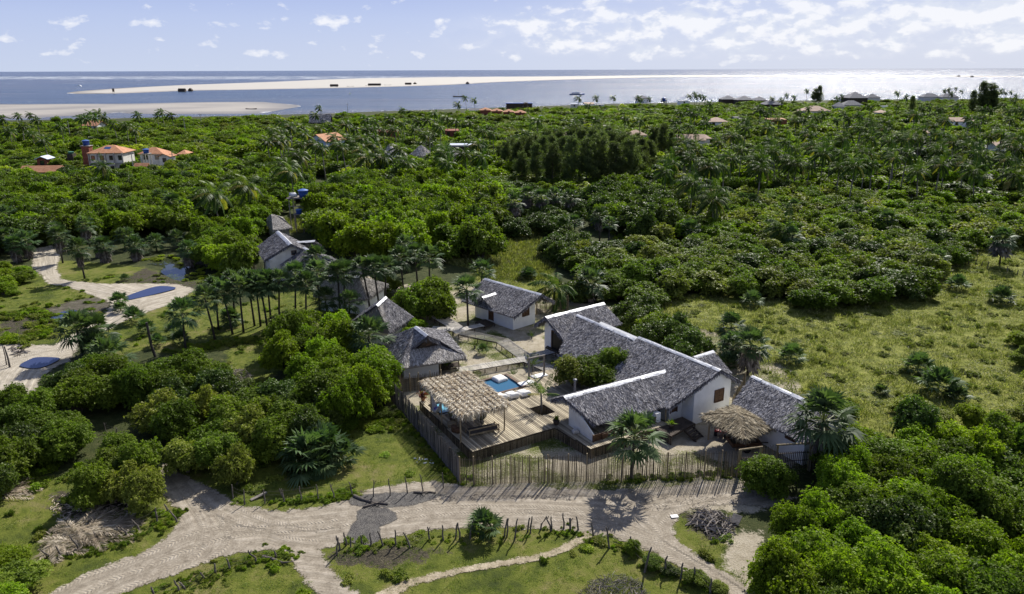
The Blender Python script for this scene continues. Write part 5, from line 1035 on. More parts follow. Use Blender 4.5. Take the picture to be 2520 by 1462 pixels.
for s in(0,1): q=o0+cb_*LB*.5+ca_*(LA*s+(.1 if s else -.1)); b=MB(); b.tube([Vector((q.x,q.y,.3))-ca_*.07,Vector((q.x,q.y,.3))+ca_*.07],.30,16); b.build('wheel',M_rub,CT)
b=MB(); q=o0+ca_*LA/2+cb_*LB; b.bar(Vector((q.x,q.y,.45)),Vector((q.x,q.y,.4))+cb_*1.1,.06,.06); b.build('drawbar',M_darkwood,CT)
# ------------------------------------------------------------------ stick fences
def stickfence(label,A,B,h0,h1,posts,ph,m,seed,sp=.075,r=.021,gap=None,mpost=None,rail=True,lean=.02):
    A,B=Vector((A[0],A[1],0)),Vector((B[0],B[1],0)); e=empty('stick_fence',(A.x,A.y,0),label,'fence'); sticks('stick_infill',A,B,h0,h1,m,e,sp,r,lean,.10,seed=seed); d=(B-A); nn=Vector((d.y,-d.x,0)).normalized()
    for t in posts:
        q=A.lerp(B,t)+nn*.05; g=gzv(q.x,q.y); b=MB(); b.tube([(q.x,q.y,g-.1),(q.x,q.y,g+ph)],[.055,.048],8); b.build('post',mpost or M_log,e)
    if rail:
        b=MB()
        for z in(.45,h0*.93):
            L_=[A.lerp(B,i/24)-nn*.02 for i in range(25)]; b.tube([(p.x,p.y,gzv(p.x,p.y)+z+.03*math.sin(i*1.7)) for i,p in enumerate(L_)],.012,4)
        b.build('tie_wire',M_oldpost,e)
    return e
F0=Z('c',765,1215); F1=Z('d',1238,1150); fl_=(F1-F0).length
px=[('c',x,1205) for x in(765,890,1058,1222,1393,1553,1738,1905,2088)]+[('d',x,1165) for x in(595,760,935,1087,1236)]
ts=[max(0,min(1,(Z(*p)-F0).dot(F1-F0)/fl_**2)) for p in px]; ts.insert(9,(ts[8]+ts[9])/2*.5+ts[8]*.5); ts.insert(10,ts[9]*.45+ts[10]*.55)
stickfence('tall see through stick fence along the road in front of the compound',F0,F1,2.25,2.25,ts,2.42,M_stick,101,sp=.052,r=.020)
LFe=Vector((-12.6,66.6,0)); stickfence('tall grey stick fence running from the front corner up the left side of the deck',F0,LFe,2.25,2.2,[i/10 for i in range(1,11)],2.2,M_stickg,102,sp=.055,r=.024,mpost=M_oldpost)
g1,g2=Z('c',218,388),Z('c',604,372,.0); g2=Z('c',606,335,0); stickfence('low stick fence between the pool hut and the pavilion',g1,g2,1.55,1.7,(.03,.25,.45,.72,.98),1.9,M_stick,103,sp=.06)
a_,b_=Z('a',1668,470),Z('a',1965,425); stickfence('brown stick fence beside the cabin gable, in front of the palms',a_,b_,1.9,1.9,(.02,.3,.62,.98),2.1,M_stick,104,sp=.07)
a_,b_=N0+UM*4.7+VM*.1,Z('d',1300,330,0); stickfence('short stick fence between the white gable and the outbuilding',(a_.x,a_.y),(b_.x,b_.y),1.5,1.5,(.05,.5,.95),1.7,M_stick,105,sp=.06)
a_,b_=Z('d',1425,1120),Z('d',1570,1100); stickfence('short piece of stick fence between the two yard gates',a_,b_,2.25,2.35,(.02,.98),2.4,M_stick,106,rail=False)
a_,b_=Z('d',1875,1090),Z('d',2010,1075); stickfence('ragged end of stick fence at the right of the yard gate',a_,b_,2.3,2.2,(.05,.9),2.3,M_stickg,107,rail=False,lean=.06)
a_,b_=Z('f',490,790),Z('f',745,765); stickfence('weathered stick fence below the two gabled thatched house',a_,b_,2.,2.,(.02,.5,.98),2.2,M_stickg,108,sp=.07)
def gate(label,A,B,z0,top,leaf=True,h=1.7):
    A,B=Vector((A[0],A[1],0)),Vector((B[0],B[1],0)); e=empty('yard_gate',(A.x,A.y,0),label,'gate'); d=(B-A).normalized(); L=(B-A).length
    for q in(A,B): b=MB(); b.tube([(q.x,q.y,-.1),(q.x,q.y,top)],.08,8); b.build('post',M_log,e)
    b=MB(); b.tube([A+UP*top-d*.15,B+UP*top+d*.15],.075,8); b.build('top_beam',M_log,e)
    b=MB(); n=int(L/.16)
    for i in range(n): q=A+d*(.12+i*(L-.2)/n); b.bar(q+UP*.12,q+UP*(h+.12*math.sin(i*.8)*0),.05,.035)
    for z in(.3,h*.55,h-.1): b.bar(A+d*.08+UP*z+Vector((d.y,-d.x,0))*.04,B-d*.08+UP*z+Vector((d.y,-d.x,0))*.04,.06,.03)
    b.build('slatted_leaf',M_darkwood,e); return e
gate('narrow slatted gate with pale round top beam at the end of the front fence',Z('d',1245,1145),Z('d',1420,1120),0,2.35)
A0,B0=Z('d',1575,1100),Z('d',1868,1082); e=gate('wide yard gate with long pale top beam and one slatted leaf',A0.lerp(B0,0.0),B0,0,2.35)
# ------------------------------------------------------------------ wire fences
def wirefence(label,k,posts,r=.035,wires=True,m=None,absz=None):
    """posts: (x, ybase, ytop, lean px)"""
    e=None; tops=[]
    for i,pp in enumerate(posts):
        x,yb,yt=pp[:3]; ln_=pp[3] if len(pp)>3 else 0; kk=pp[4] if len(pp)>4 else k
        q=Z(kk,x,yb); rr=ray(*Dz(kk,x,yt)); t=q.y/rr.y; h=max(.5,H+rr.z*t); 
        if e is None: e=empty('wire_fence',(q.x,q.y,gzv(q.x,q.y)),label,'fence')
        g=gzv(q.x,q.y); rd=random.Random(int(x*7+yb)); lx=ln_/80+rd.uniform(-.08,.08); b=MB(); j1,j2=rd.uniform(-.06,.06),rd.uniform(-.06,.06)
        b.tube([(q.x,q.y,g-.15),(q.x+lx*.3+j1,q.y+j2,g+h*.4),(q.x+lx*.7-j1*.7,q.y-j2,g+h*.75),(q.x+lx,q.y,g+h)],[r*1.5,r*1.3,r*1.15,r*.9],6)
        if rd.random()<.25: b.tube([(q.x+lx*.7-j1*.7,q.y-j2,g+h*.75),(q.x+lx+.18,q.y+.05,g+h*.98)],[r*.8,r*.5],5)
        b.build('post',m or M_oldpost,e); tops.append((q.x,q.y,g,h,lx))
    if wires:
        b=MB()
        for u,v in zip(tops[:-1],tops[1:]):
            if math.hypot(u[0]-v[0],u[1]-v[1])>6: continue
            for t in(.35,.65,.9): b.tube([(u[0]+u[4]*t,u[1]-.05,u[2]+u[3]*t),((u[0]+v[0])/2,(u[1]+v[1])/2-.05,(u[2]+v[2])/2+(u[3]+v[3])/2*t-.04),(v[0]+v[4]*t,v[1]-.05,v[2]+v[3]*t)],.006,3,False)
        b.build('wire',M_oldpost,e)
    return e
wirefence('wire fence of thin crooked posts on the grass north of the road','h',[(1960,630,505,-3,'g'),(2057,670,545,0,'g'),(2225,660,540,5,'g'),(2392,655,535,-8,'g'),(80,655,535,-20),(222,652,515,-8),(367,630,500,-4),(500,622,490,-14),(657,600,478,-14),(830,608,465,0),(967,600,455,-6),(1115,582,435,-6),(1247,560,415,-14),(1413,540,405,0)])
wirefence('crowded crooked fence posts along the south edge of the road','h',[(520,1090,945,10),(545,1050,930,-8),(600,1010,905,-8),(637,1040,935,0),(735,1010,925,-6),(805,1020,900,-4),(910,1015,890,-22),(1018,1005,880,-4),(1140,1030,900,-30),(1300,965,855,-14),(1415,970,842,-8),(1515,955,828,6),(1553,965,820,-4),(1640,960,810,20),(1835,920,805,-24),(1925,950,790,16),(1945,945,790,14),(2010,970,790,18),(2120,900,780,16),(2145,910,770,8),(2230,880,770,28),(2315,900,772,-22),(2322,895,775,0),(2425,880,745,0),(2480,890,785,0)],.045)
wirefence('bare fence posts beside the road fork, marching to the lower right','i',[(170,890,785,0),(240,885,770,-10),(365,945,815,-14),(500,1040,860,-20),(668,1040,935,4),(790,1240,1025,24),(950,1250,1100,20),(1095,1300,1160,8),(1212,1330,1195,0),(1350,1420,1290,-8)],.05)
wirefence('few leaning fence posts on the grass bank at the bottom left','g',[(1290,1420,1385,-6),(1510,1405,1305,-20),(1560,1380,1330,-30),(1725,1305,1240,-24),(1812,1255,1170,0),(1938,1225,1130,-14),(2157,1160,1055,-30),(2322,1115,1055,-14)],.045)
wirefence('old leaning posts around the heap of dry fronds','g',[(425,1120,1045,-40),(515,1110,1015,-12),(668,1060,930,-40),(815,980,900,-6),(1010,920,850,-20),(1078,942,850,-40),(1178,892,805,-30),(1320,830,705,0),(1420,740,670,-20),(1492,822,730,-34)],.045)
wirefence('thin wire fence posts half hidden between the left thickets','g',[(890,60,-20,0),(990,90,20,0),(1085,110,50,0),(1155,70,20,0)],.035)
wirefence('row of small fence posts by the big skirted palm on the far meadow','n',[(1540,400,345,4),(1555,385,340,10),(1583,380,335,8),(1610,372,322,4),(1635,370,315,0),(1580,420,380,10),(1628,425,385,4),(1665,435,395,8),(1705,450,400,0),(1830,475,430,0),(1895,490,455,8),(1930,500,460,8)],.05)
for (x0,y0,x1,y1,r,k,lb) in ((90,1400,20,1215,.11,'e','thick split post leaning beside the lower puddle on the left'),(60,1380,5,1210,.07,'e','thinner post leaning left of the thick split post')):
    q=Z(k,x0,y0); rr=ray(*Dz(k,x1,y1)); t=q.y/rr.y; tp=Vector((rr.x*t,q.y+.3,H+rr.z*t)); b=MB(); b.tube([q-UP*.1,q.lerp(tp,.5)+Vector((.06,0,0)),tp],[r,r*.8,r*.6],7); thing1(b,'wooden_post',lb,'post',M_oldpost)
# loose timber
def branch(k,pts,r,label,name='fallen_branch',m=None,z=.1,side=0):
    L=[Z(k,x,y,z) for x,y in pts]; L=[Vector((p.x,p.y,gzv(p.x,p.y)+z)) for p in L]; b=MB(); b.tube(L,[r*(1-.5*i/(len(L)-1)) for i in range(len(L))],7); rd=random.Random(int(pts[0][0]))
    for i in range(side): p=L[rd.randrange(1,len(L))]; b.tube([p,p+Vector((rd.uniform(-.7,.7),rd.uniform(-.6,.6),rd.uniform(.02,.3)))],[r*.45,r*.2],5)
    return thing1(b,name,label,'branch',m or M_oldpost)
branch('h',[(665,595),(730,625),(800,645),(870,655),(950,665)],.13,'long dark fallen branch at the north edge of the road',side=4)
branch('h',[(740,690),(830,665),(900,648)],.10,'shorter branch crossing the long fallen one',side=2)
branch('h',[(1165,565),(1230,572),(1290,565),(1350,570)],.09,'forked branch lying under the last wire fence post',side=4)
branch('g',[(2205,1110),(2270,1120),(2330,1145),(2375,1162)],.13,'grey fallen trunk on the grass at the bottom left',side=1)
branch('i',[(1640,700),(1700,725),(1740,745)],.05,'thin stick on the sand road') if 0 else None
b=MB(); p,q=Z('g',2105,632,.06),Z('g',2240,565,.22); b.bar(p,q,.28,.04); thing1(b,'plank','pale weathered plank leaning on the grass behind the wire fence','plank',M_gt)
b=MB(); p,q=Z('i',1545,830,.1),Z('i',1580,755,.5); b.bar(p,q,.65,.05); thing1(b,'board','dark grey board leaning on the brushwood heap','board',M_gt)
b=MB(); p,q=Z('i',1015,770,.06),Z('i',1075,765,.06); b.bar(p,q,.35,.03); thing1(b,'board','flat pale board lying on the sand at the road fork','board',M_fabric)
def heap(name,label,poly,n,r,L,m,seed,hmax=.5,zflat=.3,bl=False):
    rd=random.Random(seed); W_=poly; xs=[p[0] for p in W_]; ys=[p[1] for p in W_]; cx,cy=sum(xs)/len(xs),sum(ys)/len(ys); R_=max(max(xs)-min(xs),max(ys)-min(ys))/2; b=MB(); k=0
    while k<n:
        x,y=rd.uniform(min(xs),max(xs)),rd.uniform(min(ys),max(ys))
        if not bool(inpoly(np.array([x]),np.array([y]),W_)[0]): continue
        k+=1; u=max(0,1-math.hypot(x-cx,y-cy)/R_); z=gzv(x,y)+.04+hmax*u*rd.uniform(.2,1); a=rd.uniform(0,6.28); e=rd.uniform(-.2,.45)*zflat*2; l=L*rd.uniform(.3,1.2); d=Vector((math.cos(a)*math.cos(e),math.sin(a)*math.cos(e),math.sin(e))); rr=r*rd.uniform(.4,1.5); p=Vector((x,y,z)); b.tube([p-d*l/2,p+Vector((rd.uniform(-.05,.05),rd.uniform(-.05,.05),.03)),p+d*l/2],[rr,rr*.9,rr*.5],4,False)
    return thing1(b,name,label,'heap',m,kind='stuff')
M_twig=mat('dry_twigs',(.06,.05,.045),(.34,.30,.26),3,.9,0,None,.2,island=.8,contrast=(.2,.8))
heap('brushwood_heap','heap of broken branches and driftwood on the sandy island beside the road',ZW('i',[(1150,760),(1300,715),(1450,740),(1560,830),(1530,920),(1400,970),(1300,900),(1190,860)]),260,.035,1.1,M_twig,5,.45)
heap('dry_twigs_heap','dry twiggy heap in the grass at the bottom edge',ZW('i',[(250,1400),(380,1310),(560,1270),(740,1320),(820,1400),(820,1480),(250,1480)]),500,.012,.7,M_twig,6,.4,.6)
heap('dead_bush','grey tangle of dead twigs between the left thickets',ZW('y',[(1085,210),(1150,175),(1240,165),(1300,200),(1290,290),(1200,300),(1100,290)]),420,.018,1.2,M_twig,7,1.3,.9)
heap('driftwood_heap','little pile of grey driftwood beside the lower left track',ZW('e',[(90,1200),(230,1195),(240,1290),(130,1300)]),50,.06,1.,M_twig,8,.3)
heap('litter_of_sticks','scattered sticks and chips along the foot of the stick fence',ZW('h',[(1250,590),(1600,590),(2100,600),(2500,590),(2500,640),(2000,640),(1300,650)]),240,.012,.4,M_twig,9,.05,.1)
heap('litter_of_sticks','dry sticks scattered over the sand road right of the fence',ZW('i',[(500,600),(1000,590),(1500,600),(1700,650),(1500,690),(900,720),(300,700)]),150,.012,.45,M_twig,10,.05,.1)
heap('litter_of_leaves','pale dry leaf litter under the left bushes',ZW('g',[(430,600),(700,560),(1000,560),(1150,700),(1130,780),(800,830),(480,830),(430,720)]),500,.03,.4,mat('leaf_litter',(.12,.09,.06),(.45,.38,.30),3,.9,0,None,.2,island=.85,contrast=(.15,.85)),12,.08,.2)
def frondheap(name,label,poly,n,hmax,seed):
    rng=np.random.default_rng(seed); p=np.array(poly); c=p.mean(0); V=[];R_=[]
    x0,y0=p.min(0);x1,y1=p.max(0); R=max(x1-x0,y1-y0)/2; k=0
    while k<n:
        x,y=rng.uniform(x0,x1),rng.uniform(y0,y1)
        if not inpoly(np.array([x]),np.array([y]),poly)[0]: continue
        k+=1; z=.06+hmax*max(0,1-math.hypot(x-c[0],y-c[1])/R)*rng.uniform(.5,1.); a=rng.uniform(0,6.28) if rng.uniform()<.4 else rng.normal(.5,.5); d=np.array([math.cos(a),math.sin(a),.15]); s=np.array([-d[1],d[0],0]); m_=26; u=np.linspace(0,1,m_)[:,None]; base=np.array([x,y,z+gzv(x,y)])+d*u*2.2-np.array([0,0,1])*(u**2)*.45; base[:,2]=np.maximum(base[:,2],gzv(x,y)+.04); col=rng.uniform(0,1)
        for sg in(-1,1):
            dr=unit(s*sg*.6+d*.8+np.array([0,0,-.12])+.08*rng.normal(size=(m_,3))); sd=unit(np.cross(dr,[0,0,1])+.3*rng.normal(size=(m_,3))); v,_=diamonds(base,dr,sd,.75*np.sin(np.pi*(.12+.85*u[:,0]))**.6,.05,.05); V.append(v); R_.append(np.clip(col*.6+.5*rng.uniform(0,1,m_),0,1))
    v=np.concatenate(V); o=link(name,npmesh(name,v,np.arange(len(v)).reshape(-1,4),np.concatenate(R_),[M_dead])); return setp(o,label,'heap',kind='stuff')
frondheap('dry_frond_heap','heap of dry pale palm fronds in front of the left bushes',ZW('g',[(370,1080),(370,990),(500,900),(650,840),(850,830),(980,860),(960,960),(760,1010),(560,1080)]),60,.7,3)
frondheap('dry_frond_heap','small heap of dry fronds at the left picture edge',ZW('g',[(-60,640),(-60,540),(60,550),(80,580),(20,620)]),10,.3,4)
heap('rubbish_litter','scraps of pale litter along the road',ZW('h',[(1150,280),(1380,300),(1400,340),(1200,330)]),12,.05,.25,M_fabric,13,.02,.1)
# ------------------------------------------------------------------ other thatched buildings nearby
def hiproof(A,B,depth_dir,depth,zr,ridge_in,ridge_frac=.5):
    """A,B front eave corners (Vectors at eave height)"""
    C,Dd=B+depth_dir*depth,A+depth_dir*depth; ax=(B-A).normalized(); m0=(A+Dd)/2; m1=(B+C)/2; r0=m0+ax*ridge_in; r1=m1-ax*ridge_in; r0.z=r1.z=zr
    return A,B,C,Dd,r0,r1
# hut half hidden by the leafy tree, pale front slope
e=empty('thatched_hut',(-15,80,0),'round shouldered thatched hut with pale front slope, half hidden behind the palm','house')
z=4.9; r0,r1=Z('a',320,310,z),Z('a',236,388,z); q1,q2_,q3,q4=Z('a',-20,560,2.0),Z('a',350,625,2.0),Z('a',560,480,2.0),Z('a',150,420,2.0)
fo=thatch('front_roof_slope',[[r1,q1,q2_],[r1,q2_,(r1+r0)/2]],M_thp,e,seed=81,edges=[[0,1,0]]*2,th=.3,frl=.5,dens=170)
thatch('roof',[[r0,r1*.5+r0*.5,q2_],[r0,q2_,q3],[r0,q4,q1],[r0,q1,r1],[r0,q3,q4]],M_th,e,seed=82,edges=[[0,0,0],[0,1,0],[0,1,0],[0,0,0],[0,1,0]],th=.3,frl=.5)
ridgecap(e,r0,r1,Vector((.7,-.3,-.5)).normalized(),Vector((-.7,.3,-.5)).normalized(),w=.3,wf=.3,seed=83)
cc_=(q1+q2_+q3+q4)/4
wallring('wall',[q2(q*.82+cc_*.18,2.1) for q in(q1,q2_,q3,q4)],M_white,e)
# hut behind the palm row: pale slope and white curved wall
e=empty('thatched_hut',Z('f',1380,1000,0),'pale thatched hut with white wall behind the row of tall fan palms','house')
z=4.6; e1,e2_=Z('f',1020,960,2.3),Z('f',1490,1000,2.3); e3=Z('f',1590,930,2.3); r0,r1=Z('f',1160,790,z),Z('f',1440,800,z)
dd=hor(e2_-e1); dn_=Vector((-dd.y,dd.x,0)); e4=e1+dn_*6.5; e5=e3+dn_*3.5
thatch('roof',[[r0,e1,e2_],[r0,e2_,r1],[r1,e2_,e3],[r1,e3,e5],[r0,r1,e5],[r0,e5,e4],[r0,e4,e1]],M_thp,e,seed=84,edges=[[0,1,0],[0,0,0],[0,1,0],[0,1,0],[0,0,0],[0,1,0],[0,1,0]],th=.3,frl=.5)
ridgecap(e,r0,r1,Vector((0,-.8,-.5)).normalized(),Vector((0,.8,-.5)).normalized(),w=.35,wf=.35,seed=85)
c_=(e1+e2_+e3+e5+e4)/5; wallring('wall',[q2(q*.85+c_*.15,2.3) for q in(e1,e2_,e3,e5,e4)],M_white,e)
# house with two gables
e=empty('thatched_house',Z('f',700,700,0),'thatched house with two staggered gables and metal ridge sheets by the pond','house')
z=5.6; a0,a1=Z('f',700,392,z),Z('f',820,508,z); nA,hA,dA=slope_n(a0,a1,Vector((-1,-.4,0)),.62); ca=onplane('f',580,655,a1,nA); wA=(ca-a1).dot(hA)
thatch('roof',[[a0,a1,ca,onplane('f',500,545,a0,nA)],[a0,a1,down(a1,-hA,3.0,.62),down(a0,-hA,3.,.62)]],M_th,e,seed=86,edges=[[0,1,1,1],[0,1,1,1]],th=.28,dens=120)
ridgecap(e,a0,a1,dA,(-hA-UP*.62).normalized(),seed=87,w=.5)
axA=hor(a1-a0); wz=lambda o: z-.35-.62*abs(o); p_=Vector((a1.x,a1.y,0))-axA*.7
wallring('wall',[q2(p_+hA*(wA-.6),wz(wA-.6)),q2(p_,wz(0)),q2(p_-hA*2.6,wz(2.6)),q2(p_-hA*2.6-axA*6,wz(2.6)),q2(p_-axA*6,wz(0)),q2(p_+hA*(wA-.6)-axA*6,wz(wA-.6))],M_render,e)
opening(e,p_-hA*.4,hA,wz(0)-1.5,wz(0)-.8,.8,'window',axA,False)
z2=4.6; b0,b1=Z('f',935,540,z2),Z('f',1015,585,z2); nB2,hB2,dB2=slope_n(b0,b1,Vector((-1,-.4,0)),.55); 
thatch('roof',[[b0,b1,onplane('f',780,755,b1,nB2),onplane('f',705,665,b0,nB2)],[b0,b1,down(b1,-hB2,4,.5),down(b0,-hB2,4,.5)],[b1,onplane('f',780,755,b1,nB2),down(b1,-hB2,4,.5)+axA*1.5]],M_th,e,seed=88,edges=[[0,0,1,1],[0,1,1,1],[0,1,0]],th=.28,dens=120)
ridgecap(e,b0,b1,dB2,(-hB2-UP*.5).normalized(),seed=89)
z3=4.4; c0,c1=Z('f',860,490,z3),Z('f',1035,478,z3)
thatch('roof',[[c0,c1,Z('f',1015,560,2.9),Z('f',900,545,3.)],[c0,c1,c1+Vector((.5,2,-1.2)),c0+Vector((0,2,-1.2))]],M_th,e,seed=90,edges=[[0,1,1,1],[0,1,1,1]],th=.25)
ridgecap(e,c0,c1,Vector((0,-.9,-.4)).normalized(),Vector((0,.9,-.4)).normalized(),seed=91,w=.5)
q=Z('f',820,700,0); wallring('wall',[q2(q+Vector(v),2.2) for v in((-1.5,1,0),(3,-.5,0),(4.5,3.,0),(0,4.5,0))],M_render,e)
e=empty('thatched_hut',Z('f',720,330,0),'small pyramid thatched hut just behind the two gabled house','house')
z=4.6; p=Z('f',640,240,z); k_=[Z('f',x,y,2.4) for x,y in((585,300),(655,385),(825,360))]; k_.append(k_[2]+(k_[0]-k_[1])*1.2)
thatch('roof',[[p,k_[0],k_[1]],[p,k_[1],k_[2]],[p,k_[2],k_[3]],[p,k_[3],k_[0]]],M_thp,e,seed=92,edges=[[0,1,0]]*4,th=.25,dens=120)
cc_=sum(k_,Vector())/4; wallring('wall',[q2(q*.8+cc_*.2,2.6) for q in k_],M_render,e)
# ------------------------------------------------------------------ water tank tower
tw=Z('f',900,400,0); TW=empty('tank_tower',(tw.x,tw.y,0),'timber tower in the trees carrying water tanks on two levels','tower')
def leg(x,y,h,par,r=.09): b=MB(); b.box((tw.x+x,tw.y+y,h/2),(r*2,r*2,h),.2); b.build('leg',M_gt,par)
for x,y in((-1.6,0),(1.9,.2),(-1.6,2.6),(1.9,2.6)): leg(x,y,6.5,TW)
for x,y in((-.3,-1.1),(1.1,-1.1)): leg(x,y,3.6,TW)
for z_,(x0,x1,y0,y1) in((6.55,(-2.0,2.3,-.4,3.)),(5.0,(-1.8,2.1,-.1,.1)),(3.65,(-.6,1.5,-1.6,.1))): b=MB(); b.box((tw.x+(x0+x1)/2,tw.y+(y0+y1)/2,z_),(x1-x0,y1-y0,.14),.0); b.build('platform',M_gt,TW)
def tank(x,y,z,r,h,label,m=None,blk=True):
    e=empty('water_tank',(x,y,z),label,'water tank'); b=MB(); b.lathe((x,y,z),[(r*.82,0),(r*.9,h*.4),(r*.97,h*.8),(r,h*.82),(r,h*.86)],20); b.build('barrel',m or M_blue,e,True)
    b=MB(); b.lathe((x,y,z),[(r*1.05,h*.86),(r*1.05,h*.9),(r*.6,h*1.02),(r*.2,h*1.08),(.02,h*1.08)],20); b.build('lid',mat('pale_blue_lid',(.05,.11,.34),(.09,.17,.42),2,.5) if not m else m,e); return e
tank(tw.x+1.0,tw.y+.9,6.62,.95,1.5,'large dark blue round tank on the top of the timber tower')
tank(tw.x+.45,tw.y-.7,3.72,.75,.9,'smaller blue tank on the lower platform of the timber tower')
for dx,lb in((-1.25,'rear metal drum lying on the tank tower'),(-.7,'front metal drum lying on the tank tower')):
    b=MB(); y=tw.y+(1.2 if dx<-1 else .2); b.tube([(tw.x+dx-.5,y,7.1),(tw.x+dx-.45,y,7.1),(tw.x+dx+.6,y+.1,7.1),(tw.x+dx+.65,y+.1,7.1)],[.30,.36,.36,.30],16); thing1(b,'drum',lb,'drum',M_metal,smooth=True)
# ------------------------------------------------------------------ distant village
def bld(label,k,x,y,wpx,rot,depth,ze,dz,rm,wm,style='hip',name='village_house',wins=2,over=.6,cat='house',stilts=0,low=0.,trees=True):
    """front eave centre at picture (x,y) on height ze; wpx picture width of the eave"""
    c=Z(k,x,y,ze); W_=(Z(k,x+wpx/2,y,ze)-Z(k,x-wpx/2,y,ze)).length; e=empty(name,(c.x,c.y,-.6),label,cat); ca,sa=math.cos(rot),math.sin(rot)
    def w(u,v,z): return Vector((c.x+u*ca-v*sa,c.y+u*sa+v*ca,z))
    h=W_/2; zr=ze+dz; b=MB(); 
    if style=='hip':
        ri=min(h*.98,depth/2); E_=[w(-h,0,ze),w(h,0,ze),w(h,depth,ze),w(-h,depth,ze)]; R0,R1=w(-h+ri,depth/2,zr),w(h-ri,depth/2,zr)
        fs=[[E_[0],E_[1],R1,R0],[E_[1],E_[2],R1],[E_[2],E_[3],R0,R1],[E_[3],E_[0],R0]]
    elif style=='gable': fs=[[w(-h,0,ze),w(h,0,ze),w(h,depth/2,zr),w(-h,depth/2,zr)],[w(h,depth,ze),w(-h,depth,ze),w(-h,depth/2,zr),w(h,depth/2,zr)]]
    elif style=='front': fs=[[w(-h,0,ze),w(0,0,zr),w(0,depth,zr),w(-h,depth,ze)],[w(0,0,zr),w(h,0,ze),w(h,depth,ze),w(0,depth,zr)]]
    elif style=='cone': n=12; fs=[[w(h*math.sin(a*6.2832/n),h-h*math.cos(a*6.2832/n),ze),w(h*math.sin((a+1)*6.2832/n),h-h*math.cos((a+1)*6.2832/n),ze),w(0,h,zr)] for a in range(n)]; depth=2*h
    else: fs=[[w(-h,0,ze),w(h,0,ze),w(h,depth,zr),w(-h,depth,zr)]]
    if rm in(M_thp,M_th,M_thb): ro=thatch('roof',fs,rm,e,dens=40,L=.9,w=.2,th=.25,fr=12,frl=.7,seed=int(x),edges=[[1]+[0]*(len(f)-1) for f in fs])
    else:
        for f in fs: b.poly(f if ((f[1]-f[0]).cross(f[2]-f[0])).z>0 else f[::-1])
        ro=b.build('roof',rm,e); s=ro.modifiers.new('s','SOLIDIFY'); s.thickness=.18
    o=over; d0,d1=o,depth-o
    if style=='cone': wallring('wall',[q2(w((h-.5)*math.sin(a*6.2832/12),h-(h-.5)*math.cos(a*6.2832/12),0),ze+.2,-1+low) for a in range(12)],wm,e)
    elif style=='front': wallring('wall',[q2(w(-h+o,o,0),ze+dz*o/h,low-1),q2(w(h-o,o,0),ze+dz*o/h,low-1),q2(w(h-o,d1,0),ze+dz*o/h,low-1),q2(w(-h+o,d1,0),ze+dz*o/h,low-1)],wm,e); b=MB(); b.poly([w(-h+o,o,ze),w(h-o,o,ze),w(h-o,o,ze+dz*o/h-.05),w(0,o,zr-.1),w(-h+o,o,ze+dz*o/h-.05)]); b.build('gable_wall',wm,e)
    else:
        zt1=ze+.1
        if style=='gable': wallring('wall',[q2(w(-h+o,o,0),ze+dz*o/(depth/2)-.1,low-1),q2(w(h-o,o,0),ze+dz*o/(depth/2)-.1,low-1),q2(w(h-o,depth/2,0),zr-.15,low-1),q2(w(h-o,d1,0),ze,low-1),q2(w(-h+o,d1,0),ze,low-1),q2(w(-h+o,depth/2,0),zr-.15,low-1)],wm,e)
        else: wallring('wall',[q2(w(-h+o,o,0),zt1,low-1),q2(w(h-o,o,0),zt1,low-1),q2(w(h-o,d1,0),zt1,low-1),q2(w(-h+o,d1,0),zt1,low-1)],wm,e)
    fd=(sa,-ca,0); wd=(ca,sa,0)
    for i in range(wins):
        u=(-h+o)+(2*h-2*o)*(i+.5)/wins; opening(e,w(u,o,0),wd,low+max(.9,ze-1.9),ze-.45,min(1.3,(2*h)/wins*.4),'window',fd,False)
    if stilts:
        for u in(-h+o,0,h-o):
            for v in(o,d1): p=w(u,v,0); b=MB(); b.tube([(p.x,p.y,-1.5),(p.x,p.y,low+.3)],.12,6); b.build('stilt',M_darkwood,e)
    if trees: AVOID.append((c.x-sa*depth/2,c.y+ca*depth/2,max(h,depth/2)+.6)); cd=Vector((c.x,c.y,0)).normalized(); r0=min(h,6); AVOID.append((c.x-cd.x*(r0*.6+1),c.y-cd.y*(r0*.6+1),r0*.9)); AVOID.append((c.x-cd.x*(r0*1.2+3),c.y-cd.y*(r0*1.2+3),r0*.8)); AVOID.append((c.x-cd.x*(r0*1.8+6),c.y-cd.y*(r0*1.8+6),r0*.7))
    return e
T,TO=M_tile,M_tileold; M_gr=mat('grey_shingle',(.12,.12,.13),(.22,.22,.23),1,.9); M_bw=mat('blue_white_wall',(.42,.50,.66),(.52,.60,.74),1,.8); M_sheet=mat('pale_metal_sheet',(.45,.50,.60),(.62,.66,.74),1,.5)
big=bld('two storey white house with orange tiled hip roof and blue tank behind it','j',960,945,330,.05,9,6.2,2.0,T,M_render,wins=0)
o_=Z('j',960,945,6.2); Wd=(Z('j',1125,945,6.2)-Z('j',795,945,6.2)).length
for i in range(4):
    for zz in((.2,2.3),(3.4,5.4)): opening(big,(o_.x+Wd*(-.36+i*.24),o_.y+.6+(-.36+i*.24)*Wd*.05),(1,.05,0),zz[0]+.6,zz[1],1.1,'window',(0,-1,0),False)
for i in range(5): b=MB(); b.box((o_.x+Wd*(-.46+i*.23),o_.y+.05,3.1),(.3,.3,6.2),0); b.build('column',M_concrete,big)
b=MB(); b.box((o_.x,o_.y+.2,3.1),(Wd*.95,.5,.25),0); b.build('balcony_slab',M_concrete,big)
b=MB(); b.poly([(o_.x-1.4,o_.y+2.2,7.22),(o_.x+.6,o_.y+2.2,7.22),(o_.x+.6,o_.y+3.4,7.75),(o_.x-1.4,o_.y+3.4,7.75)]); b.build('solar_panel',mat('solar_glass',(.03,.06,.16),(.05,.09,.22),3,.2),big)
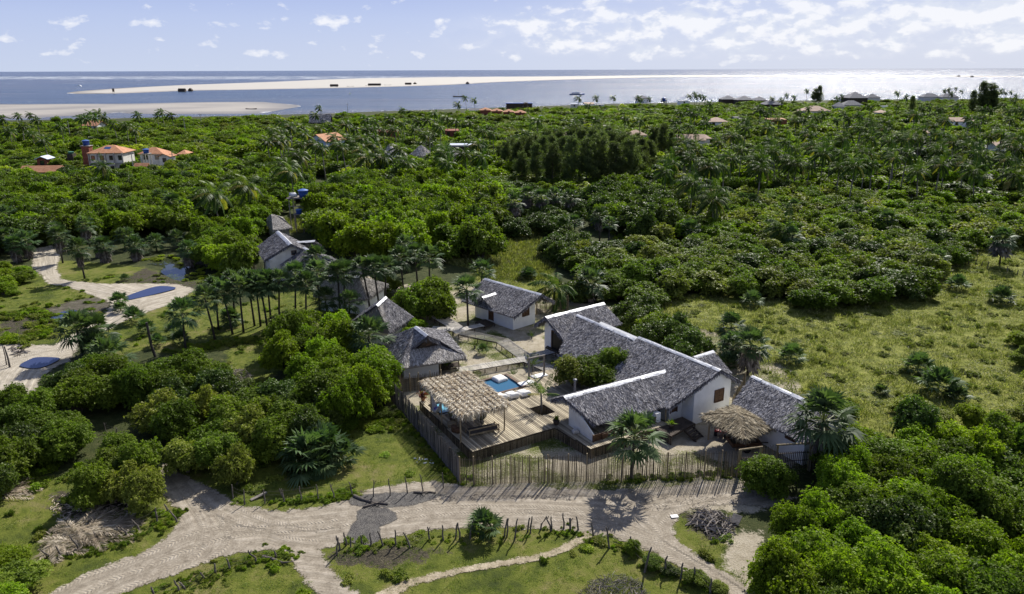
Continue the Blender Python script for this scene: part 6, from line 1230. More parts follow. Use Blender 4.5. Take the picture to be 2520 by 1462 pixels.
p=Z('j',790,868,8); e=empty('tank_stand',(p.x,p.y,0),'brick stand holding the blue tank beside the two storey house','stand'); b=MB(); b.box((p.x,p.y,3.8),(2.4,2.2,7.6),0); b.build('brick_body',M_brick,e); b=MB(); b.box((p.x,p.y,7.68),(2.9,2.6,.16),0); b.build('slab',M_concrete,e)
tank(p.x,p.y,7.8,1.05,1.6,'blue tank on the brick stand beside the two storey house')
bld('white house with orange hip roof right of the two storey house','j',1375,952,230,.05,7,3.9,1.8,T,M_white,wins=2)
bld('small white annex with orange roof and dark doorway beside the blue tank stand','j',1495,978,130,-.05,5,3.2,1.,T,M_white,'front',wins=1)
bld('orange roofed house partly behind the grey green palms','j',1660,955,90,.0,6,3.2,1.2,T,M_render,wins=1)
p=Z('j',1350,1010,2.5); e=empty('tank_stand',(p.x,p.y,0),'concrete frame stand under the blue tank between the orange roofs','stand')
for x,y in((-1,-1),(1,-1),(1,1),(-1,1)): b=MB(); b.box((p.x+x*.9,p.y+y*.9,2.3),(.22,.22,4.6),0); b.build('leg',M_concrete,e)
b=MB(); b.box((p.x,p.y,4.6),(2.3,2.3,.2),0); b.build('slab',M_concrete,e); tank(p.x,p.y,4.7,.95,1.4,'blue tank on the concrete frame stand between the orange roofs')
bld('little tiled gateway roof on posts near the white wall','j',1285,1068,120,.08,2.5,2.8,.9,T,M_render,'gable',name='gateway',wins=0,cat='gateway')
bld('long low shed with bright orange tiled roof at the left edge','j',350,1122,350,.08,5.5,2.7,1.6,T,M_render,'gable',wins=2)
bld('small brick shed with white metal gable roof among the left bushes','j',372,1002,122,.1,5,3.6,.9,M_sheet,M_brick,'front',name='shed',wins=1,cat='shed')
p=Z('j',650,945,4); e=empty('tank_stand',(p.x,p.y,0),'dark stand with green tank standing in the left bushes','stand'); b=MB(); b.box((p.x,p.y,1.9),(2.,2.,3.8),0); b.build('frame',M_darkwood,e); tank(p.x,p.y,3.8,.9,.7,'green tank on the dark stand in the left bushes',mat('green_plastic',(.05,.16,.11),(.07,.2,.14),2,.5))
bld('beach house with orange roof and white front behind coconut palms at the left','j',815,695,150,-.1,9,3.6,2.2,T,M_white,'gable',wins=3)
bld('pale blue gabled house with bright orange roof slope','k',605,838,235,-.5,12,4.2,2.6,T,M_bw,'front',wins=2)
bld('large grey thatched roof house near the lagoon shore','k',640,660,190,.1,9,3.6,4.,M_th,M_darkwood,'gable',wins=0)
for x,y,l in((2157,552,'first'),(2262,560,'second'),(2372,568,'third'),(2478,575,'fourth')): bld('red roofed stilt cabin, %s from the left in the row of four'%l,'k',x,y,112,.03,8,4.6,1.6,T,M_brick,'hip',name='stilt_cabin',wins=1,stilts=1,low=2.4)
for x,y,w_,l in((1270,950,150,'pointed thatched roof furthest left in the village group'),(1372,1008,190,'pointed thatched roof in front of its neighbour, white wall below'),(1560,962,200,'broad pointed thatched roof in the middle of the village group'),(1840,1005,250,'conical thatched house with arched window at the right of the village group')): bld(l,'k',x,y,w_,0,8,3.4,2.9,M_thp,M_white,'cone',wins=0)
bld('flat white roof terrace in front of the pointed thatched roofs','k',1415,1042,150,.0,4,2.9,.15,M_sheet,M_white,'shed',wins=0,over=.1)
bld('long pale blue metal roof behind the conical thatched house','k',1925,878,205,.0,6,4.2,.3,M_sheet,M_darkwood,'shed',wins=0,over=.3)
bld('unplastered red brick building among the coconut palms','k',1270,752,190,.2,9,5.,.3,M_brick,M_brick,'shed',wins=3,over=.1)
bld('dark open fronted brick building under the palms','k',1850,742,130,.05,8,4.6,.3,M_brick,M_brick,'shed',wins=2,over=.1)
bld('grey roofed shed on the shore left of the stilt cabins','k',2060,555,110,0,7,3,1.5,M_gr,M_white,'gable',wins=0)
bld('faded tiled hip roof behind the dark casuarinas','l',1265,782,190,.1,8,3.6,2.,TO,M_render,wins=1); bld('faded tiled roof glimpsed through the left casuarinas','l',640,792,190,-.05,8,3.6,2.,TO,M_render,wins=1)
bld('long faded tiled roof in front of the yellow green tree','l',1760,828,260,-.08,8,3.6,2.,TO,M_render,'gable',wins=1); bld('small faded roof touching the long faded tiled roof','l',1905,812,80,.1,6,3.6,1.3,TO,M_render,wins=0)
bld('pinkish hip roofed house with white walls right of the palm clump','l',2005,658,190,.05,9,4.2,2.,TO,M_white,wins=2); bld('low house with pale roof near the lagoon, left of the dark tower','l',820,495,90,.1,9,4,1.2,TO,M_white,'gable',wins=1); bld('white box house with flat roof near the lagoon','l',915,500,90,.1,8,4.2,.2,M_darkwood,M_white,'shed',wins=1,over=.1)
bld('small pale flat roofed house near the shore','l',682,496,66,0,6,3.6,.2,M_sheet,M_render,'shed',wins=1,over=.1); bld('small brown shed on the grass left of the stilt cabins','l',385,615,46,.2,4,3.2,1.,M_sheet,M_brick,'front',name='shed',wins=0,cat='shed')
bld('grey concrete box building with open top','l',2185,618,70,0,5,3.8,.1,M_concrete,M_concrete,'shed',wins=0,over=.05)
for x,y,w_,l in((2110,452,150,'long grey resort roof, left of three'),(2260,458,170,'long grey resort roof, middle of three'),(2400,462,110,'long grey resort roof, right of three'),(2490,500,110,'dark grey pyramid roof close to the resort'),): bld(l,'l',x,y,w_,.03,14,4,3.2,M_gr,M_darkwood,wins=0,group=None) if 0 else bld(l,'l',x,y,w_,.03,14,4,3.2,M_gr,M_darkwood,wins=0)
bld('low grey roof on the shore behind the palms','l',1310,442,120,0,12,4,2.6,M_gr,M_white,wins=0); bld('white waterfront building with dark roof','l',1690,468,90,0,9,4,.3,M_gr,M_white,'shed',wins=1,over=.1)
bld('grey hip roof left of the tall casuarina on the shore','m',235,500,170,.05,12,4,3.2,M_gr,M_darkwood,wins=0)
bld('large dark multi storey lodge with viewing deck above the shore','m',1010,440,190,.03,16,8,4.5,M_gr,M_darkwood,wins=3)
for x,y,w_,l in((920,448,110,'grey pyramid roof left of the big lodge'),(1022,446,90,'small grey pyramid roof in front of the big lodge'),(1150,436,130,'low grey roof right of the big lodge'),(960,505,190,'long grey roof in front of the lodge'),(850,520,80,'small grey roof nearest in the lodge group'),(1680,430,170,'dark thatched roof with bright ridge at the right shore'),(1850,432,170,'wide grey roof behind the right coconut palms')): bld(l,'m',x,y,w_,.0,11,4,3.2,M_gr,M_render,wins=0)
bld('wide orange hip roof in the right part of the village','m',630,560,260,.05,12,4,3.,TO,M_render,wins=0); bld('brick walls with small red roof behind the white flowering tree','m',270,640,170,.05,7,4.2,.5,T,M_brick,'shed',wins=1,over=.1); bld('pale roofed white house with dark windows on the right','m',1960,655,210,-.15,8,4.4,1.8,TO,M_white,'gable',wins=2)
bld('small orange roof deep in the trees on the right','m',1235,575,90,0,8,3.6,1.6,TO,M_render,wins=0); bld('brown roof at the right picture edge','m',2400,890,270,.1,7,3.4,1.6,TO,M_render,'gable',wins=0); bld('faded roof between palms right of the middle','m',1650,760,90,.1,7,3.,1.2,TO,M_render,wins=0)
bld('turquoise pool roofs strip on the right','m',1285,515,140,0,3,3.4,.1,mat('turquoise_sheet',(.08,.45,.42),(.12,.5,.46),1,.6),M_white,'shed',name='awning',wins=0,over=.1,cat='awning')
for k,x,y,w_,l in (('j',1660,366,62,'dark thatched fishing hut at the left of the sandbar'),('j',1738,362,34,'small lean to frame beside the left fishing hut'),('k',768,324,70,'dark fishing hut on the sandbar behind beached boats'),('k',1138,316,112,'longest dark thatched shelter on the sandbar'),('k',1448,308,56,'dark gabled hut on the sandbar, right of the longest'),('k',1510,303,30,'tiny hut beside the dark gabled hut on the sandbar'),('k',1992,298,32,'lone small hut further right on the sandbar'),('m',1925,236,34,'tiny hut on the far right end of the sandbar'),('m',2048,239,34,'last tiny hut on the far right end of the sandbar')):
    bld(l,k,x,y+4,w_,.0,6,1.2,2.8,M_thb if 0 else M_darkwood,M_darkwood,'gable' if w_>50 else 'front',name='beach_hut',wins=0,over=.3,cat='hut',trees=False)
def boat(k,x,y,L,label,sail=False,m=None,cabin=False,z=-1.):
    q=Z(k,x,y,z); e=empty('boat',(q.x,q.y,z),label,'boat'); b=MB(); n=10; W_=L*.13; R_=[]
    for i in range(n+1): t=i/n; w_=W_*math.sin(math.pi*min(.97,.1+.9*t))**.6; xx=(t-.5)*L; zz=.12*L*.35*(2*t-1)**2; R_.append([Vector((q.x+xx,q.y-w_,z+.9+zz)),Vector((q.x+xx,q.y-w_*.5,z+.05)),Vector((q.x+xx,q.y+w_*.5,z+.05)),Vector((q.x+xx,q.y+w_,z+.9+zz))])
    for i in range(n):
        for j in range(3): b.poly([R_[i][j],R_[i][j+1],R_[i+1][j+1],R_[i+1][j]])
        b.poly([R_[i][0],R_[i+1][0],R_[i+1][3],R_[i][3]])
    b.build('hull',m or M_darkwood,e)
    if cabin: b=MB(); b.box((q.x-L*.08,q.y,z+2.),(L*.5,W_*1.5,2.),0); b.build('cabin',M_white,e); b=MB(); b.box((q.x-L*.08,q.y,z+3.1),(L*.56,W_*1.8,.2),0); b.build('canopy',M_blue,e)
    if sail: b=MB(); b.tube([(q.x,q.y,z+.5),(q.x,q.y,z+8)],.12,6); b.build('mast',M_darkwood,e)
    return e
boat('l',705,412,19,'blue and white passenger boat crossing the lagoon',m=M_blue,cabin=True); boat('k',1910,430,13,'small dark fishing boat with a mast left of the two tall palms',sail=True); boat('j',2303,548,9,'dark canoe lying on the wet sand at the end of the beach')
boat('k',772,341,14,'dark boat beached below the fishing hut'); boat('k',920,338,13,'boat beached between the fishing hut and the longest shelter',z=-.95); boat('k',1262,325,14,'boat beached right of the longest shelter'); boat('k',1085,331,12,'boat beached under the longest shelter')
b=MB(); q=Z('j',1042,395,-.9); b.box((q.x,q.y,3.2),(2.2,2,4.5),0); b.tube([(q.x-1,q.y,-1),(q.x-1,q.y,6)],.2,5); b.tube([(q.x+1,q.y,-1),(q.x+1,q.y,6)],.2,5); thing1(b,'beach_post','dark blue upright lookout stand at the left tip of the sandbar','stand',M_darkwood)
q=Z('j',728,325,14); b=MB(); n=10
for i in range(n): a0=-.9+1.8*i/n; a1=-.9+1.8*(i+1)/n; f=lambda a,w_: (q.x+3*math.sin(a),q.y+w_,q.z+4.5*math.cos(a)-4); wz_=.9*math.cos(a0); b.poly([f(a0,-wz_),f(a1,-.9*math.cos(a1)),f(a1,.9*math.cos(a1)),f(a0,wz_)])
thing1(b,'kite','white kitesurfing kite flying over the sea at the left','kite',M_fabric).modifiers.new('s','SOLIDIFY').thickness=.1
for k,x,yb,yt,l in(('j',1845,690,585,'pale utility pole nearest the left lagoon shore'),('j',1700,765,620,'slim utility pole in the bushes left of centre'),('j',645,800,650,'utility pole beside the beach house on the left'),('j',1225,1100,935,'pole in front of the two storey house'),('j',1590,1060,940,'pole with lamp beside the small annex'),('j',268,1130,1050,'lamp post at the orange roofed shed'),('k',1652,960,805,'utility pole with crossarms above the village roofs'),('k',895,560,490,'thin mast on the shore right of the lone palm'),('k',1240,640,550,'thin pole in the central far bushes'),('l',1970,850,790,'pole beside the long faded tiled roof'),('n',2180,0,0,'')):
    if not yt: continue
    q=Z(k,x,yb,2.); rr=ray(*Dz(k,x,yt)); t=q.y/rr.y; h=H+rr.z*t; e=empty('utility_pole',(q.x,q.y,0),l,'pole'); b=MB(); b.tube([(q.x,q.y,0),(q.x,q.y,h)],[.17,.11],7); b.build('pole',M_concrete,e)
    b=MB(); b.box((q.x,q.y,h-.5),(1.8,.12,.12),.2); b.build('crossarm',M_darkwood,e)
for x,y,l in((1503,470,'tall dark tank tower on stilts between far trees'),(235,520,'dark scaffold tower by the blue tarpaulin on the shore')):
    q=Z('l',x,y,7); e=empty('tank_tower',(q.x,q.y,0),l,'tower')
    for a,c in((-1,-1),(1,-1),(1,1),(-1,1)): b=MB(); b.tube([(q.x+a*1.6,q.y+c*1.6,0),(q.x+a*1.6,q.y+c*1.6,9)],.16,6); b.build('leg',M_darkwood,e)
    b=MB(); b.box((q.x,q.y,7.),(4,4,.25),0); b.build('platform',M_darkwood,e); b=MB(); b.lathe((q.x,q.y,7.2),[(1.3,0),(1.5,2.),(1.5,2.2),(.2,2.6)],16); b.build('barrel',M_blue if x>1000 else M_darkwood,e)
q=Z('l',175,490,5); e=empty('tarpaulin_shelter',(q.x,q.y,0),'blue tarpaulin covered structure on the shore by the dark scaffold tower','shelter'); b=MB(); b.box((q.x,q.y,2.6),(20,8,5),0); b.build('frame',M_darkwood,e); b=MB(); b.box((q.x,q.y,5.2),(21,8.5,.3),0); b.build('tarpaulin',M_blue,e)
# ------------------------------------------------------------------ vegetation placed on the ground as read from the photograph
for p,r in(((0,60),0),):
    pass
# explicit palms first
fp=fanpalm
tall=[(40,1000,5.2),(140,915,5.3),(205,960,5.),(295,850,5.6),(352,905,5.5),(432,850,5.6),(500,860,5.5),(545,900,5.2),(605,850,5.6),(712,850,5.5),(860,790,5.8),(952,870,5.6),(1052,765,6.),(1240,785,6.),(1292,770,5.8),(1462,735,6),(1562,730,6),(1672,725,5.6)]
for i,(x,y,h) in enumerate(tall): fp('f',x,y,h,'slender fan palm with dark trunk in the tall palm row, %s'%(['first','second','third','fourth','fifth','sixth','seventh','eighth','ninth','tenth','eleventh','twelfth','thirteenth','fourteenth','fifteenth','sixteenth','seventeenth','eighteenth'][i]+' from the left'),1.12+.12*random.random(),0,(random.uniform(-.7,.6),random.uniform(-.4,.4)),grp='tall row of fan palms')
P1=[('e',700,330,4.6,'lone tall fan palm with short skirt at the bend of the sand track',1.3,.6),('e',530,215,4.4,'skirted fan palm standing right beside the upper sand track',1.3,1.),('e',760,115,4.,'fan palm with hanging dead leaves behind the upper track',1.2,1.),
('e',230,260,3.2,'fan palm in the clump at the left of the upper track, right one',1.3,1.),('e',130,300,2.8,'fan palm in the clump at the left of the upper track, left one',1.2,1.),('e',50,230,3.,'fan palm at the left picture edge above the grass',1.2,0),('e',20,600,.3,'low bluish fan palm at the left picture edge',1.1,0),
('e',930,310,2.6,'squat fan palm with round grey skirt beside the pond grass',1.2,1.15),('e',1212,300,2.5,'squat fan palm with round grey skirt nearest the pond',1.2,1.1),('e',1105,225,2.4,'young fan palm behind the two skirted ones',1.15,0),('e',1400,270,1.6,'low fan palm behind the pond at its left',1.15,0),('e',1590,235,1.8,'low fan palm behind the pond at its right',1.2,0),('e',1290,330,1.0,'small fan palm between skirted palm and pond',.9,0),('e',880,290,2.2,'fan palm half hidden behind the squat skirted one',1.,.9),
('e',1690,340,2.6,'dark fan palm with skirt overhanging the pond',1.2,1.1),('e',690,1060,3.2,'big dense fan palm clump left of the palm row, left half',1.6,0),('e',860,1080,2.6,'big dense fan palm clump left of the palm row, right half',1.5,0),('e',960,1310,1.9,'pale centred fan palm rising out of the left thicket',1.6,0),('e',850,1210,1.4,'fan palm low between the big clump and the pale one',1.3,0),
('e',1070,815,.5,'small fan palm in the fork of the sand track',1.15,0),('e',1085,880,.3,'lower small fan palm in the fork of the sand track',.9,0),('e',1205,960,.5,'small dark fan palm below the track fork',1.2,0),('e',1310,1060,.5,'small fan palm left of the bare palm stump',1.0,0),('e',1640,920,4.3,'lone curved fan palm with thin trunk left of the palm row',1.35,0),('e',1120,605,.2,'tiny fan palm on the mud by the track',.7,0),('e',1560,1080,.4,'low pale fan palm under the lone curved palm',1.,0),('e',1620,1160,.4,'low fan palm on the grass right of the stump',1.,0),('e',1420,1180,.3,'low fan palm near the foot of the bare stump',.9,0),('e',2080,970,.6,'low fan palm under the palm row',1.,0),
('f',1125,1010,3.2,'shorter dark fan palm in front of the palm row',1.15,0),('f',1345,1040,3.,'short fan palm in front of the white walled hut',1.1,0),('f',1045,640,6.,'fan palm standing before the two gabled house',1.25,0),('f',1520,1350,3.2,'large fan palm between the two thatched huts on the left',1.6,0),('f',1800,640,4.6,'bright fan palm behind the leafy tree, left',1.35,0),('f',1850,520,4.4,'bright fan palm highest behind the palm row end',1.2,0),('f',2060,640,4.6,'bright fan palm behind the leafy tree, right',1.4,0),('f',1930,600,4.4,'bright fan palm behind the leafy tree, middle',1.2,0),
('f',2400,930,4.8,'fan palm with pale trunk by the boardwalk in front of the cabin',1.25,0),('f',2420,360,4.,'fan palm with big brown skirt in the swamp clearing',1.1,1.25),('f',270,1180,1.,'small fan palm under the palm row',1.,0),('a',1190,80,2.6,'fan palm just behind the cabin roof at its left',1.25,0),('a',1190,800,.3,'tiny fan palm on the grass inside the boardwalk loop',.65,0),('a',180,930,.3,'pale young fan palm beside the pool hut',1.1,0),
('b',585,185,2.6,'fan palm with dark skirt behind the back wing of the house',1.5,1.),('b',1855,590,3.,'skirted fan palm highest of the three behind the house',1.25,1.2),('b',1870,760,2.2,'fan palm front left of the three behind the house',1.2,.9),('b',2035,750,3.2,'skirted fan palm at the right of the three behind the house',1.35,1.25),('b',1810,930,.6,'low bright fan palm beside the small back roof',1.1,0),('b',2040,365,.3,'ground fan palm on the meadow near the thicket edge',1.3,0),('b',2390,870,.3,'ground fan palm on the meadow behind the outbuilding',1.3,0),
('a',1600,130,.2,'ground fan palm on the grass behind the cabin',1.1,0),('d',2010,640,4.6,'large fan palm standing before the right end of the outbuilding',1.75,.7),('d',310,790,3.6,'large bright fan palm inside the front stick fence',1.5,0),('n',1505,570,.3,'ground fan palm on the right meadow, left of two near the thicket',1.4,0),('n',1790,655,.3,'ground fan palm on the right meadow near the picture edge',1.5,0),('n',1252,1105,.3,'ground fan palm in the middle of the right meadow',1.4,0),('n',1385,1225,.4,'largest ground fan palm low on the right meadow',1.7,0),('n',1495,1290,.2,'small palm touching the largest meadow palm',1.1,0),('n',1008,1255,.1,'tiny palm tuft on the meadow left of the largest one',.7,0),('n',1805,260,4.2,'tall skirted fan palm inside the small fence on the far meadow',1.4,1.7),
('n',1055,130,3.2,'fan palm rising from the large right thicket, middle',1.3,.9),('n',860,80,3.4,'fan palm rising from the large right thicket, left',1.2,.9),('n',440,235,3.2,'fan palm in front of the shiny feather palm',1.2,0),('n',740,255,2.4,'fan palm crown sunk in the right thicket',1.,0),('n',1390,380,2.2,'bluish fan palm at the lower edge of the right thicket',1.,0),('n',450,40,3.4,'dark fan palm at the top of the right thicket',1.1,0),
('t',330,610,.9,'large dark fan palm clump on the lawn below the left thicket, left',1.7,0),('t',410,560,.9,'large dark fan palm clump on the lawn below the left thicket, back',1.5,0),('t',380,660,.4,'low fan palm in front of the large dark clump on the lawn',1.3,0),('t',510,610,.5,'smaller fan palm right of the large dark clump on the lawn',1.4,0),('h',1760,890,.4,'small fan palm among the posts of the south wire fence',1.1,0),
('w',550,265,3.2,'skirted fan palm with round head in the left forest',1.4,1.3),('w',470,280,2.8,'fan palm left of the round headed skirted one',1.1,1.),('w',835,235,5.,'tall skirted fan palm above the dark clearing',1.4,1.2),('w',770,200,4.6,'bright fan palm behind the tall skirted one',1.2,0),('w',410,330,3.,'fan palm in front of the round headed skirted one',1.1,.9),('w',30,290,4.,'fan palm at the left edge of the forest',1.3,0),('w',80,400,3.,'fan palm left of the upper track in the shade',1.2,1.),('w',270,365,3.6,'fan palm behind the skirted one at the track',1.1,0),('w',620,400,2.,'low fan palm on the bank of the clearing',1.2,0),('w',900,110,4.,'pale fan palm in the upper left forest',1.2,0),('w',820,110,4.,'pale fan palm left in the upper left forest',1.1,0),
('v',190,130,5.,'skirted fan palm in the dark palm group, leftmost',1.35,1.4),('v',255,95,5.2,'skirted fan palm in the dark palm group, second from left',1.3,1.4),('v',320,110,5.,'skirted fan palm in the dark palm group, third from left',1.3,1.4),('v',385,100,5.,'skirted fan palm in the dark palm group, fourth from left',1.3,1.4),('v',460,110,4.8,'skirted fan palm in the dark palm group, rightmost',1.3,1.3),('v',600,200,4.6,'windswept fan palm in front of the dark round tree',1.2,.8),('v',650,235,4.,'second windswept fan palm in front of the dark round tree',1.,0),('v',480,230,3.2,'fan palm on top of the dark bush in the clearing',1.1,0),('v',825,275,1.8,'fan palm sunk in the bushes below the dark round tree',1.1,0),('v',1040,265,2.8,'bright fan palm right of the clearing',1.3,0),('v',1290,120,3.,'young fan palm in the row at the right of the feather palm',1.1,0),('v',1340,125,3.,'second young fan palm in the row right of the feather palm',1.1,0),('v',255,490,.4,'ground fan palm behind the cabin ridge',1.1,0),('v',560,510,1.,'greyish fan palm behind the house back wing',1.4,0)]
for k,x,y,h,l,s,sk in P1: fp(k,x,y,h,l,s,sk,(random.uniform(-.3,.2),random.uniform(-.2,.2)) if h>2 else (0,0))
for x,y,h,l,s,sk in((1300,915,5,'bright topped fan palm over the dark wood, leftmost',1.5,1.2),(1400,930,4.5,'fan palm between the bright topped ones',1.4,1.),(1550,905,5,'bright topped fan palm over the dark wood, middle',1.5,1.2),(1460,950,4.5,'shorter bright fan palm left of the middle one',1.3,1.),(1860,850,5.5,'largest bright topped fan palm over the dark wood',1.8,1.3),(2110,880,5,'bright topped fan palm right of the largest',1.6,1.2),(2300,915,4.6,'bright topped fan palm near the right edge',1.3,1.),(1000,1050,5,'grey skirted fan palm at the left of the dark wood',1.4,1.2),(1515,1120,5,'round blue grey fan palm standing in front of the dark wood, left',1.5,.6),(2120,1150,4.,'big round blue grey fan palm in front of the dark wood, right',2.0,.8),(2440,930,4.6,'fan palm at the right picture edge over the dark wood',1.3,1.)): fp('m',x,y,h,l,s,sk)
C1=[('w',1030,190,8,'coconut palm with long drooping fronds above the left pond',1.45),('w',1190,150,8,'coconut palm with spreading fronds left of the tank tower',1.35),('w',1400,80,8,'coconut palm in the forest above the small pyramid hut',1.3),('v',1150,120,7,'bright feathery coconut palm left of the right clearing',1.25),('v',1050,40,8,'dark coconut palm behind the feathery one',1.1),
('k',335,1060,8,'large coconut palm in the left middle forest',1.4),('k',450,970,9,'coconut palm behind the large one in the left middle forest',1.3),('k',1070,985,8,'dark coconut palm left of the pointed roofs',1.35),('k',1215,985,8,'coconut palm touching the pointed roofs',1.2),('k',1790,930,9,'coconut palm rising before the conical thatched house',1.2),
('l',1690,930,9,'coconut palm with bright fronds over the dark valley, first',1.3),('l',1510,1110,8,'coconut palm with silvery fronds right of the casuarinas',1.2),('l',1900,1080,9,'coconut palm in the middle of the right palm belt',1.2),('l',2110,990,9,'coconut palm with thin crown in the right palm belt',1.2),('l',2390,1020,9,'coconut palm alone at the right of the palm belt',1.2),('l',1740,1220,7,'low coconut palm with silvery fronds',1.2),('l',1980,1280,8,'coconut palm with pale arching fronds above the clearing',1.2),('n',380,190,4,'shiny feather palm glinting in the right thicket',1.3),('b',270,230,3,'green feather palm behind the cabin fence',1.1),
('m',80,1010,9,'coconut palm at the left of the dark wood on the right',1.2),('m',680,950,9,'tall leaning coconut palm over the dark wood',1.35),('m',740,890,10,'coconut palm behind the tall leaning one',1.2),('m',870,960,9,'coconut palm right of the tall leaning one',1.2),('m',900,780,10,'yellowish coconut palm above the dark wood',1.1),('m',560,1070,6,'small bright palm under the tall leaning one',.8),('m',350,1030,6,'low bright coconut palm in the right forest',1.1),('m',1260,660,10,'broad silvery coconut palm on the right',1.3),('m',1150,690,9,'coconut palm left of the broad silvery one',1.1),('m',1090,740,9,'lower coconut palm left of the broad silvery one',1.1),('m',1520,590,11,'dense dark coconut palm standing high on the right',1.4),('m',1400,810,9,'coconut palm in the right middle distance',1.2),('m',1520,780,9,'coconut palm under the dense dark one',1.2),('m',2070,680,9,'coconut palm in front of the pale roofed house',1.2),('m',1770,640,9,'bright coconut palm left of the pale roofed house',1.1),('m',1690,690,8,'coconut palm near the faded roof',1.),('m',1230,780,8,'low coconut palm on the right slope',1.),('m',270,640,8,'coconut palm in front of the brick walls',1.),('m',430,650,8,'coconut palm beside the white flowering tree',1.2),('m',180,670,8,'coconut palm left of the brick walls',1.),('m',2470,900,8,'large palm at the right picture edge',1.6),('m',2440,1150,5,'big dark feather palm at the right picture edge',1.6)]
for k,x,y,h,l,s in C1: cocopalm(k,x,y,h,l,s)
C2=[('k',370,725),('k',490,720),('k',640,700),('k',750,690),('k',880,705),('k',1060,665),('k',1150,655),('k',1320,720),('k',1500,695),('k',1540,640),('k',1620,640),('k',1690,580),('k',1740,740),('k',1880,650),('k',1800,640),('k',2130,770),('k',1290,650),('k',1610,770),('k',600,590),('k',635,520),('k',1905,510),('k',1972,452),('k',2055,462),('k',1400,545),
('l',1280,660),('l',1600,640),('l',1740,690),('l',1640,700),('l',1830,520),('l',1920,490),('l',1040,430),('l',1740,410),('l',1785,405),('l',1800,430),('l',1835,405),('l',810,530),('l',1270,440),('l',1300,450),('l',1370,430),('l',720,450),('l',880,450),('l',1870,430),('l',1500,440),('l',2490,560),('l',2390,540),('l',1880,600),('l',700,640),('l',1930,560),('l',2450,690),
('m',530,385),('m',345,425),('m',415,415),('m',300,455),('m',215,435),('m',810,440),('m',850,440),('m',1360,400),('m',1445,420),('m',1795,370),('m',1830,375),('m',1860,390),('m',1895,365),('m',1950,370),('m',1925,510),('m',2430,450),('m',2270,365),('m',2310,385),('m',2350,390),('m',2400,400),('m',2450,410),('m',2330,520),('m',2260,450),('m',1740,560),('m',1900,540),('m',1660,520),('m',2130,640),('m',100,560),('m',620,590),('m',2380,560),
('j',165,600),('j',275,595),('j',80,710),('j',280,730),('j',550,700),('j',735,615),('j',785,640),('j',835,615),('j',870,640),('j',905,595),('j',950,610),('j',1030,655),('j',1160,710),('j',1235,730),('j',390,790),('j',1440,580),('j',1480,590),('j',1565,590),('j',1260,580),('j',930,1035),('j',20,640),('j',340,660),('j',200,680)]
# identical looking far palms: told apart by rank from the left inside four stretches of the shore line
C2=[Dz(k,x,y) for k,x,y in C2]; rp=random.Random(77)
BELT=[(1660,425),(2519,405),(2519,262),(1900,264),(1300,285),(1000,296),(660,306),(640,365),(1000,395),(1180,400),(1230,330),(1640,330)]
while len(C2)<255:
    x,y=rp.uniform(640,2560),rp.uniform(255,425)
    if inpoly(np.array([x]),np.array([y]),BELT)[0] and all(math.hypot(x-a,(y-b)*1.5)>14 for a,b in C2) and not any((P(x,y,9).x-a)**2+(P(x,y,9).y-b)**2<(r+3)**2 for a,b,r in AVOID): C2.append((x,y))
NUM='first second third fourth fifth sixth seventh eighth ninth tenth eleventh twelfth thirteenth fourteenth fifteenth sixteenth seventeenth eighteenth nineteenth twentieth twenty-first twenty-second twenty-third twenty-fourth twenty-fifth twenty-sixth twenty-seventh twenty-eighth'.split()
XB=[(320,'at the far left'),(640,'on the left'),(860,'in the left middle'),(1080,'left of centre'),(1350,'near the centre'),(1650,'right of centre'),(1850,'in the inner right'),(2050,'in the right middle'),(2280,'on the outer right'),(9999,'at the far right')]
sec={}
for d in sorted(C2):
    key=('along the shore' if d[1]<272 else 'in the farther trees' if d[1]<318 else 'in the nearer trees')+' '+[n for v,n in XB if d[0]<v][0]; sec.setdefault(key,[]).append(d)
for key,l in sec.items():
    for i,(x,y) in enumerate(l):
        w=P(x,y,9)
        if w.y>coast_y(w.x)-4: w=P(x,y+6,9)
        h=random.uniform(7.5,10.5); lean=(random.uniform(-1.,.4),random.uniform(-.5,.5)); far=w.y>300; e=empty('coconut_palm',(w.x-lean[0],w.y-lean[1],-.2),'coconut palm, %s from left %s'%(NUM[min(i,27)],key),'palm','coconut palms '+key); s=random.uniform(.9,1.3)
        put(random.choice(COCOL if far else COCO),'crown',e,(lean[0],lean[1],h),(s,s,s),random.uniform(-.35,.35)); put(trunk_mesh('trunk',[(0,0,-.2),(lean[0]*.2,lean[1]*.2,h*.35),(lean[0],lean[1],h+.05)],[.22,.15,.13],M_cocobark,6),'trunk',e)
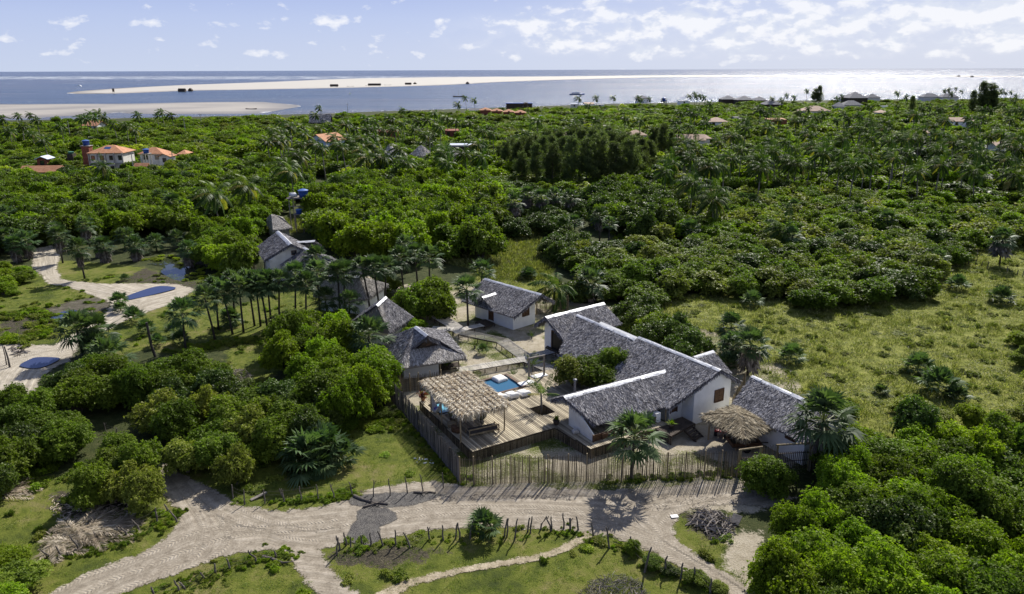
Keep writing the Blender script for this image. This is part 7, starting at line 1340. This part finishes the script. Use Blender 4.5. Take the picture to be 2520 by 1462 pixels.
# casuarinas
i=0
CS=((60,1120,.85),(160,1150,.9),(270,1130,1.0),(380,1170,1.05),(470,1120,.95),(560,1180,1.05),(640,1120,1.1),(740,1190,1.2),(840,1140,1.15),(930,1190,1.15),(1020,1150,1.1),(1100,1200,1.15),(1200,1160,1.0),(1290,1190,1.0),(1370,1120,.85),(1480,1010,1.05),(1410,990,.95),(1560,1000,.8),(800,1060,1.1),(1000,1060,1.05),(550,1050,1.0),(320,1050,.9),(110,1060,.8),(200,1090,.85),(690,1080,1.2),(890,1090,1.2),(1150,1080,1.0),(1250,1070,.95),(430,1080,1.1),(0,1100,.7),(330,1240,.95),(480,1260,1.05),(650,1270,1.15),(790,1290,1.2),(910,1270,1.25),(1050,1290,1.1),(1180,1270,1.2),(200,1230,.8))
for x,yb,s in CS:
    q=Z('l',x,yb,0); me,tm=random.choice(CASU); e=empty('casuarina_tree',(q.x,q.y,-.1),'casuarina','tree','casuarinas in the central stand'); e['label']='feathery dark casuarina, %s from left in the %s of the central stand'%(('first second third fourth fifth sixth seventh eighth ninth tenth eleventh twelfth thirteenth fourteenth fifteenth sixteenth seventeenth eighteenth nineteenth twentieth twenty-first twenty-second twenty-third twenty-fourth twenty-fifth twenty-sixth twenty-seventh twenty-eighth'.split())[sorted([v[0] for v in CS if (v[1]<1110,v[1]<1215)==(yb<1110,yb<1215)]).index(x)],'back' if yb<1110 else 'middle' if yb<1215 else 'front'); e.rotation_euler=(0,0,random.uniform(0,6)); put(me,'crown',e,sc=(s,s,s)); put(tm,'trunk',e,sc=(s,s,s)); i+=1
for x,yb,s,l in((640,470,1.,'tall dark tree clump on the right shore'),(600,470,.9,'dark tree left in the clump on the right shore'),(2040,560,1.,'dark casuarina left in the tall right group'),(2120,560,1.35,'highest dark casuarina in the tall right group'),(2190,560,1.35,'second highest casuarina in the right group'),(2230,560,1.,'casuarina at the right of the tall right group'),(1490,560,.8,'small dark casuarina on the right')):
    q=Z('m',x,yb,3); me,tm=random.choice(CASU); s*=1.35; e=empty('casuarina_tree',(q.x,q.y,-.1),l,'tree'); put(me,'crown',e,sc=(s,s,s)); put(tm,'trunk',e,sc=(s,s,s))
b=MB(); q=Z('e',1400,1300); rr=ray(*Dz('e',1318,990)); t=q.y/rr.y; tp=Vector((rr.x*t,q.y,H+rr.z*t)); b.tube([q-UP*.1,q.lerp(tp,.35)+Vector((-.15,0,0)),tp],[.17,.14,.13],8); thing1(b,'palm_stump','bare dark palm trunk without crown left of the palm row','stump',M_palmbark)
b=MB(); p,q=Z('a',800,500,.1),Z('a',600,300,2.6); b.tube([p,p.lerp(q,.5)+UP*.2,q],[.14,.11,.07],7); thing1(b,'leaning_trunk','bare grey trunk leaning over the boardwalk from the leafy tree','trunk',M_oldpost)
# ---------------- bushes and broadleaf trees
for p in((-9,72.5,4.6),(-1.5,87.5,5.),(12,67,9),(9,58.5,3.4),(22,57,5),(18.5,55.5,4),(-15.5,80.5,3.5),(2,73,3),(-3,80,3.6),(6,78.5,4.5),(14.5,63,6),(20,61,4)): AVOID.append(p)
w_=Z('f',1350,900,1); AVOID.append((w_.x,w_.y,5)); w_=Z('f',700,600,1); AVOID.append((w_.x,w_.y,4.2)); w_=Z('f',950,680,1); AVOID.append((w_.x,w_.y,4.2)); AVOID.append((tw.x,tw.y-1.5,3.2)); w_=Z('f',720,330,2); AVOID.append((w_.x,w_.y,3.5))
for tx,ty in TRACK[::2]: AVOID.append((tx,ty,1.2))
REG=[ # phrase, polygon, spacing, mid height, (scale lo,hi), (height scale lo,hi), kinds, base name
('lower right thicket',[(1985,1120),(2060,1070),(2130,1045),(2230,1010),(2330,1010),(2400,1060),(2519,1068),(2700,1060),(2900,1600),(1890,1600),(1870,1462),(1868,1330),(1888,1262),(1950,1225)],2.15,2.0,(.75,1.15),(.9,1.35),['bright']*6+['mid']*2+['dark'],'bush'),
('island by dry frond heap',[(185,1115),(260,1090),(340,1095),(395,1150),(410,1230),(370,1270),(250,1270),(180,1210)],1.9,1.4,(.7,.95),(.75,1.),['mid']*3+['olive']*2,'bush'),
('right of shaded sand lane',[(385,1085),(480,1055),(590,1070),(640,1120),(630,1180),(560,1225),(480,1190),(420,1150)],1.9,1.4,(.7,.95),(.8,1.05),['mid']*2+['olive']*3,'bush'),
('left edge thicket',[(-120,1000),(60,965),(190,980),(205,1060),(170,1120),(60,1180),(-120,1200)],2.1,1.8,(.8,1.1),(.9,1.2),['dark','mid','mid'],'bush'),
('thicket below left puddles',[(80,950),(130,895),(300,885),(400,890),(540,905),(640,960),(830,965),(830,1050),(790,1090),(700,1120),(640,1140),(560,1075),(440,1055),(330,1000),(230,985),(150,980)],2.2,2.0,(.8,1.15),(.95,1.25),['mid']*4+['dark']*2+['olive'],'bush'),
('left of pool hut',[(660,800),(760,785),(860,785),(900,870),(970,895),(1000,950),(985,1000),(900,1045),(780,1060),(760,980),(660,900)],2.4,2.4,(.9,1.25),(1.15,1.5),['bright']*4+['mid'],'tree'),
('bottom left corner',[(-120,1330),(60,1340),(110,1380),(80,1440),(60,1560),(-120,1560)],1.9,1.,(.6,.9),(.5,.8),['bright','mid'],'bush'),
('behind the long roof',[(1500,745),(1560,725),(1620,745),(1730,795),(1735,845),(1690,865),(1620,840),(1520,780)],2.2,2.,(.8,1.1),(.9,1.2),['dark']*3+['mid'],'bush'),
('low thicket right of centre',[(1380,625),(1440,605),(1560,600),(1750,585),(1900,600),(2080,565),(2230,565),(2370,605),(2355,665),(2290,705),(2190,740),(2050,748),(1930,728),(1750,702),(1620,725),(1500,725),(1400,725)],2.9,1.7,(1.,1.5),(.85,1.15),['olive']*3+['mid']*4+['dark']*2,'bush'),
('in swamp clearing',[(1345,600),(1380,575),(1440,590),(1430,640),(1365,640)],2.3,2.,(.9,1.2),(.9,1.2),['dark'],'bush'),
('far edge of right meadow',[(1650,520),(1700,500),(1900,470),(2100,465),(2300,500),(2600,520),(2600,590),(2400,590),(2230,555),(1900,590),(1600,575)],3.2,2.,(1.1,1.6),(.9,1.3),['mid']*3+['olive']*2+['bright'],'bush'),
('beside the long boardwalk',[(975,700),(1040,680),(1125,700),(1130,740),(1060,770),(985,745)],2.6,3.2,(1.0,1.25),(1.35,1.6),['dark','mid'],'tree'),
('before the pale thatched hut',[(955,805),(1000,785),(1075,795),(1060,812),(965,835)],1.6,1.,(.5,.7),(.5,.7),['bright'],'bush'),
('beside the two gabled house',[(470,570),(560,540),(625,545),(625,640),(560,660),(480,630)],2.7,2.6,(1.,1.3),(1.2,1.6),['mid','bright','mid'],'tree'),
('beside the tank tower',[(560,500),(650,470),(700,490),(640,540),(580,545)],3.,3.,(1.1,1.4),(1.4,1.8),['mid','bright'],'tree'),
('central forest canopy',[(770,490),(860,440),(1010,405),(1130,415),(1225,470),(1235,540),(1225,590),(1150,600),(1060,590),(930,605),(850,600),(800,590),(775,560)],3.6,3.4,(1.4,2.0),(1.7,2.3),['mid']*4+['bright']*3+['dark'],'tree'),
('left forest above pond',[(-120,440),(150,430),(330,430),(500,405),(640,405),(750,410),(760,470),(700,480),(600,510),(480,520),(440,545),(300,550),(160,560),(-120,610)],3.6,3.,(1.3,1.8),(1.4,1.9),['mid']*4+['dark']*2+['bright']*2,'tree'),
('behind swamp clearing',[(1440,470),(1550,445),(1660,480),(1690,550),(1600,560),(1450,520)],3.2,3.2,(1.2,1.7),(1.5,1.9),['dark']*2+['mid'],'tree'),
('under the skirted palms',[(1240,500),(1440,490),(1450,540),(1250,560)],3.6,2.4,(1.,1.4),(.9,1.2),['dark'],'bush'),
('by the left track',[(-100,640),(60,655),(90,690),(20,720),(-100,720)],2.,1.,(.6,.8),(.5,.7),['mid','bright'],'bush'),
('undergrowth below palm row',[(690,830),(720,790),(780,790),(760,830),(700,860)],2.,1.2,(.6,.8),(.6,.9),['bright','mid'],'bush'),
('right edge of meadow',[(2480,840),(2560,840),(2600,1060),(2500,1060),(2300,1010),(2290,1000),(2440,1020)],2.8,1.,(.5,.8),(.5,.7),['yellow','olive'],'bush'),
('bushes behind the palm row',[(860,700),(940,690),(1000,690),(960,730),(880,735)],2.4,1.2,(.7,1.),(.7,1.),['mid','dark'],'bush'),
]
IND=[]
FACT={'thicket below left puddles':.75,'left edge thicket':.9,'island by dry frond heap':.8,'right of shaded sand lane':.7,'lower right thicket':1.35,'left of pool hut':1.35}
for ph,poly,spc,hm,sr,hr,kinds,nm in REG:
    Wp=DW(poly,hm); got=[]
    for x,y in scatter(poly,spc,hm):
        s_=random.uniform(*sr); d_=float(sdist(np.array([x]),np.array([y]),Wp)[0])
        if d_<FACT.get(ph,1.15)*s_ and not (y>110 and d_>.5*s_): continue
        got.append([x,y,s_,random.uniform(*hr),random.choice(kinds),ph,nm])
    if len(got)<2:
        cx0=sum(p[0] for p in Wp)/len(Wp); cy0=sum(p[1] for p in Wp)/len(Wp); got.append([cx0+.01,cy0,sr[0],hr[0],kinds[0],ph,nm])
    IND+=got
for k,x,y,z,s,hs,kn,ph,nm,lab in (('d',1500,1285,0,.92,.85,'mid','',"tree",'round grey green tree on the road verge in front of the yard gate'),('b',430,1110,.9,1.,.95,'olive','','tree','small leafy courtyard tree between the long roof and the wing, left part'),('b',620,1120,.9,1.,.95,'mid','','tree','small leafy courtyard tree between the long roof and the wing, middle part'),('b',800,1050,.9,.85,1.1,'mid','','tree','small leafy courtyard tree touching the wing ridge'),('k',850,1290,0,1.,1.,'mid','','tree',''),('h',1300,330,0,.1,.1,'mid','','bush',''),
    ('i',700,1075,0,.28,.3,'mid','','bush','small dark bush at the fence post beside the road fork'),('i',860,1190,0,.32,.25,'mid','','bush','low grey green bush along the lower right fence'),('i',1000,1250,0,.25,.2,'dark','','bush','low bush between two lower right fence posts'),('i',1230,1330,0,.35,.25,'mid','','bush','low leafy bush at the lower right fence'),('i',1420,1400,0,.28,.22,'olive','','bush','last low bush along the lower right fence'),('a',960,800,0,.0,.0,'mid','','bush',''),('n',1900,950,0,.6,.5,'yellow','','bush','yellow green bush at the right meadow edge'),('n',1210,1400,0,.8,.5,'yellow','','bush','pale yellow green bush at the near side of the right meadow'),('n',1330,1450,0,.7,.5,'olive','','bush','pale bush beside the yellow green one near the corner thicket'),('d',2180,640,0,.7,.6,'mid','','bush','bush behind the large fan palm at the outbuilding'),
    ('t',540,440,0,.45,.4,'mid','','bush','small bush at the upper edge of the lawn'),('t',740,380,0,.4,.3,'mid','','bush','weedy bush at the foot of the left stick fence'),('h',640,870,0,.0,.0,'mid','','bush',''),('w',1080,400,0,1.,1.,'mid','','tree','leafy tree over the dark pond'),('m',1800,1180,0,1.0,1.3,'yellow','','tree','yellowish layered tree standing in the right clearing'),('m',1900,1230,0,.8,.9,'yellow','','bush','low yellowish bush beside the layered tree'),('m',420,760,4,1.1,1.2,'olive','','tree','white flowering tree in the right forest'),('v',655,150,0,1.9,1.9,'dark','','tree','large dark round tree behind the swamp clearing')):
    if not lab: continue
    q=Z(k,x,y,z if z==.9 else 0); bush(q.x,q.y,kn,'near' if q.y<85 else 'mid',s,hs,lab,None,name=nm,cat=nm,z=z if z==.9 else None)
IND.sort(key=lambda a:a[0]**2+a[1]**2); cut=IND[:270]; rest=IND[270:]
toneN={'bright':'bright green','dark':'dark glossy','mid':'mid green','olive':'dull olive','yellow':'yellow green'}
grp={}
for it in cut: grp.setdefault(it[5],[]).append(it)
ORD=['first','second','third','fourth','fifth','sixth','seventh','eighth','ninth','tenth','eleventh','twelfth','thirteenth','fourteenth','fifteenth','sixteenth']+['number %d'%i for i in range(17,90)]
for ph,items in grp.items():
    items.sort(key=lambda a:a[1]); nr=max(1,round(math.sqrt(len(items))/1.6)); per=math.ceil(len(items)/nr); rowname={1:['']}.get(nr,None)
    for ri in range(nr):
        row=sorted(items[ri*per:(ri+1)*per],key=lambda a:a[0]/a[1]); rn='' if nr==1 else (' in front row' if ri==0 else ' in back row' if ri==nr-1 else ' in %s row'%ORD[ri])
        for ci,(x,y,s,hs,kn,ph_,nm) in enumerate(row):
            lod='near' if y<78 else 'mid'; bush(x,y,kn,lod,s,hs,'%s %s, %s from left%s, %s'%(toneN[kn],nm,ORD[ci],rn,ph) if len(items)>1 else '%s %s, %s'%(toneN[kn],nm,ph),ph,name=nm,cat=nm)
# everything beyond reads as one canopy
FARP=[(-400,300),(0,300),(600,288),(760,285),(1150,273),(1500,260),(1900,254),(2519,244),(2950,240),(3100,480),(2519,480),(2300,470),(2200,450),(1900,465),(1700,490),(1640,460),(1440,470),(1240,480),(1220,450),(1130,412),(1010,400),(860,430),(760,400),(500,400),(330,425),(-400,450)]
pts=[]
protos=[TPL[k]['far'][i][0] for k in('mid','bright','dark','olive','yellow') for i in (0,1)]+[TPL[k]['mid'][i][0] for k in('mid','bright','dark') for i in (0,1)]
W=DW(FARP,3.); 
for x,y in scatter(FARP,4.3,3.,tries=120000):
    if y>coast_y(x)-6: continue
    d=math.hypot(x,y); big=vnoise(np.array([x]),np.array([y]),60,21)[0]; cl=vnoise(np.array([x]),np.array([y]),24,23)[0]; s=random.uniform(1.,1.9)*(1+.5*cl)*(1.45 if random.random()<.07 else 1)
    if cl<-.42 and random.random()<.7: continue
    u=random.random(); kn=0 if u<.45 else 1 if u<.68 else 2 if u<.83 else 3 if u<.94 else 4
    if big>.25 and u>.5: kn=1
    idx=(kn*2+random.randint(0,1)) if d>190 or kn>2 else 10+kn*2+random.randint(0,1)
    hs=random.uniform(.85,1.4)*(1.+.35*big+.55*cl)*(1.25 if y>coast_y(x)-70 and random.random()<.4 else 1); pts.append((x,y,-.2,random.uniform(0,6.28),s,hs,idx))
for x,y,s,hs,kn,ph,nm in rest:
    k=['mid','bright','dark','olive','yellow'].index(kn); pts.append((x,y,gzv(x,y)-.05,random.uniform(0,6.28),s,hs,10+k*2+random.randint(0,1) if k<3 else k*2))
gn_scatter('forest_canopy',pts,protos,'continuous green canopy of trees and bushes stretching to the shore','forest')
# ---------------- grass and weeds
def tuft(seed,n,h,w,spread,m):
    rng=np.random.default_rng(seed); ph=rng.uniform(0,6.28,n); rr=spread*np.sqrt(rng.uniform(0,1,n)); base=np.stack([rr*np.cos(ph),rr*np.sin(ph),np.zeros(n)],1); a=rng.uniform(0,6.28,n); el=rng.uniform(.5,1.5,n); d=np.stack([np.cos(a)*np.cos(el),np.sin(a)*np.cos(el),np.sin(el)],1); s=unit(np.cross(d,rdir(rng,n))); v,f=diamonds(base,d,s,h*rng.uniform(.5,1.2,n),w,h*.15); return npmesh('tuft',v,f,rng.uniform(0,1,n),[m])
G1=leafmat('meadow_grass_blade',[(0,(.06,.075,.012)),(.5,(.14,.16,.03)),(.85,(.25,.25,.07)),(1,(.45,.42,.2))],.3,.6); G2=leafmat('lawn_blade',[(0,(.05,.09,.01)),(.6,(.12,.18,.02)),(1,(.22,.25,.05))],.3,.6)
def weed(seed,R,Hh,L,m): return crown_mesh('weed',seed,R,Hh,6,130,6,L,m)[0]
tp=[tuft(1,46,.55,.05,.55,G1),tuft(2,40,.42,.05,.5,G1),tuft(3,60,.7,.045,.35,G1),weed(4,.6,.4,.12,LM['olive'])]
pts=[]
for poly in MEADOW:
    for x,y in scatter(poly,.62,0,tries=60000,world=True,avoid=False):
        if y>130 or random.random()<.15: continue
        n_=vnoise(np.array([x]),np.array([y]),7,31)[0]; u=random.random(); pts.append((x,y,gzv(x,y)-.02,random.uniform(0,6.28),random.uniform(.7,1.3),random.uniform(.5,1.1)*(1+.5*n_),3 if u<.10 else 2 if (u<.24 and n_>.1) else random.randint(0,1)))
for poly in REED:
    for x,y in scatter(poly,.6,0,tries=14000,world=True,avoid=False): pts.append((x,y,gzv(x,y)-.02,random.uniform(0,6.28),random.uniform(.8,1.3),random.uniform(.8,1.5),random.randint(0,2)))
gn_scatter('meadow_grass',pts,tp,'rough olive and straw coloured grass tussocks on the meadow','grass')
lp=[tuft(11,34,.16,.022,.3,G2),tuft(12,30,.22,.025,.25,G2),weed(13,.45,.28,.09,LM['mid']),weed(14,.5,.35,.10,LM['bright']),weed(15,.5,.3,.1,LM['olive'])]
pts=[]; RDa=ROAD; TKa=TRACK
for poly in LAWN:
    for x,y in scatter(poly,.42,0,tries=90000,world=True,avoid=False):
        if y>110 or y<28: continue
        if inpoly(np.array([x]),np.array([y]),RDa)[0] or inpoly(np.array([x]),np.array([y]),TKa)[0]: continue
        n_=vnoise(np.array([x]),np.array([y]),5,41)[0]+.5*vnoise(np.array([x]),np.array([y]),2,42)[0]
        if random.random()<.35-n_*.8: continue
        u=random.random(); pts.append((x,y,gzv(x,y)-.02,random.uniform(0,6.28),random.uniform(.7,1.4),random.uniform(.5,1.2),0 if u<.62 else 1 if u<.86 else random.randint(2,4) if n_>.15 else 0))
def along(k,line,width,n,lo,hi,kinds):
    L=[Z(k,*p) for p in line]
    for _ in range(n):
        i=random.randrange(len(L)-1); p=L[i].lerp(L[i+1],random.random()); x,y=p.x+random.gauss(0,width),p.y+random.gauss(0,width); pts.append((x,y,gzv(x,y)-.02,random.uniform(0,6.28),random.uniform(lo,hi),random.uniform(lo,hi),random.choice(kinds)))
along('h',[(540,1040),(1010,1010),(1300,960),(1650,950),(2000,960),(2500,880)],.35,100,.2,.6,[2,3,4,1,1])
along('i',[(0,890),(300,930),(500,1010),(700,1080),(900,1200),(1200,1320),(1450,1430)],.4,90,.25,.7,[2,3,4])
along('g',[(1300,1410),(1700,1300),(1950,1210),(2200,1130),(2420,1080)],.5,110,.3,.7,[3,2,4]); along('g',[(430,1130),(800,1050),(1000,970),(1300,880),(1480,780)],.5,120,.3,.8,[2,4,3]); along('h',[(0,650),(400,620),(650,590)],.3,80,.4,.9,[3,2])
along('d',[(60,1180),(700,1150),(1230,1120)],.25,60,.4,.9,[2,4]); along('c',[(765,1215),(500,900),(180,520)],.4,110,.4,1.1,[2,3,4]); along('e',[(0,950),(300,900),(500,1000),(400,1100),(0,1180)],1.2,120,.8,1.8,[4,2,3]); along('e',[(1700,1260),(1900,1200),(2400,1150)],.6,100,.6,1.4,[4,2])
along('y',[(300,700),(0,760),(100,640),(230,620)],1.,90,.7,1.5,[2,3]); along('t',[(440,480),(560,430),(700,400),(800,420)],.7,120,.6,1.4,[2,3,4])
gn_scatter('lawn_grass',pts,lp,'short green grass and little weeds on the lawns and road verges','grass')
pts=[]
lilyp=[weed(21,.5,.25,.14,LM['yellow']),weed(22,.45,.15,.12,LM['olive'])]
for poly in [ZW('e',[(1290,430),(1450,380),(1600,400),(1650,520),(1500,500),(1420,440)]),ZW('e',[(1720,500),(2200,500),(2300,560),(1950,600),(1750,600)]),ZW('e',[(250,1000),(540,960),(540,1080),(300,1100)]),ZW('v',[(660,270),(760,260),(780,310),(680,320)])]:
    for x,y in scatter(poly,.7,0,world=True,avoid=False):
        if inpoly(np.array([x]),np.array([y]),PONDP)[0] and (x<Z('e',1790,0+500)[0] or random.random()<.6): continue
        pts.append((x,y,gzv(x,y)-.05,random.uniform(0,6.28),random.uniform(.7,1.3),random.uniform(.5,1.2),random.randint(0,1)))
gn_scatter('marsh_plants',pts,lilyp,'low yellow green marsh plants around the ponds','marsh plants')
